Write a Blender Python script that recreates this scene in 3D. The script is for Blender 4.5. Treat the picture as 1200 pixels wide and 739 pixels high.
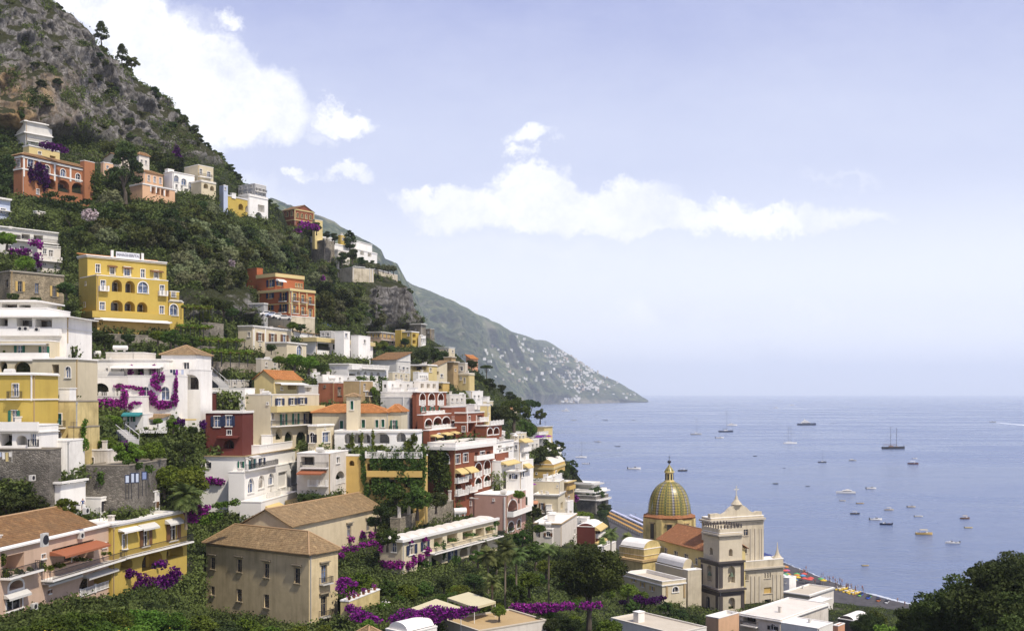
import bpy, bmesh, math, random
import numpy as np
from mathutils import Vector, Matrix
from mathutils.geometry import tessellate_polygon
random.seed(7); RNG = np.random.default_rng(11)
S = 1.2            # metres per plan unit
HH = 60.0          # eye height above the sea, plan units
F = 1200.0
def P(px, py, Y):
    return Vector(((px-600)/F*Y*S, Y*S, (HH-(py-461)/F*Y)*S))
def SEA(px, py, z=0.0):
    Y = (HH-z/S)*F/(py-461)
    return Vector(((px-600)/F*Y*S, Y*S, z))

# ------------------------------------------------------------------ camera, sky, sun
sc = bpy.context.scene
for o in list(bpy.data.objects): bpy.data.objects.remove(o)
COL = sc.collection
cam = bpy.data.objects.new('camera', bpy.data.cameras.new('camera'))
COL.objects.link(cam); sc.camera = cam
cam.location = (0, 0, HH*S); cam.rotation_euler = (math.radians(90), 0, 0)
cam.data.sensor_width = 36; cam.data.lens = 36
cam.data.shift_y = 91.5/1200
cam.data.clip_start = 1; cam.data.clip_end = 120000
SUN_EL, SUN_AZ = 55, 134     # azimuth measured clockwise from +Y (camera direction)
SUN_STRENGTH = 3.2; SUN_ANGLE = 2.5
sd = bpy.data.lights.new('sun', 'SUN'); sun = bpy.data.objects.new('sun', sd); COL.objects.link(sun)
sd.energy = SUN_STRENGTH; sd.angle = math.radians(SUN_ANGLE); sd.color = (1.0, .92, .80)
az = math.radians(SUN_AZ); el = math.radians(SUN_EL)
sdir = Vector((math.sin(az)*math.cos(el), math.cos(az)*math.cos(el), math.sin(el)))
sun.rotation_euler = (-sdir).to_track_quat('-Z', 'Y').to_euler()
sc.view_settings.view_transform = 'Standard'; sc.view_settings.look = 'None'
sc.view_settings.exposure = 0.6; sc.view_settings.gamma = 1
sc.view_settings.use_curve_mapping = False

class NT:
    """tiny node-tree helper"""
    def __init__(s, nt): s.nt = nt; nt.nodes.clear()
    def n(s, t, **k):
        x = s.nt.nodes.new(t)
        for a, b in k.items():
            if a == 'inp':
                for i, v in b.items():
                    if isinstance(v, tuple) and hasattr(v[0], 'outputs'): s.nt.links.new(v[0].outputs[v[1]], x.inputs[i])
                    else: x.inputs[i].default_value = v
            else: setattr(x, a, b)
        return x
    def l(s, a, ao, b, bi): s.nt.links.new(a.outputs[ao], b.inputs[bi])
    def math(s, op, a, b=None, c=None, clamp=False):
        x = s.nt.nodes.new('ShaderNodeMath'); x.operation = op; x.use_clamp = clamp
        for i, v in enumerate((a, b, c)):
            if v is None: continue
            if isinstance(v, (int, float)): x.inputs[i].default_value = v
            else: s.nt.links.new(v[0].outputs[v[1]], x.inputs[i])
        return (x, 0)
    def mix(s, fac, a, b, blend='MIX'):
        x = s.nt.nodes.new('ShaderNodeMix'); x.data_type = 'RGBA'; x.blend_type = blend
        for i, v in ((0, fac), (6, a), (7, b)):
            if isinstance(v, (int, float)): x.inputs[i].default_value = v
            elif isinstance(v, tuple) and hasattr(v[0], 'outputs'): s.nt.links.new(v[0].outputs[v[1]], x.inputs[i])
            else: x.inputs[i].default_value = (*v[:3], 1)
        return (x, 2)
    def ramp(s, src, pts):
        x = s.nt.nodes.new('ShaderNodeValToRGB'); s.nt.links.new(src[0].outputs[src[1]], x.inputs[0])
        e = x.color_ramp.elements
        while len(e) < len(pts): e.new(0.5)
        for i, (p, c) in enumerate(pts):
            e[i].position = p; e[i].color = (*((c,)*3 if isinstance(c, (int, float)) else c), 1)
        return (x, 0)
    def noise(s, vec, scale, detail=4, rough=.55, out=0, dist=0):
        x = s.n('ShaderNodeTexNoise'); s.l(*vec, x, 0)
        x.inputs['Scale'].default_value = scale; x.inputs['Detail'].default_value = detail
        x.inputs['Roughness'].default_value = rough; x.inputs['Distortion'].default_value = dist
        return (x, out)
    def mapping(s, vec, scale=(1, 1, 1), loc=(0, 0, 0), rot=(0, 0, 0)):
        x = s.n('ShaderNodeMapping'); s.l(*vec, x, 0)
        x.inputs['Scale'].default_value = scale; x.inputs['Location'].default_value = loc
        x.inputs['Rotation'].default_value = rot
        return (x, 0)

world = bpy.data.worlds.new('World'); sc.world = world; world.use_nodes = True
def build_world():
    N = NT(world.node_tree)
    sky = N.n('ShaderNodeTexSky', sky_type='NISHITA', sun_disc=False, sun_elevation=el, sun_rotation=az,
              altitude=60, air_density=1.0, dust_density=.7, ozone_density=1.6)
    tc = N.n('ShaderNodeTexCoord'); g = (tc, 0)
    # direction -> (x/y, z/y) tangent plane coordinates round the bay's axis
    sep = N.n('ShaderNodeSeparateXYZ'); N.l(*g, sep, 0)
    yy = N.math('MAXIMUM', (sep, 1), 0.05)
    tx = N.math('DIVIDE', (sep, 0), yy); tz = N.math('DIVIDE', (sep, 2), yy)
    cmb = N.n('ShaderNodeCombineXYZ'); N.l(*tx, cmb, 0); N.l(*tz, cmb, 1)
    # billowy displacement of the sky coordinates
    n1 = N.noise((cmb, 0), 8, 9, .66, 1); n1b = N.noise((cmb, 0), 26, 8, .68, 1)
    def off(nn, k):
        v = N.n('ShaderNodeVectorMath', operation='SUBTRACT'); N.l(*nn, v, 0); v.inputs[1].default_value = (.5, .5, .5)
        w = N.n('ShaderNodeVectorMath', operation='SCALE'); N.l(v, 0, w, 0); w.inputs['Scale'].default_value = k
        return w
    a1 = N.n('ShaderNodeVectorMath', operation='ADD'); N.l(cmb, 0, a1, 0); N.l(off(n1, .12), 0, a1, 1)
    a2 = N.n('ShaderNodeVectorMath', operation='ADD'); N.l(a1, 0, a2, 0); N.l(off(n1b, .045), 0, a2, 1)
    sp = N.n('ShaderNodeSeparateXYZ'); N.l(a2, 0, sp, 0)
    total = None
    # each cloud: centre x, y (photo px), half-sizes, tilt, softness, strength
    clouds = [
        (205, 66, 150, 62, 24, .6, 2.2), (275, 112, 100, 56, 18, .6, 2.0), (130, 22, 90, 40, 20, .6, 1.8), (215, 120, 90, 60, 20, .6, 1.8),
        (305, 120, 66, 38, 25, .6, 1.6), (400, 134, 50, 24, 0, .7, 1.7), (165, 10, 120, 20, 5, .8, .5),
        (625, 240, 170, 36, -3, .6, 2.0), (550, 240, 110, 24, 0, .6, 1.7), (740, 256, 140, 28, 3, .6, 1.9),
        (900, 258, 150, 20, 0, .7, 1.7), (620, 215, 55, 26, 0, .6, 1.6), (860, 243, 40, 20, 0, .7, 1.4),
        (400, 208, 36, 12, 10, .9, 1.3), (346, 202, 22, 12, 0, .9, 1.4), (618, 160, 26, 14, -10, .9, 1.6), (613, 181, 16, 8, 10, .9, 1.2),
        (262, 10, 20, 17, 0, .9, 1.2), (505, 268, 30, 9, 5, .9, .8), (380, 160, 30, 10, 10, .9, .5),
        (760, 368, 90, 18, 0, .95, .9), (900, 412, 70, 16, 0, .95, .7), (960, 355, 70, 14, 0, .95, .6), (840, 375, 60, 10, 0, .95, .6),
        (985, 212, 55, 8, 0, .95, .3), (300, 235, 60, 25, 20, 1, .35), (650, 300, 240, 20, 2, 1, .22),
        (-180, 60, 200, 80, 10, .6, .9), (1400, 180, 160, 26, 0, .7, .8), (-420, 200, 200, 60, -10, .7, .8), (1800, 60, 260, 60, 5, .7, .9),
    ]
    for cx, cy, hx, hy, tilt, soft, k in clouds:
        X = (cx-600)/F; Y = (461-cy)/F; t = math.radians(-tilt)
        dx = N.math('SUBTRACT', (sp, 0), X); dy = N.math('SUBTRACT', (sp, 1), Y)
        u = N.math('ADD', N.math('MULTIPLY', dx, math.cos(t)/(hx/F)), N.math('MULTIPLY', dy, math.sin(t)/(hx/F)))
        v = N.math('ADD', N.math('MULTIPLY', dx, -math.sin(t)/(hy/F)), N.math('MULTIPLY', dy, math.cos(t)/(hy/F)))
        r = N.math('SQRT', N.math('ADD', N.math('MULTIPLY', u, u), N.math('MULTIPLY', v, v)))
        m = N.math('MULTIPLY', N.math('DIVIDE', N.math('SUBTRACT', 1.0, r), soft, clamp=True), k, clamp=True)
        total = m if total is None else N.math('MAXIMUM', total, m)
    wisp = N.noise(N.mapping((cmb, 0), (1, 2.2, 1)), 5, 9, .7)
    tot = N.math('MULTIPLY', total, N.math('ADD', N.math('MULTIPLY', (N.noise((cmb, 0), 13, 9, .72))[0:2], 2.6), -.35), clamp=True)
    front = N.math('GREATER_THAN', (sep, 1), 0.05)
    tot = N.math('MULTIPLY', tot, front)
    # thin high veil, whiter towards the horizon
    veil = N.math('MULTIPLY', N.ramp(wisp, [(.3, 0.0), (.8, .28)]), 1.0)
    zz = N.math('MAXIMUM', (sep, 2), 0)
    tint = N.mix(.9, (sky, 0), (1.16, .95, 1.0), 'MULTIPLY')
    low = N.ramp(zz, [(0.0, (13.5, 13.5, 13.6)), (.09, (9.6, 9.8, 10.3)), (.22, (5.7, 6.1, 7.9)), (.40, (2.9, 3.3, 6.2))])
    low[0].color_ramp.interpolation = 'EASE'
    soft = N.mix(.80, tint, low)
    basec = N.mix(veil, soft, (7.2, 7.5, 8.6))
    cn = N.noise((a1, 0), 9, 9, .68)
    ccol = N.ramp(cn, [(.3, (7.4, 7.6, 8.3)), (.60, (9.8, 9.8, 9.9))])
    out = N.mix(tot, basec, ccol)
    bg = N.n('ShaderNodeBackground'); N.l(*out, bg, 0); bg.inputs[1].default_value = SKY_STRENGTH
    o = N.n('ShaderNodeOutputWorld'); N.l(bg, 0, o, 0)
SKY_STRENGTH = 0.085
build_world()

# ------------------------------------------------------------------ materials
MATS = {}
def mat(key, fn):
    if key in MATS: return MATS[key]
    m = bpy.data.materials.new(key); m.use_nodes = True; MATS[key] = m
    N = NT(m.node_tree); sh = fn(N)
    o = N.n('ShaderNodeOutputMaterial'); N.l(sh, 0, o, 0)
    return m
def bsdf(N, col, rough=.8, spec=.3, normal=None, metal=0):
    b = N.n('ShaderNodeBsdfPrincipled')
    if isinstance(col, tuple) and hasattr(col[0], 'outputs'): N.l(*col, b, 0)
    else: b.inputs[0].default_value = (*col[:3], 1)
    b.inputs['Roughness'].default_value = rough; b.inputs['Specular IOR Level'].default_value = spec
    b.inputs['Metallic'].default_value = metal
    if normal: N.l(*normal, b, 'Normal')
    return b
def gpos(N):
    g = N.n('ShaderNodeNewGeometry'); return (g, 0)
CC = dict(white=(.80, .77, .71), offwhite=(.66, .61, .53), cream=(.58, .50, .34), pale=(.60, .52, .36), yellow=(.50, .36, .08),
    ochre=(.56, .38, .12), butter=(.60, .48, .22), orange=(.36, .11, .040), villa=(.36, .15, .07), red=(.12, .03, .022), brick=(.23, .075, .038),
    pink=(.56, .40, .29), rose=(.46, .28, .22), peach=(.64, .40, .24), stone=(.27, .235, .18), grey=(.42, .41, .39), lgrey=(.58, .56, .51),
    churchy=(.62, .50, .22), churchw=(.56, .49, .36), basalt=(.075, .062, .058), green=(.02, .13, .08), teal=(.03, .2, .2), navy=(.02, .03, .07),
    brown=(.16, .075, .03), bluew=(.45, .5, .62), tan=(.42, .30, .15), canvas=(.62, .47, .2), dark=(.025, .024, .03), purple=(.2, .02, .25), wood=(.2, .1, .05),
    blue=(.04, .09, .4), salmon=(.60, .30, .18), sand=(.52, .46, .36), iron=(.03, .03, .035), tgreen=(.05, .3, .1), rust=(.33, .12, .06))
def paint(name, stain=.35):
    c = CC[name] if isinstance(name, str) else name
    key = 'plaster_%s_%d' % (name if isinstance(name, str) else '%.2f_%.2f_%.2f' % c, int(stain*100))
    def f(N):
        g = gpos(N)
        big = N.noise(g, .35, 5, .6); streak = N.noise(N.mapping(g, (1.1, 1.1, .12)), 1.0, 5, .65)
        fine = N.noise(g, 3.5, 4, .6)
        m1 = N.ramp(streak, [(.48, 0.0), (.72, 1.0)]); m2 = N.ramp(big, [(.42, 0.0), (.7, 1.0)])
        d = N.math('ADD', N.math('MULTIPLY', m1, stain*.55), N.math('MULTIPLY', m2, stain*.6), clamp=True)
        dirty = tuple(x*y for x, y in zip(c, (.45, .42, .38) if stain < .85 else (.27, .24, .20)))
        col = N.mix(d, c, dirty)
        col = N.mix(N.math('MULTIPLY', fine, .25), col, tuple(min(1, x*1.18+.02) for x in c))
        bp = N.n('ShaderNodeBump'); bp.inputs['Strength'].default_value = .25; bp.inputs['Distance'].default_value = .05
        N.l(*fine, bp, 'Height')
        return bsdf(N, col, .88, .2, (bp, 0))
    return mat(key, f)
def flat(name, rough=.6, spec=.3):
    c = CC[name] if isinstance(name, str) else name
    key = 'paint_%s' % (name if isinstance(name, str) else '%.2f_%.2f_%.2f' % c)
    def f(N):
        n = N.noise(gpos(N), 2.0, 3)
        return bsdf(N, N.mix(N.math('MULTIPLY', n, .35), c, tuple(x*.6 for x in c)), rough, spec)
    return mat(key, f)
def glass(kind='dark'):
    c = {'dark': (.012, .014, .022), 'blue': (.06, .08, .13), 'inner': (.02, .016, .014), 'lit': (.16, .14, .12)}[kind]
    def f(N):
        n = N.noise(N.mapping(gpos(N), (.8, .8, .8)), 1.3, 2)
        col = N.mix(N.ramp(n, [(.45, 0.0), (.6, 1.0)]), c, tuple(x*2.6+.01 for x in c))
        return bsdf(N, col, .12, .6)
    return mat('glass_'+kind, f)
def tile(name, c1, c2, dirt=.4):
    def f(N):
        uv = N.n('ShaderNodeUVMap'); v = (uv, 0)
        br = N.n('ShaderNodeTexBrick'); N.l(*v, br, 0)
        br.inputs['Color1'].default_value = (*c1, 1); br.inputs['Color2'].default_value = (*c2, 1)
        br.inputs['Mortar'].default_value = (*[x*.35 for x in c1], 1)
        br.inputs['Scale'].default_value = 1; br.inputs['Mortar Size'].default_value = .035
        br.inputs['Brick Width'].default_value = .26; br.inputs['Row Height'].default_value = .42; br.offset = 0
        br.inputs['Mortar Smooth'].default_value = .6; br.inputs['Bias'].default_value = -.1
        big = N.noise(v, .35, 6, .65); sm = N.noise(v, 2.2, 5, .7)
        col = N.mix(N.ramp(sm, [(.38, 0.0), (.68, dirt*1.6)]), (br, 0), tuple(x*.38 for x in c1))
        col = N.mix(N.ramp(big, [(.4, 0.0), (.75, dirt)]), col, (.13, .11, .07))
        col = N.mix(N.ramp(N.noise(v, 1.1, 4, .75), [(.52, 0.0), (.68, .55)]), col, tuple(min(1, x*1.35) for x in c2))
        col = N.mix(N.ramp(N.noise(v, 5, 2), [(.6, 0.0), (.75, .5)]), col, tuple(min(1, x*1.5) for x in c2))
        w = N.n('ShaderNodeTexWave', wave_type='BANDS', bands_direction='X'); N.l(*v, w, 0)
        w.inputs['Scale'].default_value = 1/(.26*3.1416*2)*3.1416/1.0
        bp = N.n('ShaderNodeBump'); bp.inputs['Strength'].default_value = .8; bp.inputs['Distance'].default_value = .12
        N.l(w, 1, bp, 'Height')
        bp2 = N.n('ShaderNodeBump'); bp2.inputs['Strength'].default_value = .8; bp2.inputs['Distance'].default_value = .2
        N.l(*sm, bp2, 'Height'); N.l(bp, 0, bp2, 'Normal')
        return bsdf(N, col, .85, .2, (bp2, 0))
    return mat('roof_tile_'+name, f)
def T_(n):
    return {'old': lambda: tile('old', (.40, .26, .13), (.52, .36, .18), .45), 'brown': lambda: tile('brown', (.33, .17, .07), (.42, .24, .10), .45),
            'orange': lambda: tile('orange', (.58, .22, .06), (.66, .28, .09), .18), 'church': lambda: tile('church', (.46, .19, .08), (.52, .23, .1), .15)}[n]()
def stonemat(c=(.27, .24, .19), key='rubble'):
    def f(N):
        g = gpos(N)
        vo = N.n('ShaderNodeTexVoronoi', feature='F1'); N.l(*N.mapping(g, (1, 1, 1.6)), vo, 0); vo.inputs['Scale'].default_value = 2.6
        ve = N.n('ShaderNodeTexVoronoi', feature='DISTANCE_TO_EDGE'); N.l(*N.mapping(g, (1, 1, 1.6)), ve, 0); ve.inputs['Scale'].default_value = 2.6
        bw = N.n('ShaderNodeRGBToBW'); N.l(vo, 1, bw, 0)
        col = N.mix((bw, 0), tuple(x*.6 for x in c), tuple(min(1, x*1.5) for x in c))
        col = N.mix(N.ramp((ve, 0), [(0.0, .8), (.07, 0.0)]), col, tuple(x*.4 for x in c))
        col = N.mix(N.ramp(N.noise(g, .4, 5, .6), [(.4, 0.0), (.65, .75)]), col, tuple(x*.45 for x in c))
        bp = N.n('ShaderNodeBump'); bp.inputs['Strength'].default_value = .8; bp.inputs['Distance'].default_value = .15
        N.l(ve, 0, bp, 'Height')
        return bsdf(N, col, .95, .1, (bp, 0))
    return mat('stone_'+key, f)
def leafmat(key, dark, light, tip=None, trans=.2):
    def f(N):
        g = N.n('ShaderNodeNewGeometry')
        oi = N.n('ShaderNodeObjectInfo')
        n = N.noise((g, 0), .55, 3)
        r = N.math('ADD', N.math('MULTIPLY', (g, 'Random Per Island'), .55), N.math('MULTIPLY', N.ramp(n, [(.35, 0.0), (.65, 1.0)]), .45))
        col = N.mix(r, dark, light)
        if trans > 0: col = N.mix(N.ramp(N.noise((g, 0), .07, 4, .6), [(.40, 0.0), (.62, .6)]), col, tuple(min(1, x*1.6+.004) for x in light) if key not in ('purple', 'dpurple', 'pinkb') else light)
        if tip: col = N.mix(N.math('GREATER_THAN', (g, 'Random Per Island'), .86), col, tip)
        hv = N.n('ShaderNodeHueSaturation'); N.l(*col, hv, 'Color')
        N.l(*N.math('ADD', .47, N.math('MULTIPLY', (oi, 'Random'), .06)), hv, 'Hue')
        N.l(*N.math('ADD', .7, N.math('MULTIPLY', (oi, 'Random'), .6)), hv, 'Value')
        b = bsdf(N, (hv, 0), .75, .15)
        if trans <= 0: return b
        t = N.n('ShaderNodeBsdfTranslucent'); N.l(hv, 0, t, 0)
        mx = N.n('ShaderNodeMixShader'); mx.inputs[0].default_value = trans; N.l(b, 0, mx, 1); N.l(t, 0, mx, 2)
        return mx
    return mat('leaf_'+key, f)
LEAF = dict(
    hill=lambda: leafmat('hill', (.020, .034, .009), (.10, .12, .03)), olive=lambda: leafmat('olive', (.045, .058, .026), (.16, .17, .08)),
    near=lambda: leafmat('near', (.010, .022, .006), (.055, .082, .018)),
    bright=lambda: leafmat('bright', (.028, .056, .007), (.13, .18, .02)), lemon=lambda: leafmat('lemon', (.02, .045, .006), (.10, .15, .018)),
    dark=lambda: leafmat('dark', (.012, .025, .008), (.052, .074, .018)), pine=lambda: leafmat('pine', (.012, .026, .006), (.055, .080, .012)),
    purple=lambda: leafmat('purple', (.10, .006, .10), (.34, .03, .33), (.02, .05, .012)), dpurple=lambda: leafmat('dpurple', (.045, .004, .06), (.13, .012, .15)),
    ivy=lambda: leafmat('ivy', (.018, .038, .007), (.08, .115, .02)), palm=lambda: leafmat('palm', (.04, .065, .015), (.14, .17, .05)),
    pinkb=lambda: leafmat('pinkb', (.3, .2, .22), (.5, .42, .42)), dry=lambda: leafmat('dry', (.05, .04, .02), (.11, .09, .04)))
def lf(n): return LEAF[n]()

# ------------------------------------------------------------------ mesh building
WLOC = {}
def tag(o, label=None, cat=None, group=None, kind=None):
    if label: o['label'] = label
    if cat: o['category'] = cat
    if group: o['group'] = group
    if kind: o['kind'] = kind
    return o
def wl(o): return WLOC.get(o.name, Vector((0, 0, 0)))
def empty(name, loc, label=None, cat=None, group=None):
    o = bpy.data.objects.new(name, None); COL.objects.link(o); o.location = loc; o.empty_display_size = .5
    WLOC[o.name] = Vector(loc); return tag(o, label, cat, group)
class MB:
    def __init__(s): s.v = []; s.f = []; s.uv = []; s.m = []; s.cm = 0
    def add(s, pts, faces, uvs=None):
        b = len(s.v); s.v += [tuple(p) for p in pts]
        for i, fc in enumerate(faces):
            s.f.append([b+k for k in fc]); s.uv.append(uvs[i] if uvs else None); s.m.append(s.cm)
    def quad(s, a, b, c, d, uv=None): s.add([a, b, c, d], [(0, 1, 2, 3)], [uv] if uv else None)
    def poly(s, pts): s.add(pts, [tuple(range(len(pts)))])
    def box(s, O, A, B, C_, sx=0):
        """box from corner O with edge vectors A,B,C_"""
        O, A, B, C_ = map(Vector, (O, A, B, C_))
        p = [O, O+A, O+A+B, O+B, O+C_, O+A+C_, O+A+B+C_, O+B+C_]
        s.add(p, [(0, 3, 2, 1), (4, 5, 6, 7), (0, 1, 5, 4), (1, 2, 6, 5), (2, 3, 7, 6), (3, 0, 4, 7)])
    def cbox(s, c, sx, sy, sz, yaw=0):
        """box centred in x,y, standing on c"""
        c = Vector(c); a = Vector((math.cos(yaw), math.sin(yaw), 0)); b = Vector((-math.sin(yaw), math.cos(yaw), 0))
        s.box(c-a*sx/2-b*sy/2, a*sx, b*sy, Vector((0, 0, sz)))
    def lathe(s, c, prof, n=20, a0=0, a1=2*math.pi):
        c = Vector(c); full = abs(a1-a0-2*math.pi) < 1e-6; m = n if full else n+1; b = len(s.v)
        for r, z in prof:
            for k in range(m):
                t = a0+(a1-a0)*k/n; s.v.append((c.x+r*math.cos(t), c.y+r*math.sin(t), c.z+z))
        for i in range(len(prof)-1):
            for k in range(n):
                k2 = (k+1) % m if full else k+1
                s.f.append([b+i*m+k, b+i*m+k2, b+(i+1)*m+k2, b+(i+1)*m+k]); s.m.append(s.cm)
                L = max(prof[0][0], 1)
                s.uv.append([(k*L*6.28/n, prof[i][1]), ((k+1)*L*6.28/n, prof[i][1]), ((k+1)*L*6.28/n, prof[i+1][1]), (k*L*6.28/n, prof[i+1][1])])
    def tube(s, pts, rads, n=6):
        pts = [Vector(p) for p in pts]; b = len(s.v)
        for i, p in enumerate(pts):
            d = (pts[min(i+1, len(pts)-1)]-pts[max(i-1, 0)]).normalized()
            a = d.cross(Vector((0, 0, 1))); a = a.normalized() if a.length > .01 else Vector((1, 0, 0)); c = d.cross(a)
            r = rads[i] if hasattr(rads, '__len__') else rads
            for k in range(n):
                t = 2*math.pi*k/n; s.v.append(tuple(p+(a*math.cos(t)+c*math.sin(t))*r))
        for i in range(len(pts)-1):
            for k in range(n):
                s.f.append([b+i*n+k, b+i*n+(k+1) % n, b+(i+1)*n+(k+1) % n, b+(i+1)*n+k]); s.uv.append(None); s.m.append(s.cm)
        s.f.append([b+k for k in range(n)][::-1]); s.f.append([b+(len(pts)-1)*n+k for k in range(n)]); s.uv += [None]*2; s.m += [s.cm]*2
    def build(s, name, mats, parent=None, loc=None, smooth=False):
        off = wl(parent) if parent else (Vector(loc) if loc is not None else Vector((0, 0, 0)))
        me = bpy.data.meshes.new(name)
        me.from_pydata([(x-off.x, y-off.y, z-off.z) for x, y, z in s.v], [], s.f)
        if any(u is not None for u in s.uv):
            L = me.uv_layers.new(name='UVMap'); k = 0
            for fc, u in zip(s.f, s.uv):
                for j in range(len(fc)):
                    L.data[k].uv = u[j] if u else (0, 0); k += 1
        if not isinstance(mats, (list, tuple)): mats = [mats]
        for m in mats: me.materials.append(m)
        if any(s.m): me.polygons.foreach_set('material_index', s.m)
        if smooth: me.polygons.foreach_set('use_smooth', [True]*len(me.polygons))
        me.update()
        o = bpy.data.objects.new(name, me); COL.objects.link(o)
        if parent: o.parent = parent; WLOC[o.name] = off.copy()
        elif loc is not None: o.location = off; WLOC[o.name] = off.copy()
        return o
def copy_tree(o, parent=None, kids=None):
    c = o.copy(); COL.objects.link(c)
    if parent: c.parent = parent
    for ch in (kids if kids is not None else list(o.children)): copy_tree(ch, c)
    return c

# ------------------------------------------------------------------ noise in numpy
def _hash(ix, iy, iz):
    h = (ix*374761393 + iy*668265263 + iz*2147483647) & 0xffffffff
    h = ((h ^ (h >> 13))*1274126177) & 0xffffffff
    return ((h ^ (h >> 16)) & 0xffff)/65535.0
def vnoise(x, y, z):
    x, y, z = np.broadcast_arrays(np.asarray(x, float), y, z)
    ix, iy, iz = (np.floor(a).astype(np.int64) for a in (x, y, z)); fx, fy, fz = x-ix, y-iy, z-iz
    fx, fy, fz = (t*t*(3-2*t) for t in (fx, fy, fz)); r = 0
    for a in (0, 1):
        for b in (0, 1):
            for c in (0, 1):
                w = (fx if a else 1-fx)*(fy if b else 1-fy)*(fz if c else 1-fz); r = r+w*_hash(ix+a, iy+b, iz+c)
    return r*2-1
def fbm(x, y, z, o=5, ridged=False):
    r = 0; a = 1; s = 0
    for i in range(o):
        n = vnoise(x*2**i+i*17.3, y*2**i+i*5.1, z*2**i+i*9.7)
        r = r+a*((1-2*np.abs(n)) if ridged else n); s += a; a *= .52
    return r/s
# ------------------------------------------------------------------ ground depth: control points (px, py, depth) of the hillside
CTRL = """0,1000,52 600,1000,60 1250,1000,60 -300,1000,45 0,800,78 300,800,88 600,800,98 900,800,135 1150,800,95 1300,800,90 1050,790,125
0,739,88 200,739,97 300,739,108 400,725,120 500,739,118 600,739,128 700,739,150 800,735,165 830,725,200 900,739,188 1000,739,235
362,733,129 240,705,140 140,660,128 60,600,124 -150,720,75 -250,600,90 -250,400,120 -250,200,210 -250,0,300 -300,-120,330 -200,-120,340
0,165,290 100,180,310 200,190,325 260,210,345 0,60,306 100,100,328 0,0,318 60,-40,352 0,-80,340 70,10,340 150,110,350 210,140,368 228,165,368 255,190,380 180,150,345 60,100,305
60,225,262 60,170,287 170,230,278 225,235,292 290,255,326 350,265,386 410,300,400 300,225,350 30,190,280
0,262,225 100,290,217 200,290,243 250,260,285 300,300,275 350,320,305 400,330,350 440,370,380 455,320,400 470,350,420
155,392,203 90,392,197 230,380,216 270,400,222 330,385,240 370,390,262 400,385,285
0,350,190 40,363,189 80,370,192 40,442,155 -100,450,140 100,480,160 160,482,160 235,460,166 20,500,124 70,525,130 130,550,134 185,570,135 70,600,121 190,600,150
220,500,168 250,430,198 320,415,218 320,445,192 400,440,240 350,425,215 430,420,266 450,390,340 485,408,378 460,445,268 500,450,277 540,455,300 560,440,350 590,460,400 520,415,370
330,530,173 280,600,152 350,600,158 400,540,176 480,540,186 440,610,165 530,590,188 500,505,210 560,505,235 600,510,270 590,480,320 625,490,400 640,515,345 600,560,238 565,560,215
620,625,208 650,600,245 660,570,290 680,590,350 540,625,185 600,660,170 480,680,152 560,690,150 440,650,148
640,650,205 700,645,235 690,610,275 700,690,170 740,690,205 780,715,200 870,720,210 900,715,232 950,712,256 980,712,250 1050,730,235 1100,735,200 1200,735,150 740,660,245 900,700,262
640,545,390 700,590,440 660,535,430"""
CT = np.array([[float(t) for t in s.split(',')] for s in CTRL.split()])
def _tps(ct, lam=.004):
    x = ct[:, 0]/300; y = ct[:, 1]/300; v = np.log(ct[:, 2]); n = len(ct)
    d = np.hypot(x[:, None]-x, y[:, None]-y); K = np.where(d > 0, d*d*np.log(d+1e-12), 0)+np.eye(n)*lam
    Pm = np.c_[np.ones(n), x, y]; A = np.block([[K, Pm], [Pm.T, np.zeros((3, 3))]])
    return np.linalg.solve(A, np.r_[v, 0, 0, 0])
def _tev(px, py):
    x = np.asarray(px, float)/300; y = np.asarray(py, float)/300
    d = np.hypot(x[..., None]-CT[:, 0]/300, y[..., None]-CT[:, 1]/300)
    K = np.where(d > 0, d*d*np.log(d+1e-12), 0)
    return np.exp(K@_W[:-3]+_W[-3]+_W[-2]*x+_W[-1]*y)
SIL = np.array([(-400, -120), (0, -45), (60, 4), (75, 16), (105, 52), (130, 68), (160, 95), (190, 112), (213, 140), (228, 160), (262, 187), (290, 222), (315, 236), (350, 262), (380, 274),
    (415, 302), (448, 312), (462, 325), (476, 345), (482, 378), (505, 398), (530, 412), (560, 436), (590, 462), (612, 486), (630, 500), (650, 522), (672, 550), (695, 580), (711, 603),
    (722, 642), (745, 655), (800, 665), (880, 690), (940, 700), (1000, 708), (1050, 714), (1090, 722), (1250, 735), (1500, 742)], float)
def sil(px): return np.interp(px, SIL[:, 0], SIL[:, 1])
GPX = np.arange(-300, 1400, 2.0); NR = 480; DPX = 2.0
_t = np.linspace(0, 1, NR)
GPY = 1000+(sil(GPX)[:, None]-1000)*_t[None, :]          # column, row (bottom to top)
def solve_ground(ct, lam=.004):
    global CT, _W, GY
    CT = ct; _W = _tps(ct, lam); GY = _tev(np.repeat(GPX[:, None], NR, 1), GPY)
    for j in range(1, NR):                                  # depth always grows uphill
        GY[:, j] = np.maximum(GY[:, j], GY[:, j-1]+.012)
solve_ground(CT)
FACES = []         # screen extent of every wall: the ground stays behind it and comes up to its foot
FEET = []          # where the walls of the houses meet the ground: px, py, depth
def gdepth(px, py):
    """ground depth (plan units) under a pixel"""
    i = (px-GPX[0])/DPX; i = min(max(i, 0), len(GPX)-1.001); i0 = int(i); f = i-i0; r = 0
    for k, w in ((i0, 1-f), (i0+1, f)):
        s_ = sil(GPX[k]); t = (py-1000)/(s_-1000)*(NR-1); t = min(max(t, 0), NR-1.001); j = int(t); g = t-j
        r += w*(GY[k, j]*(1-g)+GY[k, j+1]*g)
    return r
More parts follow.
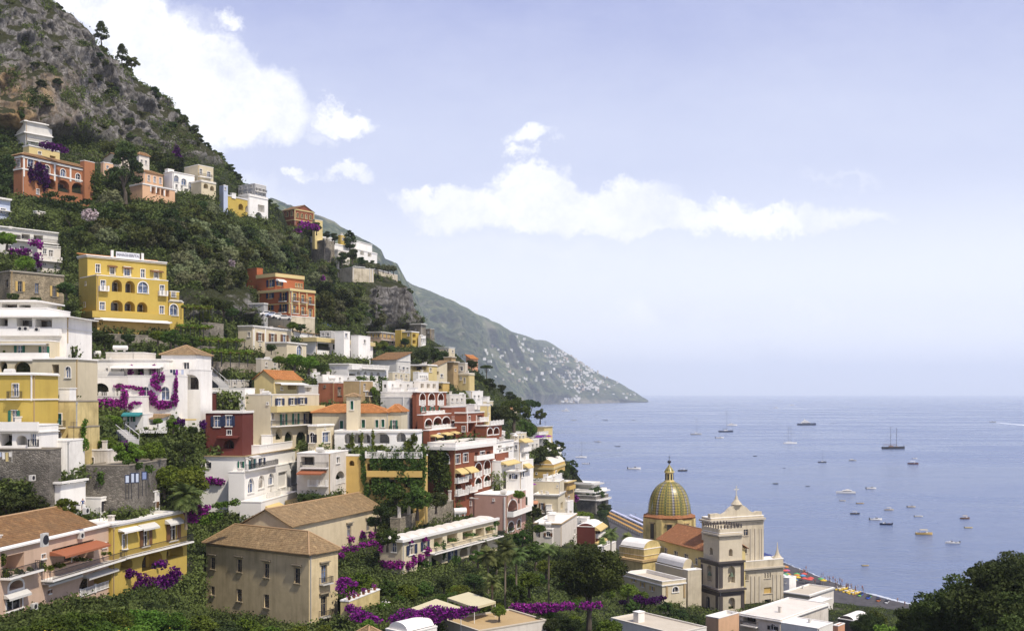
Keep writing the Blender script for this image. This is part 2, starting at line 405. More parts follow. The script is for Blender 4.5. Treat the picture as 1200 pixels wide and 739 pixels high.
def grid_mesh(name, X, Y, Z, mats, attr=None, smooth=True):
    a, b = X.shape; v = np.stack([X, Y, Z], -1).reshape(-1, 3).astype(np.float32)
    idx = np.arange(a*b).reshape(a, b)
    q = np.stack([idx[:-1, :-1], idx[1:, :-1], idx[1:, 1:], idx[:-1, 1:]], -1).reshape(-1, 4).astype(np.int32)
    return np_mesh(name, v, q, mats, attr, smooth)
def np_mesh(name, v, q, mats, attr=None, smooth=False, loc=None, parent=None):
    me = bpy.data.meshes.new(name); v = np.ascontiguousarray(v, np.float32); q = np.ascontiguousarray(q, np.int32)
    me.vertices.add(len(v)); me.vertices.foreach_set('co', v.ravel())
    k = q.shape[1]; me.loops.add(q.size); me.loops.foreach_set('vertex_index', q.ravel())
    me.polygons.add(len(q)); me.polygons.foreach_set('loop_start', np.arange(0, q.size, k, dtype=np.int32))
    try: me.polygons.foreach_set('loop_total', np.full(len(q), k, np.int32))
    except Exception: pass
    me.polygons.foreach_set('use_smooth', np.full(len(q), smooth))
    for nm, arr in (attr or {}).items():
        at = me.attributes.new(nm, 'FLOAT', 'POINT'); at.data.foreach_set('value', arr.ravel().astype(np.float32))
    if not isinstance(mats, (list, tuple)): mats = [mats]
    for m in mats: me.materials.append(m)
    me.update(calc_edges=True); me.validate()
    o = bpy.data.objects.new(name, me); COL.objects.link(o)
    if parent: o.parent = parent; WLOC[o.name] = wl(parent).copy()
    elif loc is not None: o.location = loc; WLOC[o.name] = Vector(loc)
    return o
def sstep(a, b, x): t = np.clip((x-a)/(b-a), 0, 1); return t*t*(3-2*t)

def cliffmask(px, py):
    base = np.interp(px, [-300, 0, 50, 100, 150, 200, 240, 262, 275], [160, 152, 160, 165, 172, 186, 192, 196, 190])
    m1 = sstep(4, -10, py-base)*sstep(300, 268, px)
    m2 = sstep(415, 432, px-(py-330)*.0)*sstep(326, 340, py)*sstep(388, 378, py)*sstep(520, 486, px)
    m3 = sstep(205, 215, px)*sstep(385, 370, px)*sstep(330, 345, py)*sstep(378, 366, py)*.75*sstep(295, 285, px)
    return np.maximum(m1, np.maximum(m2, m3))
def ground_mat(N):
    g = gpos(N)
    at = N.n('ShaderNodeAttribute', attribute_name='rock'); rk = (at, 2)
    oc = N.n('ShaderNodeAttribute', attribute_name='ochre')
    wv = N.n('ShaderNodeVectorMath', operation='ADD'); N.l(*g, wv, 0)
    dn = N.noise(g, .12, 4, .6, 1); sc_ = N.n('ShaderNodeVectorMath', operation='SCALE'); N.l(*dn, sc_, 0); sc_.inputs['Scale'].default_value = 9
    N.l(sc_, 0, wv, 1)
    w = (wv, 0)
    st = N.noise(N.mapping(w, (.55, .4, .09)), 1.0, 9, .68); cr = N.noise(w, .35, 9, .72)
    vor = N.n('ShaderNodeTexVoronoi', feature='DISTANCE_TO_EDGE'); N.l(*N.mapping(w, (.3, .3, .13)), vor, 0); vor.inputs['Scale'].default_value = 1
    rock = N.ramp(st, [(.28, (.085, .078, .072)), (.45, (.20, .185, .17)), (.58, (.33, .31, .29)), (.75, (.46, .44, .42))])
    rock = N.mix(N.ramp((vor, 0), [(0.0, .75), (.10, 0.0)]), rock, (.06, .055, .05))
    rock = N.mix(N.ramp(cr, [(.40, .65), (.56, 0.0)]), rock, (.10, .095, .085))
    och = N.ramp(N.noise(N.mapping(g, (.3, .3, .12)), 1, 5, .6), [(.38, (.13, .08, .04)), (.55, (.42, .28, .13)), (.7, (.55, .42, .26))])
    ocf = N.math('MULTIPLY', (oc, 2), N.ramp(N.noise(g, .1, 4), [(.4, .25), (.6, 1.0)]))
    rock = N.mix(ocf, rock, och)
    vegn = N.noise(g, .28, 8, .7)
    green = N.ramp(vegn, [(.35, (.012, .018, .007)), (.55, (.035, .046, .015)), (.7, (.075, .075, .035))])
    green = N.mix(N.ramp(N.noise(g, .09, 6, .65), [(.56, 0.0), (.68, .7)]), green, (.16, .14, .11))
    # scrub holding on to the ledges
    geo = N.n('ShaderNodeNewGeometry'); sp = N.n('ShaderNodeSeparateXYZ'); N.l(geo, 'Normal', sp, 0)
    ledge = N.ramp(N.math('ADD', N.math('MULTIPLY', (sp, 2), .5), N.math('MULTIPLY', N.noise(g, .13, 6, .7), .9)), [(.70, 0.0), (.80, 1.0)])
    rock = N.mix(ledge, rock, N.mix(vegn, (.02, .027, .010), (.075, .072, .032)))
    col = N.mix(rk, green, rock)
    bp = N.n('ShaderNodeBump'); bp.inputs['Strength'].default_value = 1; bp.inputs['Distance'].default_value = 1.6
    N.l(*st, bp, 'Height')
    bp2 = N.n('ShaderNodeBump'); bp2.inputs['Strength'].default_value = .9; bp2.inputs['Distance'].default_value = 1.0
    N.l(*cr, bp2, 'Height'); N.l(bp, 0, bp2, 'Normal')
    return bsdf(N, col, .95, .1, (bp2, 0))
# ------------------------------------------------------------------ sea, beach, far mountains
def sea_mat(N):
    g = gpos(N)
    geo = N.n('ShaderNodeNewGeometry')
    n1 = N.noise(N.mapping(g, (.16, .30, 1), rot=(0, 0, .25)), 1, 6, .62, dist=.4)
    n2 = N.noise(N.mapping(g, (.012, .03, 1), rot=(0, 0, -.2)), 1, 4, .6)
    n3 = N.noise(N.mapping(g, (.0016, .006, 1), rot=(0, 0, .12)), 1, 5, .6, dist=1.2)
    bp = N.n('ShaderNodeBump'); bp.inputs['Strength'].default_value = 1.0; bp.inputs['Distance'].default_value = 1.5
    N.l(*n1, bp, 'Height')
    bp2 = N.n('ShaderNodeBump'); bp2.inputs['Strength'].default_value = .5; bp2.inputs['Distance'].default_value = 3.5
    N.l(*n2, bp2, 'Height'); N.l(bp, 0, bp2, 'Normal')
    col = N.mix(N.ramp(n3, [(.35, 0.0), (.65, 1.0)]), (.085, .125, .23), (.13, .175, .29))
    b = bsdf(N, col, .22, .5, (bp2, 0))
    N.l(*N.ramp(n3, [(.40, .15), (.60, .32)]), b, 'Roughness')
    return b
def build_sea():
    m = MB(); z = 0.0
    m.quad((-45000, -300, z), (45000, -300, z), (45000, 42000, z), (-45000, 42000, z))
    o = m.build('sea', mat('sea', sea_mat)); o['kind'] = 'structure'
build_sea()
SHORE = [(690, 590), (713, 597), (760, 611), (800, 622), (850, 637), (890, 649), (915, 656), (935, 664), (970, 678), (1010, 692), (1045, 702), (1075, 709), (1095, 715)]
def sand_mat(N):
    g = gpos(N)
    c = N.ramp(N.noise(g, .5, 6, .65), [(.3, (.055, .052, .055)), (.7, (.105, .098, .10))])
    bp = N.n('ShaderNodeBump'); bp.inputs['Strength'].default_value = .5; bp.inputs['Distance'].default_value = .2; N.l(*N.noise(g, 2, 4), bp, 'Height')
    return bsdf(N, c, .95, .1, (bp, 0))
def build_beach():
    m = MB(); pts = []
    for px, py in SHORE: pts.append(SEA(px, py, -.15))
    prev = None; foam = MB()
    rnd = random.Random(3)
    for i, p in enumerate(pts):
        a = pts[max(i-1, 0)]; b = pts[min(i+1, len(pts)-1)]; t = (b-a).normalized(); n = Vector((t.y, -t.x, 0))
        if n.y > 0: n = -n
        row = [p-n*10+Vector((0, 0, -1.2)), p+Vector((0, 0, 0)), p+n*6+Vector((0, 0, .55)), p+n*22+Vector((0, 0, 1.4)), p+n*90+Vector((0, 0, 2.4))]
        if prev:
            for k in range(4): m.quad(prev[k], row[k], row[k+1], prev[k+1])
        prev = row
    o = m.build('beach', mat('sand', sand_mat), smooth=True); o['kind'] = 'structure'
    # the foam line where the swell runs out
    fm = MB(); last = None; N_ = 160
    for s in range(N_+1):
        f = s/N_*(len(pts)-1); i = min(int(f), len(pts)-2); p = pts[i].lerp(pts[i+1], f-i); t = (pts[i+1]-pts[i]).normalized(); n = Vector((t.y, -t.x, 0))
        if n.y > 0: n = -n
        w = max(.05, .1+.7*rnd.random()**2+(1.6 if f > 9.3 else 0)); c = rnd.uniform(-.5, .6)
        cur = (p+n*(1.4+c)+Vector((0, 0, .185)), p+n*(1.4+c-w)+Vector((0, 0, .19)))
        if last: fm.quad(last[0], cur[0], cur[1], last[1])
        last = cur
    tag(fm.build('foam', flat((.55, .58, .62), .7)), kind='structure')
build_beach()

FAR_TOP = np.array([(300, 262), (340, 266), (380, 276), (420, 292), (450, 308), (466, 322), (480, 331), (500, 340), (540, 357), (570, 373), (600, 388), (640, 400), (655, 408), (672, 420), (690, 430), (705, 440), (722, 447), (740, 458), (752, 466), (758, 469.5)], float)
def fardepth(px, t):
    """depth of the far coast: px column, t = 0 at the water, 1 at the skyline"""
    wl_ = np.interp(px, [300, 560, 640, 700, 735, 758], [486, 480, 473.5, 472.6, 471.6, 471.3]); Y0 = HH*F/(wl_-461)
    return wl_, Y0, Y0*(1+np.interp(px, [300, 600, 700, 758], [.45, .38, .2, .02])*t)
def far_mat(N):
    g = gpos(N)
    n = N.noise(g, .0045, 10, .68); n2 = N.noise(g, .02, 8, .7); n3 = N.noise(g, .0016, 4)
    c = N.ramp(n2, [(.36, (.008, .024, .014)), (.47, (.045, .075, .022)), (.58, (.17, .19, .065)), (.70, (.42, .38, .26))])
    c = N.mix(N.ramp(n, [(.52, 0.0), (.66, .85)]), c, (.24, .225, .15))
    c = N.mix(N.ramp(n3, [(.40, .55), (.58, 0.0)]), c, (.018, .034, .016))
    at = N.n('ShaderNodeAttribute', attribute_name='low')
    c = N.mix(N.math('MULTIPLY', (at, 2), N.ramp(n2, [(.42, .3), (.6, 1.0)])), c, (.27, .23, .19))
    bp = N.n('ShaderNodeBump'); bp.inputs['Strength'].default_value = 1; bp.inputs['Distance'].default_value = 45; N.l(*n2, bp, 'Height')
    return bsdf(N, c, .95, .05, (bp, 0))
def build_far():
    px = np.arange(300, 758.6, 1.25); t = np.linspace(0, 1, 120)
    wl_, Y0, _ = fardepth(px, 0); top = np.interp(px, FAR_TOP[:, 0], FAR_TOP[:, 1])+fbm(px*.07, 0, 0, 4)*2.2
    T = t[None, :]; PX = np.repeat(px[:, None], 120, 1)
    Yd = fardepth(PX, T)[2]; PY = wl_[:, None]+(top-wl_)[:, None]*T
    X = (PX-600)/F*Yd*S; Y = Yd*S; Z = (HH-(PY-461)/F*Yd)*S
    e = np.minimum(1, T*6)*np.minimum(1, (1-T)*8)
    d = fbm(X*.0016, Y*.0008, Z*.0006, 6, True)*420+fbm(X*.006, Y*.004, Z*.003, 5, True)*170
    Y = Y-d*e*np.interp(PX, [300, 640, 758], [1, .8, .25]); X = X+d*e*.22*np.interp(PX, [300, 640, 758], [1, .8, .3])
    Z[:, 0] = -3
    bk = [(X[:, -1:], Y[:, -1:]+300, Z[:, -1:]*.93), (X[:, -1:], Y[:, -1:]+2500, Z[:, -1:]*0-5)]
    low = sstep(.22, .03, T)*np.ones_like(X)
    X = np.concatenate([X]+[b[0] for b in bk], 1); Y = np.concatenate([Y]+[b[1] for b in bk], 1); Z = np.concatenate([Z]+[b[2] for b in bk], 1)
    low = np.concatenate([low, low[:, -1:], low[:, -1:]], 1)
    o = grid_mesh('far_mountain', X, Y, Z, mat('far_slope', far_mat), {'low': low}); o['kind'] = 'structure'
    # the nearer bluish shoulder behind the villas, ending in a drop
    px = np.arange(250, 451.5, 1.5); n = 60
    top = np.interp(px, [250, 318, 337, 370, 392, 413, 435, 447, 451], [245, 231, 239, 251, 259.6, 273.7, 284.5, 292, 303])+fbm(px*.13, 5, 0, 4)*1.6
    bot = np.interp(px, [250, 466], [400, 400]); T = np.linspace(0, 1, n)[None, :]
    PX = np.repeat(px[:, None], n, 1); PY = bot[:, None]+(top-bot)[:, None]*T; Yd = 2300+900*T+0*PX
    X = (PX-600)/F*Yd*S; Y = Yd*S; Z = (HH-(PY-461)/F*Yd)*S
    d = fbm(X*.004, Y*.003, Z*.002, 6, True)*110*np.minimum(1, (1-T)*8); Y = Y-d
    X = np.concatenate([X, X[:, -1:], X[:, -1:]], 1); Y = np.concatenate([Y, Y[:, -1:]+200, Y[:, -1:]+600], 1); Z = np.concatenate([Z, Z[:, -1:]*.95, Z[:, -1:]*.3], 1)
    # close the drop at its right end
    X = np.concatenate([X, X[-1:]+30, X[-1:]+120]); Y = np.concatenate([Y, Y[-1:]+150, Y[-1:]+900]); Z = np.concatenate([Z, Z[-1:], Z[-1:]*.6])
    o = grid_mesh('blue_shoulder', X, Y, Z, mat('far_slope', far_mat), {'low': X*0}); o['kind'] = 'structure'; o.name = 'mountain_shoulder'
build_far()

def build_haze():
    m = MB(); m.box((-44900, -290, -5), (89800, 0, 0), (0, 42200, 0), (0, 0, 1205))
    def f(N):
        v = N.n('ShaderNodeVolumePrincipled'); v.inputs['Color'].default_value = (.86, .93, 1.0, 1); v.inputs['Density'].default_value = HAZE
        v.inputs['Anisotropy'].default_value = 0
        return v
    mm = bpy.data.materials.new('haze'); mm.use_nodes = True; N = NT(mm.node_tree)
    v = f(N); o = N.n('ShaderNodeOutputMaterial'); N.l(v, 0, o, 1)
    ob = m.build('haze', mm); ob['kind'] = 'stuff'
HAZE = 6.6e-5
build_haze()
sc.cycles.volume_bounces = 1; sc.cycles.volume_step_rate = 4; sc.cycles.max_bounces = 6
# ------------------------------------------------------------------ buildings
UP = Vector((0, 0, 1))
def arch_loop(u, z, w, h, g=0, arch=False, n=6, flat_=1.0):
    """loop (counter-clockwise seen from outside) centred u, bottom z; g grows it"""
    a = w/2+g; b = z-g
    if not arch:
        t = z+h+g
        return [(u-a, b), (u+a, b), (u+a, t), (u-a, t)]
    rz = min(w/2*flat_, h*.6); sp = z+h-rz
    pts = [(u-a, b), (u+a, b)]
    for k in range(n+1):
        t = math.pi*k/n; pts.append((u+a*math.cos(t), sp+(rz+g)*math.sin(t)))
    return pts
def round_loop(u, z, r, n=10): return [(u+r*math.cos(2*math.pi*k/n), z+r*math.sin(2*math.pi*k/n)) for k in range(n)]
class Face:
    def __init__(s, O, U, w, zb, zt):
        s.O = Vector(O); s.U = Vector(U).normalized(); s.w = w; s.zb = zb; s.zt = zt
        s.N = Vector((s.U.y, -s.U.x, 0)); s.holes = []; s.boxes = []
    def p(s, u, z, d=0): q = s.O+s.U*u+s.N*d; return Vector((q.x, q.y, z))
    def hit(s, px, py):
        k = (px-600)/F; den = s.U.x-k*s.U.y
        u = (k*s.O.y-s.O.x)/den if abs(den) > 1e-6 else s.w/2
        y = s.O.y+s.U.y*u; return u, HH*S-(py-461)/F*y, y
    def free(s, lo, hi, zl, zh):
        if lo < .12 or hi > s.w-.12 or zl < s.zb+.05 or zh > s.zt-.08: return False
        for a, b, c, d in s.boxes:
            if lo < b+.1 and hi > a-.1 and zl < d+.1 and zh > c-.1: return False
        s.boxes.append((lo, hi, zl, zh)); return True
    def mesh(s, mb):
        mb_w = [[Vector((x, y, 0)) for x, y in lp] for lp in [[(0, s.zb), (s.w, s.zb), (s.w, s.zt), (0, s.zt)]]+[h[0][::-1] for h in s.holes]]
        flatp = [q for lp in mb_w for q in lp]
        tri = tessellate_polygon(mb_w)
        pts = [s.p(q.x, q.y) for q in flatp]; fs = []
        for t in tri:
            a, b, c = (flatp[i] for i in t)
            ar = (b.x-a.x)*(c.y-a.y)-(b.y-a.y)*(c.x-a.x)
            if abs(ar) < 1e-7: continue
            fs.append(tuple(t) if ar > 0 else tuple(reversed(t)))
        mb.add(pts, fs)
        for lp, dep, back in s.holes:
            n = len(lp)
            for i in range(n):
                a, b = lp[i], lp[(i+1) % n]
                mb.quad(s.p(*a), s.p(*b), s.p(*b, -dep), s.p(*a, -dep))
            if back: mb.poly([s.p(*q, -dep) for q in lp])
ROOFS = []
SHUT = dict(g='green', t='teal', b='brown', n='navy', w='white', y='ochre', k='dark', m='wood', v='green')
class House:
    def __init__(s, name, label, cat, loc, group=None):
        s.root = empty(name, loc, label, cat, group)
    def part(s, mb, name, m, **k): return mb.build(name, m, s.root, **k)
def HS(name, label, cat='house', group=None): return dict(name=name, label=label, cat=cat, group=group)

def ring(mb, f, l0, l1, d0, d1):
    """raised frame between two loops, standing from depth d0 to d1"""
    n = len(l0)
    for i in range(n):
        a, b, c, e = l0[i], l0[(i+1) % n], l1[(i+1) % n], l1[i]
        mb.quad(f.p(*e, d1), f.p(*c, d1), f.p(*b, d1), f.p(*a, d1)) if False else mb.quad(f.p(*a, d1), f.p(*b, d1), f.p(*c, d1), f.p(*e, d1))
        mb.quad(f.p(*e, d0), f.p(*c, d0), f.p(*c, d1), f.p(*e, d1))
def fbox(mb, f, u0, u1, z0, z1, d0, d1):
    mb.box(f.p(u0, z0, d0), f.U*(u1-u0), f.N*(d1-d0), UP*(z1-z0))
def add_window(h, f, kind, u, z, w, hh, opt='', trim='white', wallm=None, name=None, far=False):
    """cut the opening and fit frame, pane, shutters. z = bottom"""
    arch = kind in 'ale'
    w = max(w, .35); hh = max(hh, .4)
    if kind == 'o':
        if f.free(u-w/2, u+w/2, z, z+w): f.holes.append((round_loop(u, z+w/2, w/2), .4, False)); lp = round_loop(u, z+w/2, w/2)
        else: return
        pm = MB(); pm.poly([f.p(*q, -.38) for q in lp]); o = pm.build('window', glass(), h.root); return
    if not f.free(u-w/2, u+w/2, z, z+hh): return
    fl = 1.0 if w < hh*1.1 else .8
    lp = arch_loop(u, z, w, hh, 0, arch, 6 if w < 2.5 else 10, fl)
    if kind in 'lq':       # loggia: a deep opening with its own back wall and a door
        dep = 3.6 if 'D' in opt else 2.2 if 'S' not in opt else 1.0
        f.holes.append((lp, dep, True))
        dm = MB(); dw = min(w*.6, 2.0); dh = min(hh*.8, 2.6); du = u+(.1*w if kind == 'l' else -.2*w)  # door oversized: its dark pane also stands in for shade in the loggia
        if 'O' not in opt:
            n = 1 if kind == 'l' or w < 4 else max(1, int(w/3))
            for k in range(n):
                uu = du if n == 1 else u-w/2+w*(k+.5)/n; ww = dw if n == 1 else min(1.5, w/n*.5)
                dm = MB(); fm = MB(); L0 = arch_loop(uu, z+.03, ww, dh); L1 = arch_loop(uu, z+.03, ww, dh, .1)
                dm.poly([f.p(*q, -dep+.04) for q in L0]); d = dm.build('door', glass('inner'), h.root)
                for i in range(1, 4): fm.quad(f.p(*L0[i], -dep+.07), f.p(*L0[(i+1) % 4], -dep+.07), f.p(*L1[(i+1) % 4], -dep+.07), f.p(*L1[i], -dep+.07))
                fm.build('door_frame', flat(SHUT.get(opt[:1], 'white')), d)
        if 'T' in opt:
            tm = MB(); ring(tm, f, lp, arch_loop(u, z, w, hh, .28, arch, 6 if w < 2.5 else 10, fl), 0, .1); tm.build('arch_trim', flat('white'), h.root)
        if 'R' in opt or 'W' in opt:
            rail(h, f, u-w/2, u+w/2, z, .12, 'iron' if 'R' in opt else 'white')
        return
    dep = .28
    f.holes.append((lp, dep, False))
    col = SHUT.get(opt[:1]); fw = max(.1, min(.22, w*.13))
    L1 = arch_loop(u, z, w, hh, fw, arch, 6 if w < 2.5 else 10, fl)
    fm = MB()
    if 'N' not in opt: ring(fm, f, lp, L1, 0, .07)
    else: ring(fm, f, lp, arch_loop(u, z, w, hh, .05, arch, 6 if w < 2.5 else 10, fl), 0, .02)
    if kind != 'x' and not far:       # casement bars
        t = .05
        fbox(fm, f, u-t, u+t, z, z+hh-.04, -dep+.02, -dep+.09)
        if hh > 1.3: fbox(fm, f, u-w/2, u+w/2, z+hh*.62, z+hh*.62+.07, -dep+.02, -dep+.08)
        for sx in (-1, 1): fbox(fm, f, u+sx*w/2-(t*1.6 if sx > 0 else 0), u+sx*w/2+(t*1.6 if sx < 0 else 0), z, z+hh*(.6 if arch else 1), -dep+.02, -dep+.08)
    if 'H' in opt:
        hm = MB(); fbox(hm, f, u-w/2-.45, u+w/2+.45, z+hh+.45, z+hh+.62, .003, .42); fbox(hm, f, u-w/2-.3, u+w/2+.3, z+hh+.3, z+hh+.45, .003, .25); hm.build('window_hood', flat(trim), h.root)
    if kind != 'd': fbox(fm, f, u-w/2-fw-.06, u+w/2+fw+.06, z-.16, z-.02, .0, .18)
    win = fm.build(name or ('window' if kind != 'd' else 'balcony_door'), flat(trim), h.root)
    pm = MB()
    pm.poly([f.p(*q, -dep+.01) for q in lp])
    if kind == 'x': pm.build('closed_shutter', flat(col or 'green'), win)
    else:
        rv = random.random(); pm.build('pane', glass('blue' if 'L' in opt or rv < .2 else 'lit' if rv < .36 else 'dark'), win)
    if col and kind in 'wda':
        for sx in (-1, 1):
            sm = MB(); sw = w*.5
            u0 = u+sx*(w/2+.04) if sx > 0 else u-w/2-.04-sw
            hz = hh if not arch else hh-w*.35
            fbox(sm, f, u0, u0+sw, z+.02, z+hz, .09, .14)
            sm.build('shutter', flat(col), win)
    if kind == 'd':
        bw = w/2+.55
        fm2 = MB(); fbox(fm2, f, u-bw, u+bw, z-.18, z-.01, .01, .95); bal = fm2.build('balcony', paint('white' if 'W' in opt else 'lgrey', .3), h.root)
        rail(h, f, u-bw, u+bw, z, .9, 'white' if 'W' in opt else 'iron', par=bal)
def rail(h, f, u0, u1, z, d, kind='iron', par=None, sides=True, hgt=1.0, col=None):
    m = MB(); L = u1-u0
    if kind == 'solid':
        fbox(m, f, u0, u1, z, z+hgt, d-.15, d)
        if sides and d > .3:
            fbox(m, f, u0, u0+.15, z, z+hgt, .02, d-.15); fbox(m, f, u1-.15, u1, z, z+hgt, .02, d-.15)
        return m.build('parapet', paint(col or 'white', .2), par or h.root)
    t = .03 if kind == 'iron' else .05
    fbox(m, f, u0, u1, z+hgt-.06, z+hgt, d-t*2, d); fbox(m, f, u0, u1, z+.08, z+.14, d-t*2, d)
    step = .16 if kind == 'iron' else .3
    n = max(2, min(90, int(L/step)))
    for k in range(n+1):
        x = u0+(L-t)*k/n; fbox(m, f, x, x+(t if kind == 'iron' else .12), z+.14, z+hgt-.06, d-t*1.6, d-t*.4)
    if kind == 'white':
        for k in range(max(2, int(L/3))+1): x = u0+(L-.3)*k/max(2, int(L/3)); fbox(m, f, x, x+.3, z, z+hgt+.12, d-.22, d+.03)
    if sides and d > .3:
        for x in (u0, u1-t): 
            fbox(m, f, x, x+t, z+hgt-.06, z+hgt, .05, d-t*2)
            for k in range(4): fbox(m, f, x, x+t, z, z+hgt-.06, .1+k*(d-.15)/4, .1+k*(d-.15)/4+t)
    return m.build('railing', flat('iron' if kind == 'iron' else 'white'), par or h.root)
def awning(h, f, u0, u1, z, drop, out, col='canvas', name='awning'):
    m = MB(); n = 6; pts = []
    for k in range(n+1):
        t = k/n; pts.append((t*out, z-drop*(t**1.3)))
    for k in range(n):
        (d0, z0), (d1, z1) = pts[k], pts[k+1]
        m.quad(f.p(u0, z0, d0+.03), f.p(u1, z0, d0+.03), f.p(u1, z1, d1+.03), f.p(u0, z1, d1+.03))
    d1, z1 = pts[-1]
    m.quad(f.p(u0, z1, d1+.03), f.p(u1, z1, d1+.03), f.p(u1, z1-.25, d1+.05), f.p(u0, z1-.25, d1+.05))
    for u in (u0, u1): m.poly([f.p(u, z, .03)]+[f.p(u, zz, d+.03) for d, zz in pts]+[f.p(u, pts[-1][1], .03)])
    return m.build(name, flat(col, .8, .1), h.root)

def parse(spec):
    out = []
    for it in spec.replace('\n', ' ').split(';'):
        tk = it.split()
        if not tk: continue
        kk = tk[0]; n = 1
        if '*' in kk: kk, n = kk.split('*'); n = int(n)
        k, _, opt = kk.partition(':')
        nums = [float(v) for t in tk[1:] for v in t.split(',') if v.replace('.', '').replace('-', '').isdigit()]
        words_ = [t for t in tk[1:] if t[0].isalpha()]
        out.append((k, opt, n, nums, words_))
    return out
class B:
    """a box-shaped volume: nearest vertical edge at pixel xc, left end xl, right end xr, top yt and base yb at pixel ya.
    a = how far the left face turns away (degrees).  Several volumes may share one house."""
    def __init__(s, hs, xl, xc, xr, yt, yb, Y=None, a=20, col='white', roof='flat', rc=None, wL=None, wR=None, win='', cr=(0, 0, 1),
                 ya=None, root=None, deep=9.0, trim='white', stain=.35, par=.5, cap=None, eave=.35, rise=None, wallname='wall', cut=True, clutter=0, maxw=40, hid=''):
        ya = xc if ya is None else ya
        if Y is None: Y = gdepth(ya, yb)
        a = math.radians(a); dL = Vector((-math.cos(a), math.sin(a), 0)); dR = Vector((math.sin(a), math.cos(a), 0))
        A = P(ya, yt, Y); zt = A.z; zb = P(ya, yb, Y).z; A = Vector((A.x, A.y, 0))
        def reach(C, d, px):
            k = (px-600)/F; return (k*C.y-C.x)/(d.x-k*d.y)
        C = A if ya == xc else (A+dR*reach(A, dR, xc) if ya > xc else A+dL*reach(A, dL, xc))
        if wL is None: wL = reach(C, dL, xl)
        if wR is None: wR = reach(C, dR, xr)
        wL = min(max(wL, 1), maxw); wR = min(max(wR, 1), maxw)
        s.C, s.dL, s.dR, s.wL, s.wR, s.zt, s.zb = C, dL, dR, wL, wR, zt, zb
        base = Vector((C.x, C.y, zb))
        if root is None:
            mid = C+dL*wL/2+dR*wR/2; s.h = House(hs['name'], hs['label'], hs['cat'], (mid.x, mid.y, zb), hs['group'])
        else: s.h = root.h if isinstance(root, B) else root
        h = s.h; z0 = zb-deep
        if root is None and roof == 'flat' and clutter == 0 and hs['cat'] in ('house', 'villa', 'hotel'): clutter = 1
        s.L = Face(C+dL*wL, -dL, wL, z0, zt); s.R = Face(C, dR, wR, z0, zt)
        s.Bk = Face(C+dR*wR+dL*wL, -dR, wR, z0, zt); s.Br = Face(C+dR*wR, dL, wL, z0, zt)
        s.mat = paint(col, stain) if not hasattr(col, 'name') else col
        s.ya = ya
        if not any(t in wallname for t in ('upper', 'rear', 'attic', 'roof', 'penthouse')):
            for q_, k_ in ((C, 0), (C+dL*wL, 1), (C+dL*wL*.5, 1), (C+dR*wR*.5, 1), (C+dR*wR, 1)):
                X_, Y_ = q_.x/S, q_.y/S; Z_ = zb/S
                if Y_ < 20: continue
                px_ = 600+F*X_/Y_; py_ = 461+(HH-Z_)*F/Y_
                if -200 < px_ < 1200: FEET.append((px_, py_, Y_))
        for f_ in (s.L, s.R): FACES.append((f_, zb, zt, not any(t in wallname for t in ('upper', 'rear', 'attic', 'roof', 'penthouse'))))
        s.trim = trim; s.cr = cr; s.xc = xc
        s.feats(win)
        mb = MB()
        for f in (s.L, s.R, s.Bk, s.Br): f.mesh(mb)
        s.wall = mb.build(wallname, s.mat, h.root)
        if root is None and zt-zb > 4 and wR > 3:
            pm = MB(); fbox(pm, s.R, .22, .36, zb, zt-.1, .02, .15); fbox(pm, s.R, .16, .42, zt-.45, zt-.12, .02, .22); pm.build('drainpipe', flat('tan' if sum(s.C) % 2 > 1 else 'grey'), h.root)
        s.roof(roof, rc, par, cap, eave, rise, col, stain, clutter)
    def px(s, x, y): ox, oy, k = s.cr; return ox+x/k, oy+y/k
    def feats(s, spec):
        k_ = s.cr[2]
        for k, opt, n, v, wd in parse(spec):
            f = None
            if opt.startswith('<'): f = s.L; opt = opt[1:]
            elif opt.startswith('>'): f = s.R; opt = opt[1:]
            if k == 'c':      # cornice all along both faces: y, height
                x, y = s.px(0, v[0]); g = s.R if s.ya >= s.xc else s.L; _, z, yd = g.hit(s.ya, y); hh = v[1]/k_/F*yd
                m = MB(); d = (v[2] if len(v) > 2 else .22)
                for g in (s.L, s.R):
                    if g is s.L: fbox(m, g, -.01 if False else 0, g.w+d, z-hh, z, .003, d)
                    else: fbox(m, g, 0.004, g.w, z-hh, z-.002, .003, d)
                m.build('cornice', flat(wd[0] if wd else s.trim), s.h.root); continue
            x0, y0 = s.px(v[0], v[1])
            if k in 'bvp' or n > 1: x1, y1 = s.px(v[2], v[3])
            else: x1, y1 = x0, y0
            if f is None: f = s.L if (x0+x1)/2 < s.xc else s.R
            u0, z0, d0 = f.hit(x0, y0); u1, z1, d1 = f.hit(x1, y1)
            if k == 'b':      # long balcony: kind word, depth
                dp = v[4] if len(v) > 4 else 1.1; u0, u1 = max(0, min(u0, u1)), min(f.w, max(u0, u1)); z = (z0+z1)/2
                m = MB(); fbox(m, f, u0, u1, z-.22, z-.01, .01, dp); b = m.build('balcony', paint(wd[0] if wd else 'white', .25), s.h.root)
                rail(s.h, f, u0, u1, z, dp-.03, {'i': 'iron', 'w': 'white', 's': 'solid'}[opt or 'i'], par=b, col=wd[0] if wd else None); continue
            if k == 'v':
                u0, u1 = max(0, min(u0, u1)), min(f.w, max(u0, u1)); hh = v[4]/k_/F*(d0+d1)/2
                awning(s.h, f, u0, u1, (z0+z1)/2, hh, v[5] if len(v) > 5 else 1.4, wd[0] if wd else 'canvas'); continue
            if k == 'p':      # pilaster from (x0,y0) top to bottom y1, width px
                hh = v[4]/k_/F*d0; m = MB(); fbox(m, f, max(0, u0-hh/2), min(f.w, u0+hh/2), min(z0, z1), max(z0, z1), .004, .16)
                m.build('pilaster', flat(wd[0] if wd else s.trim), s.h.root); continue
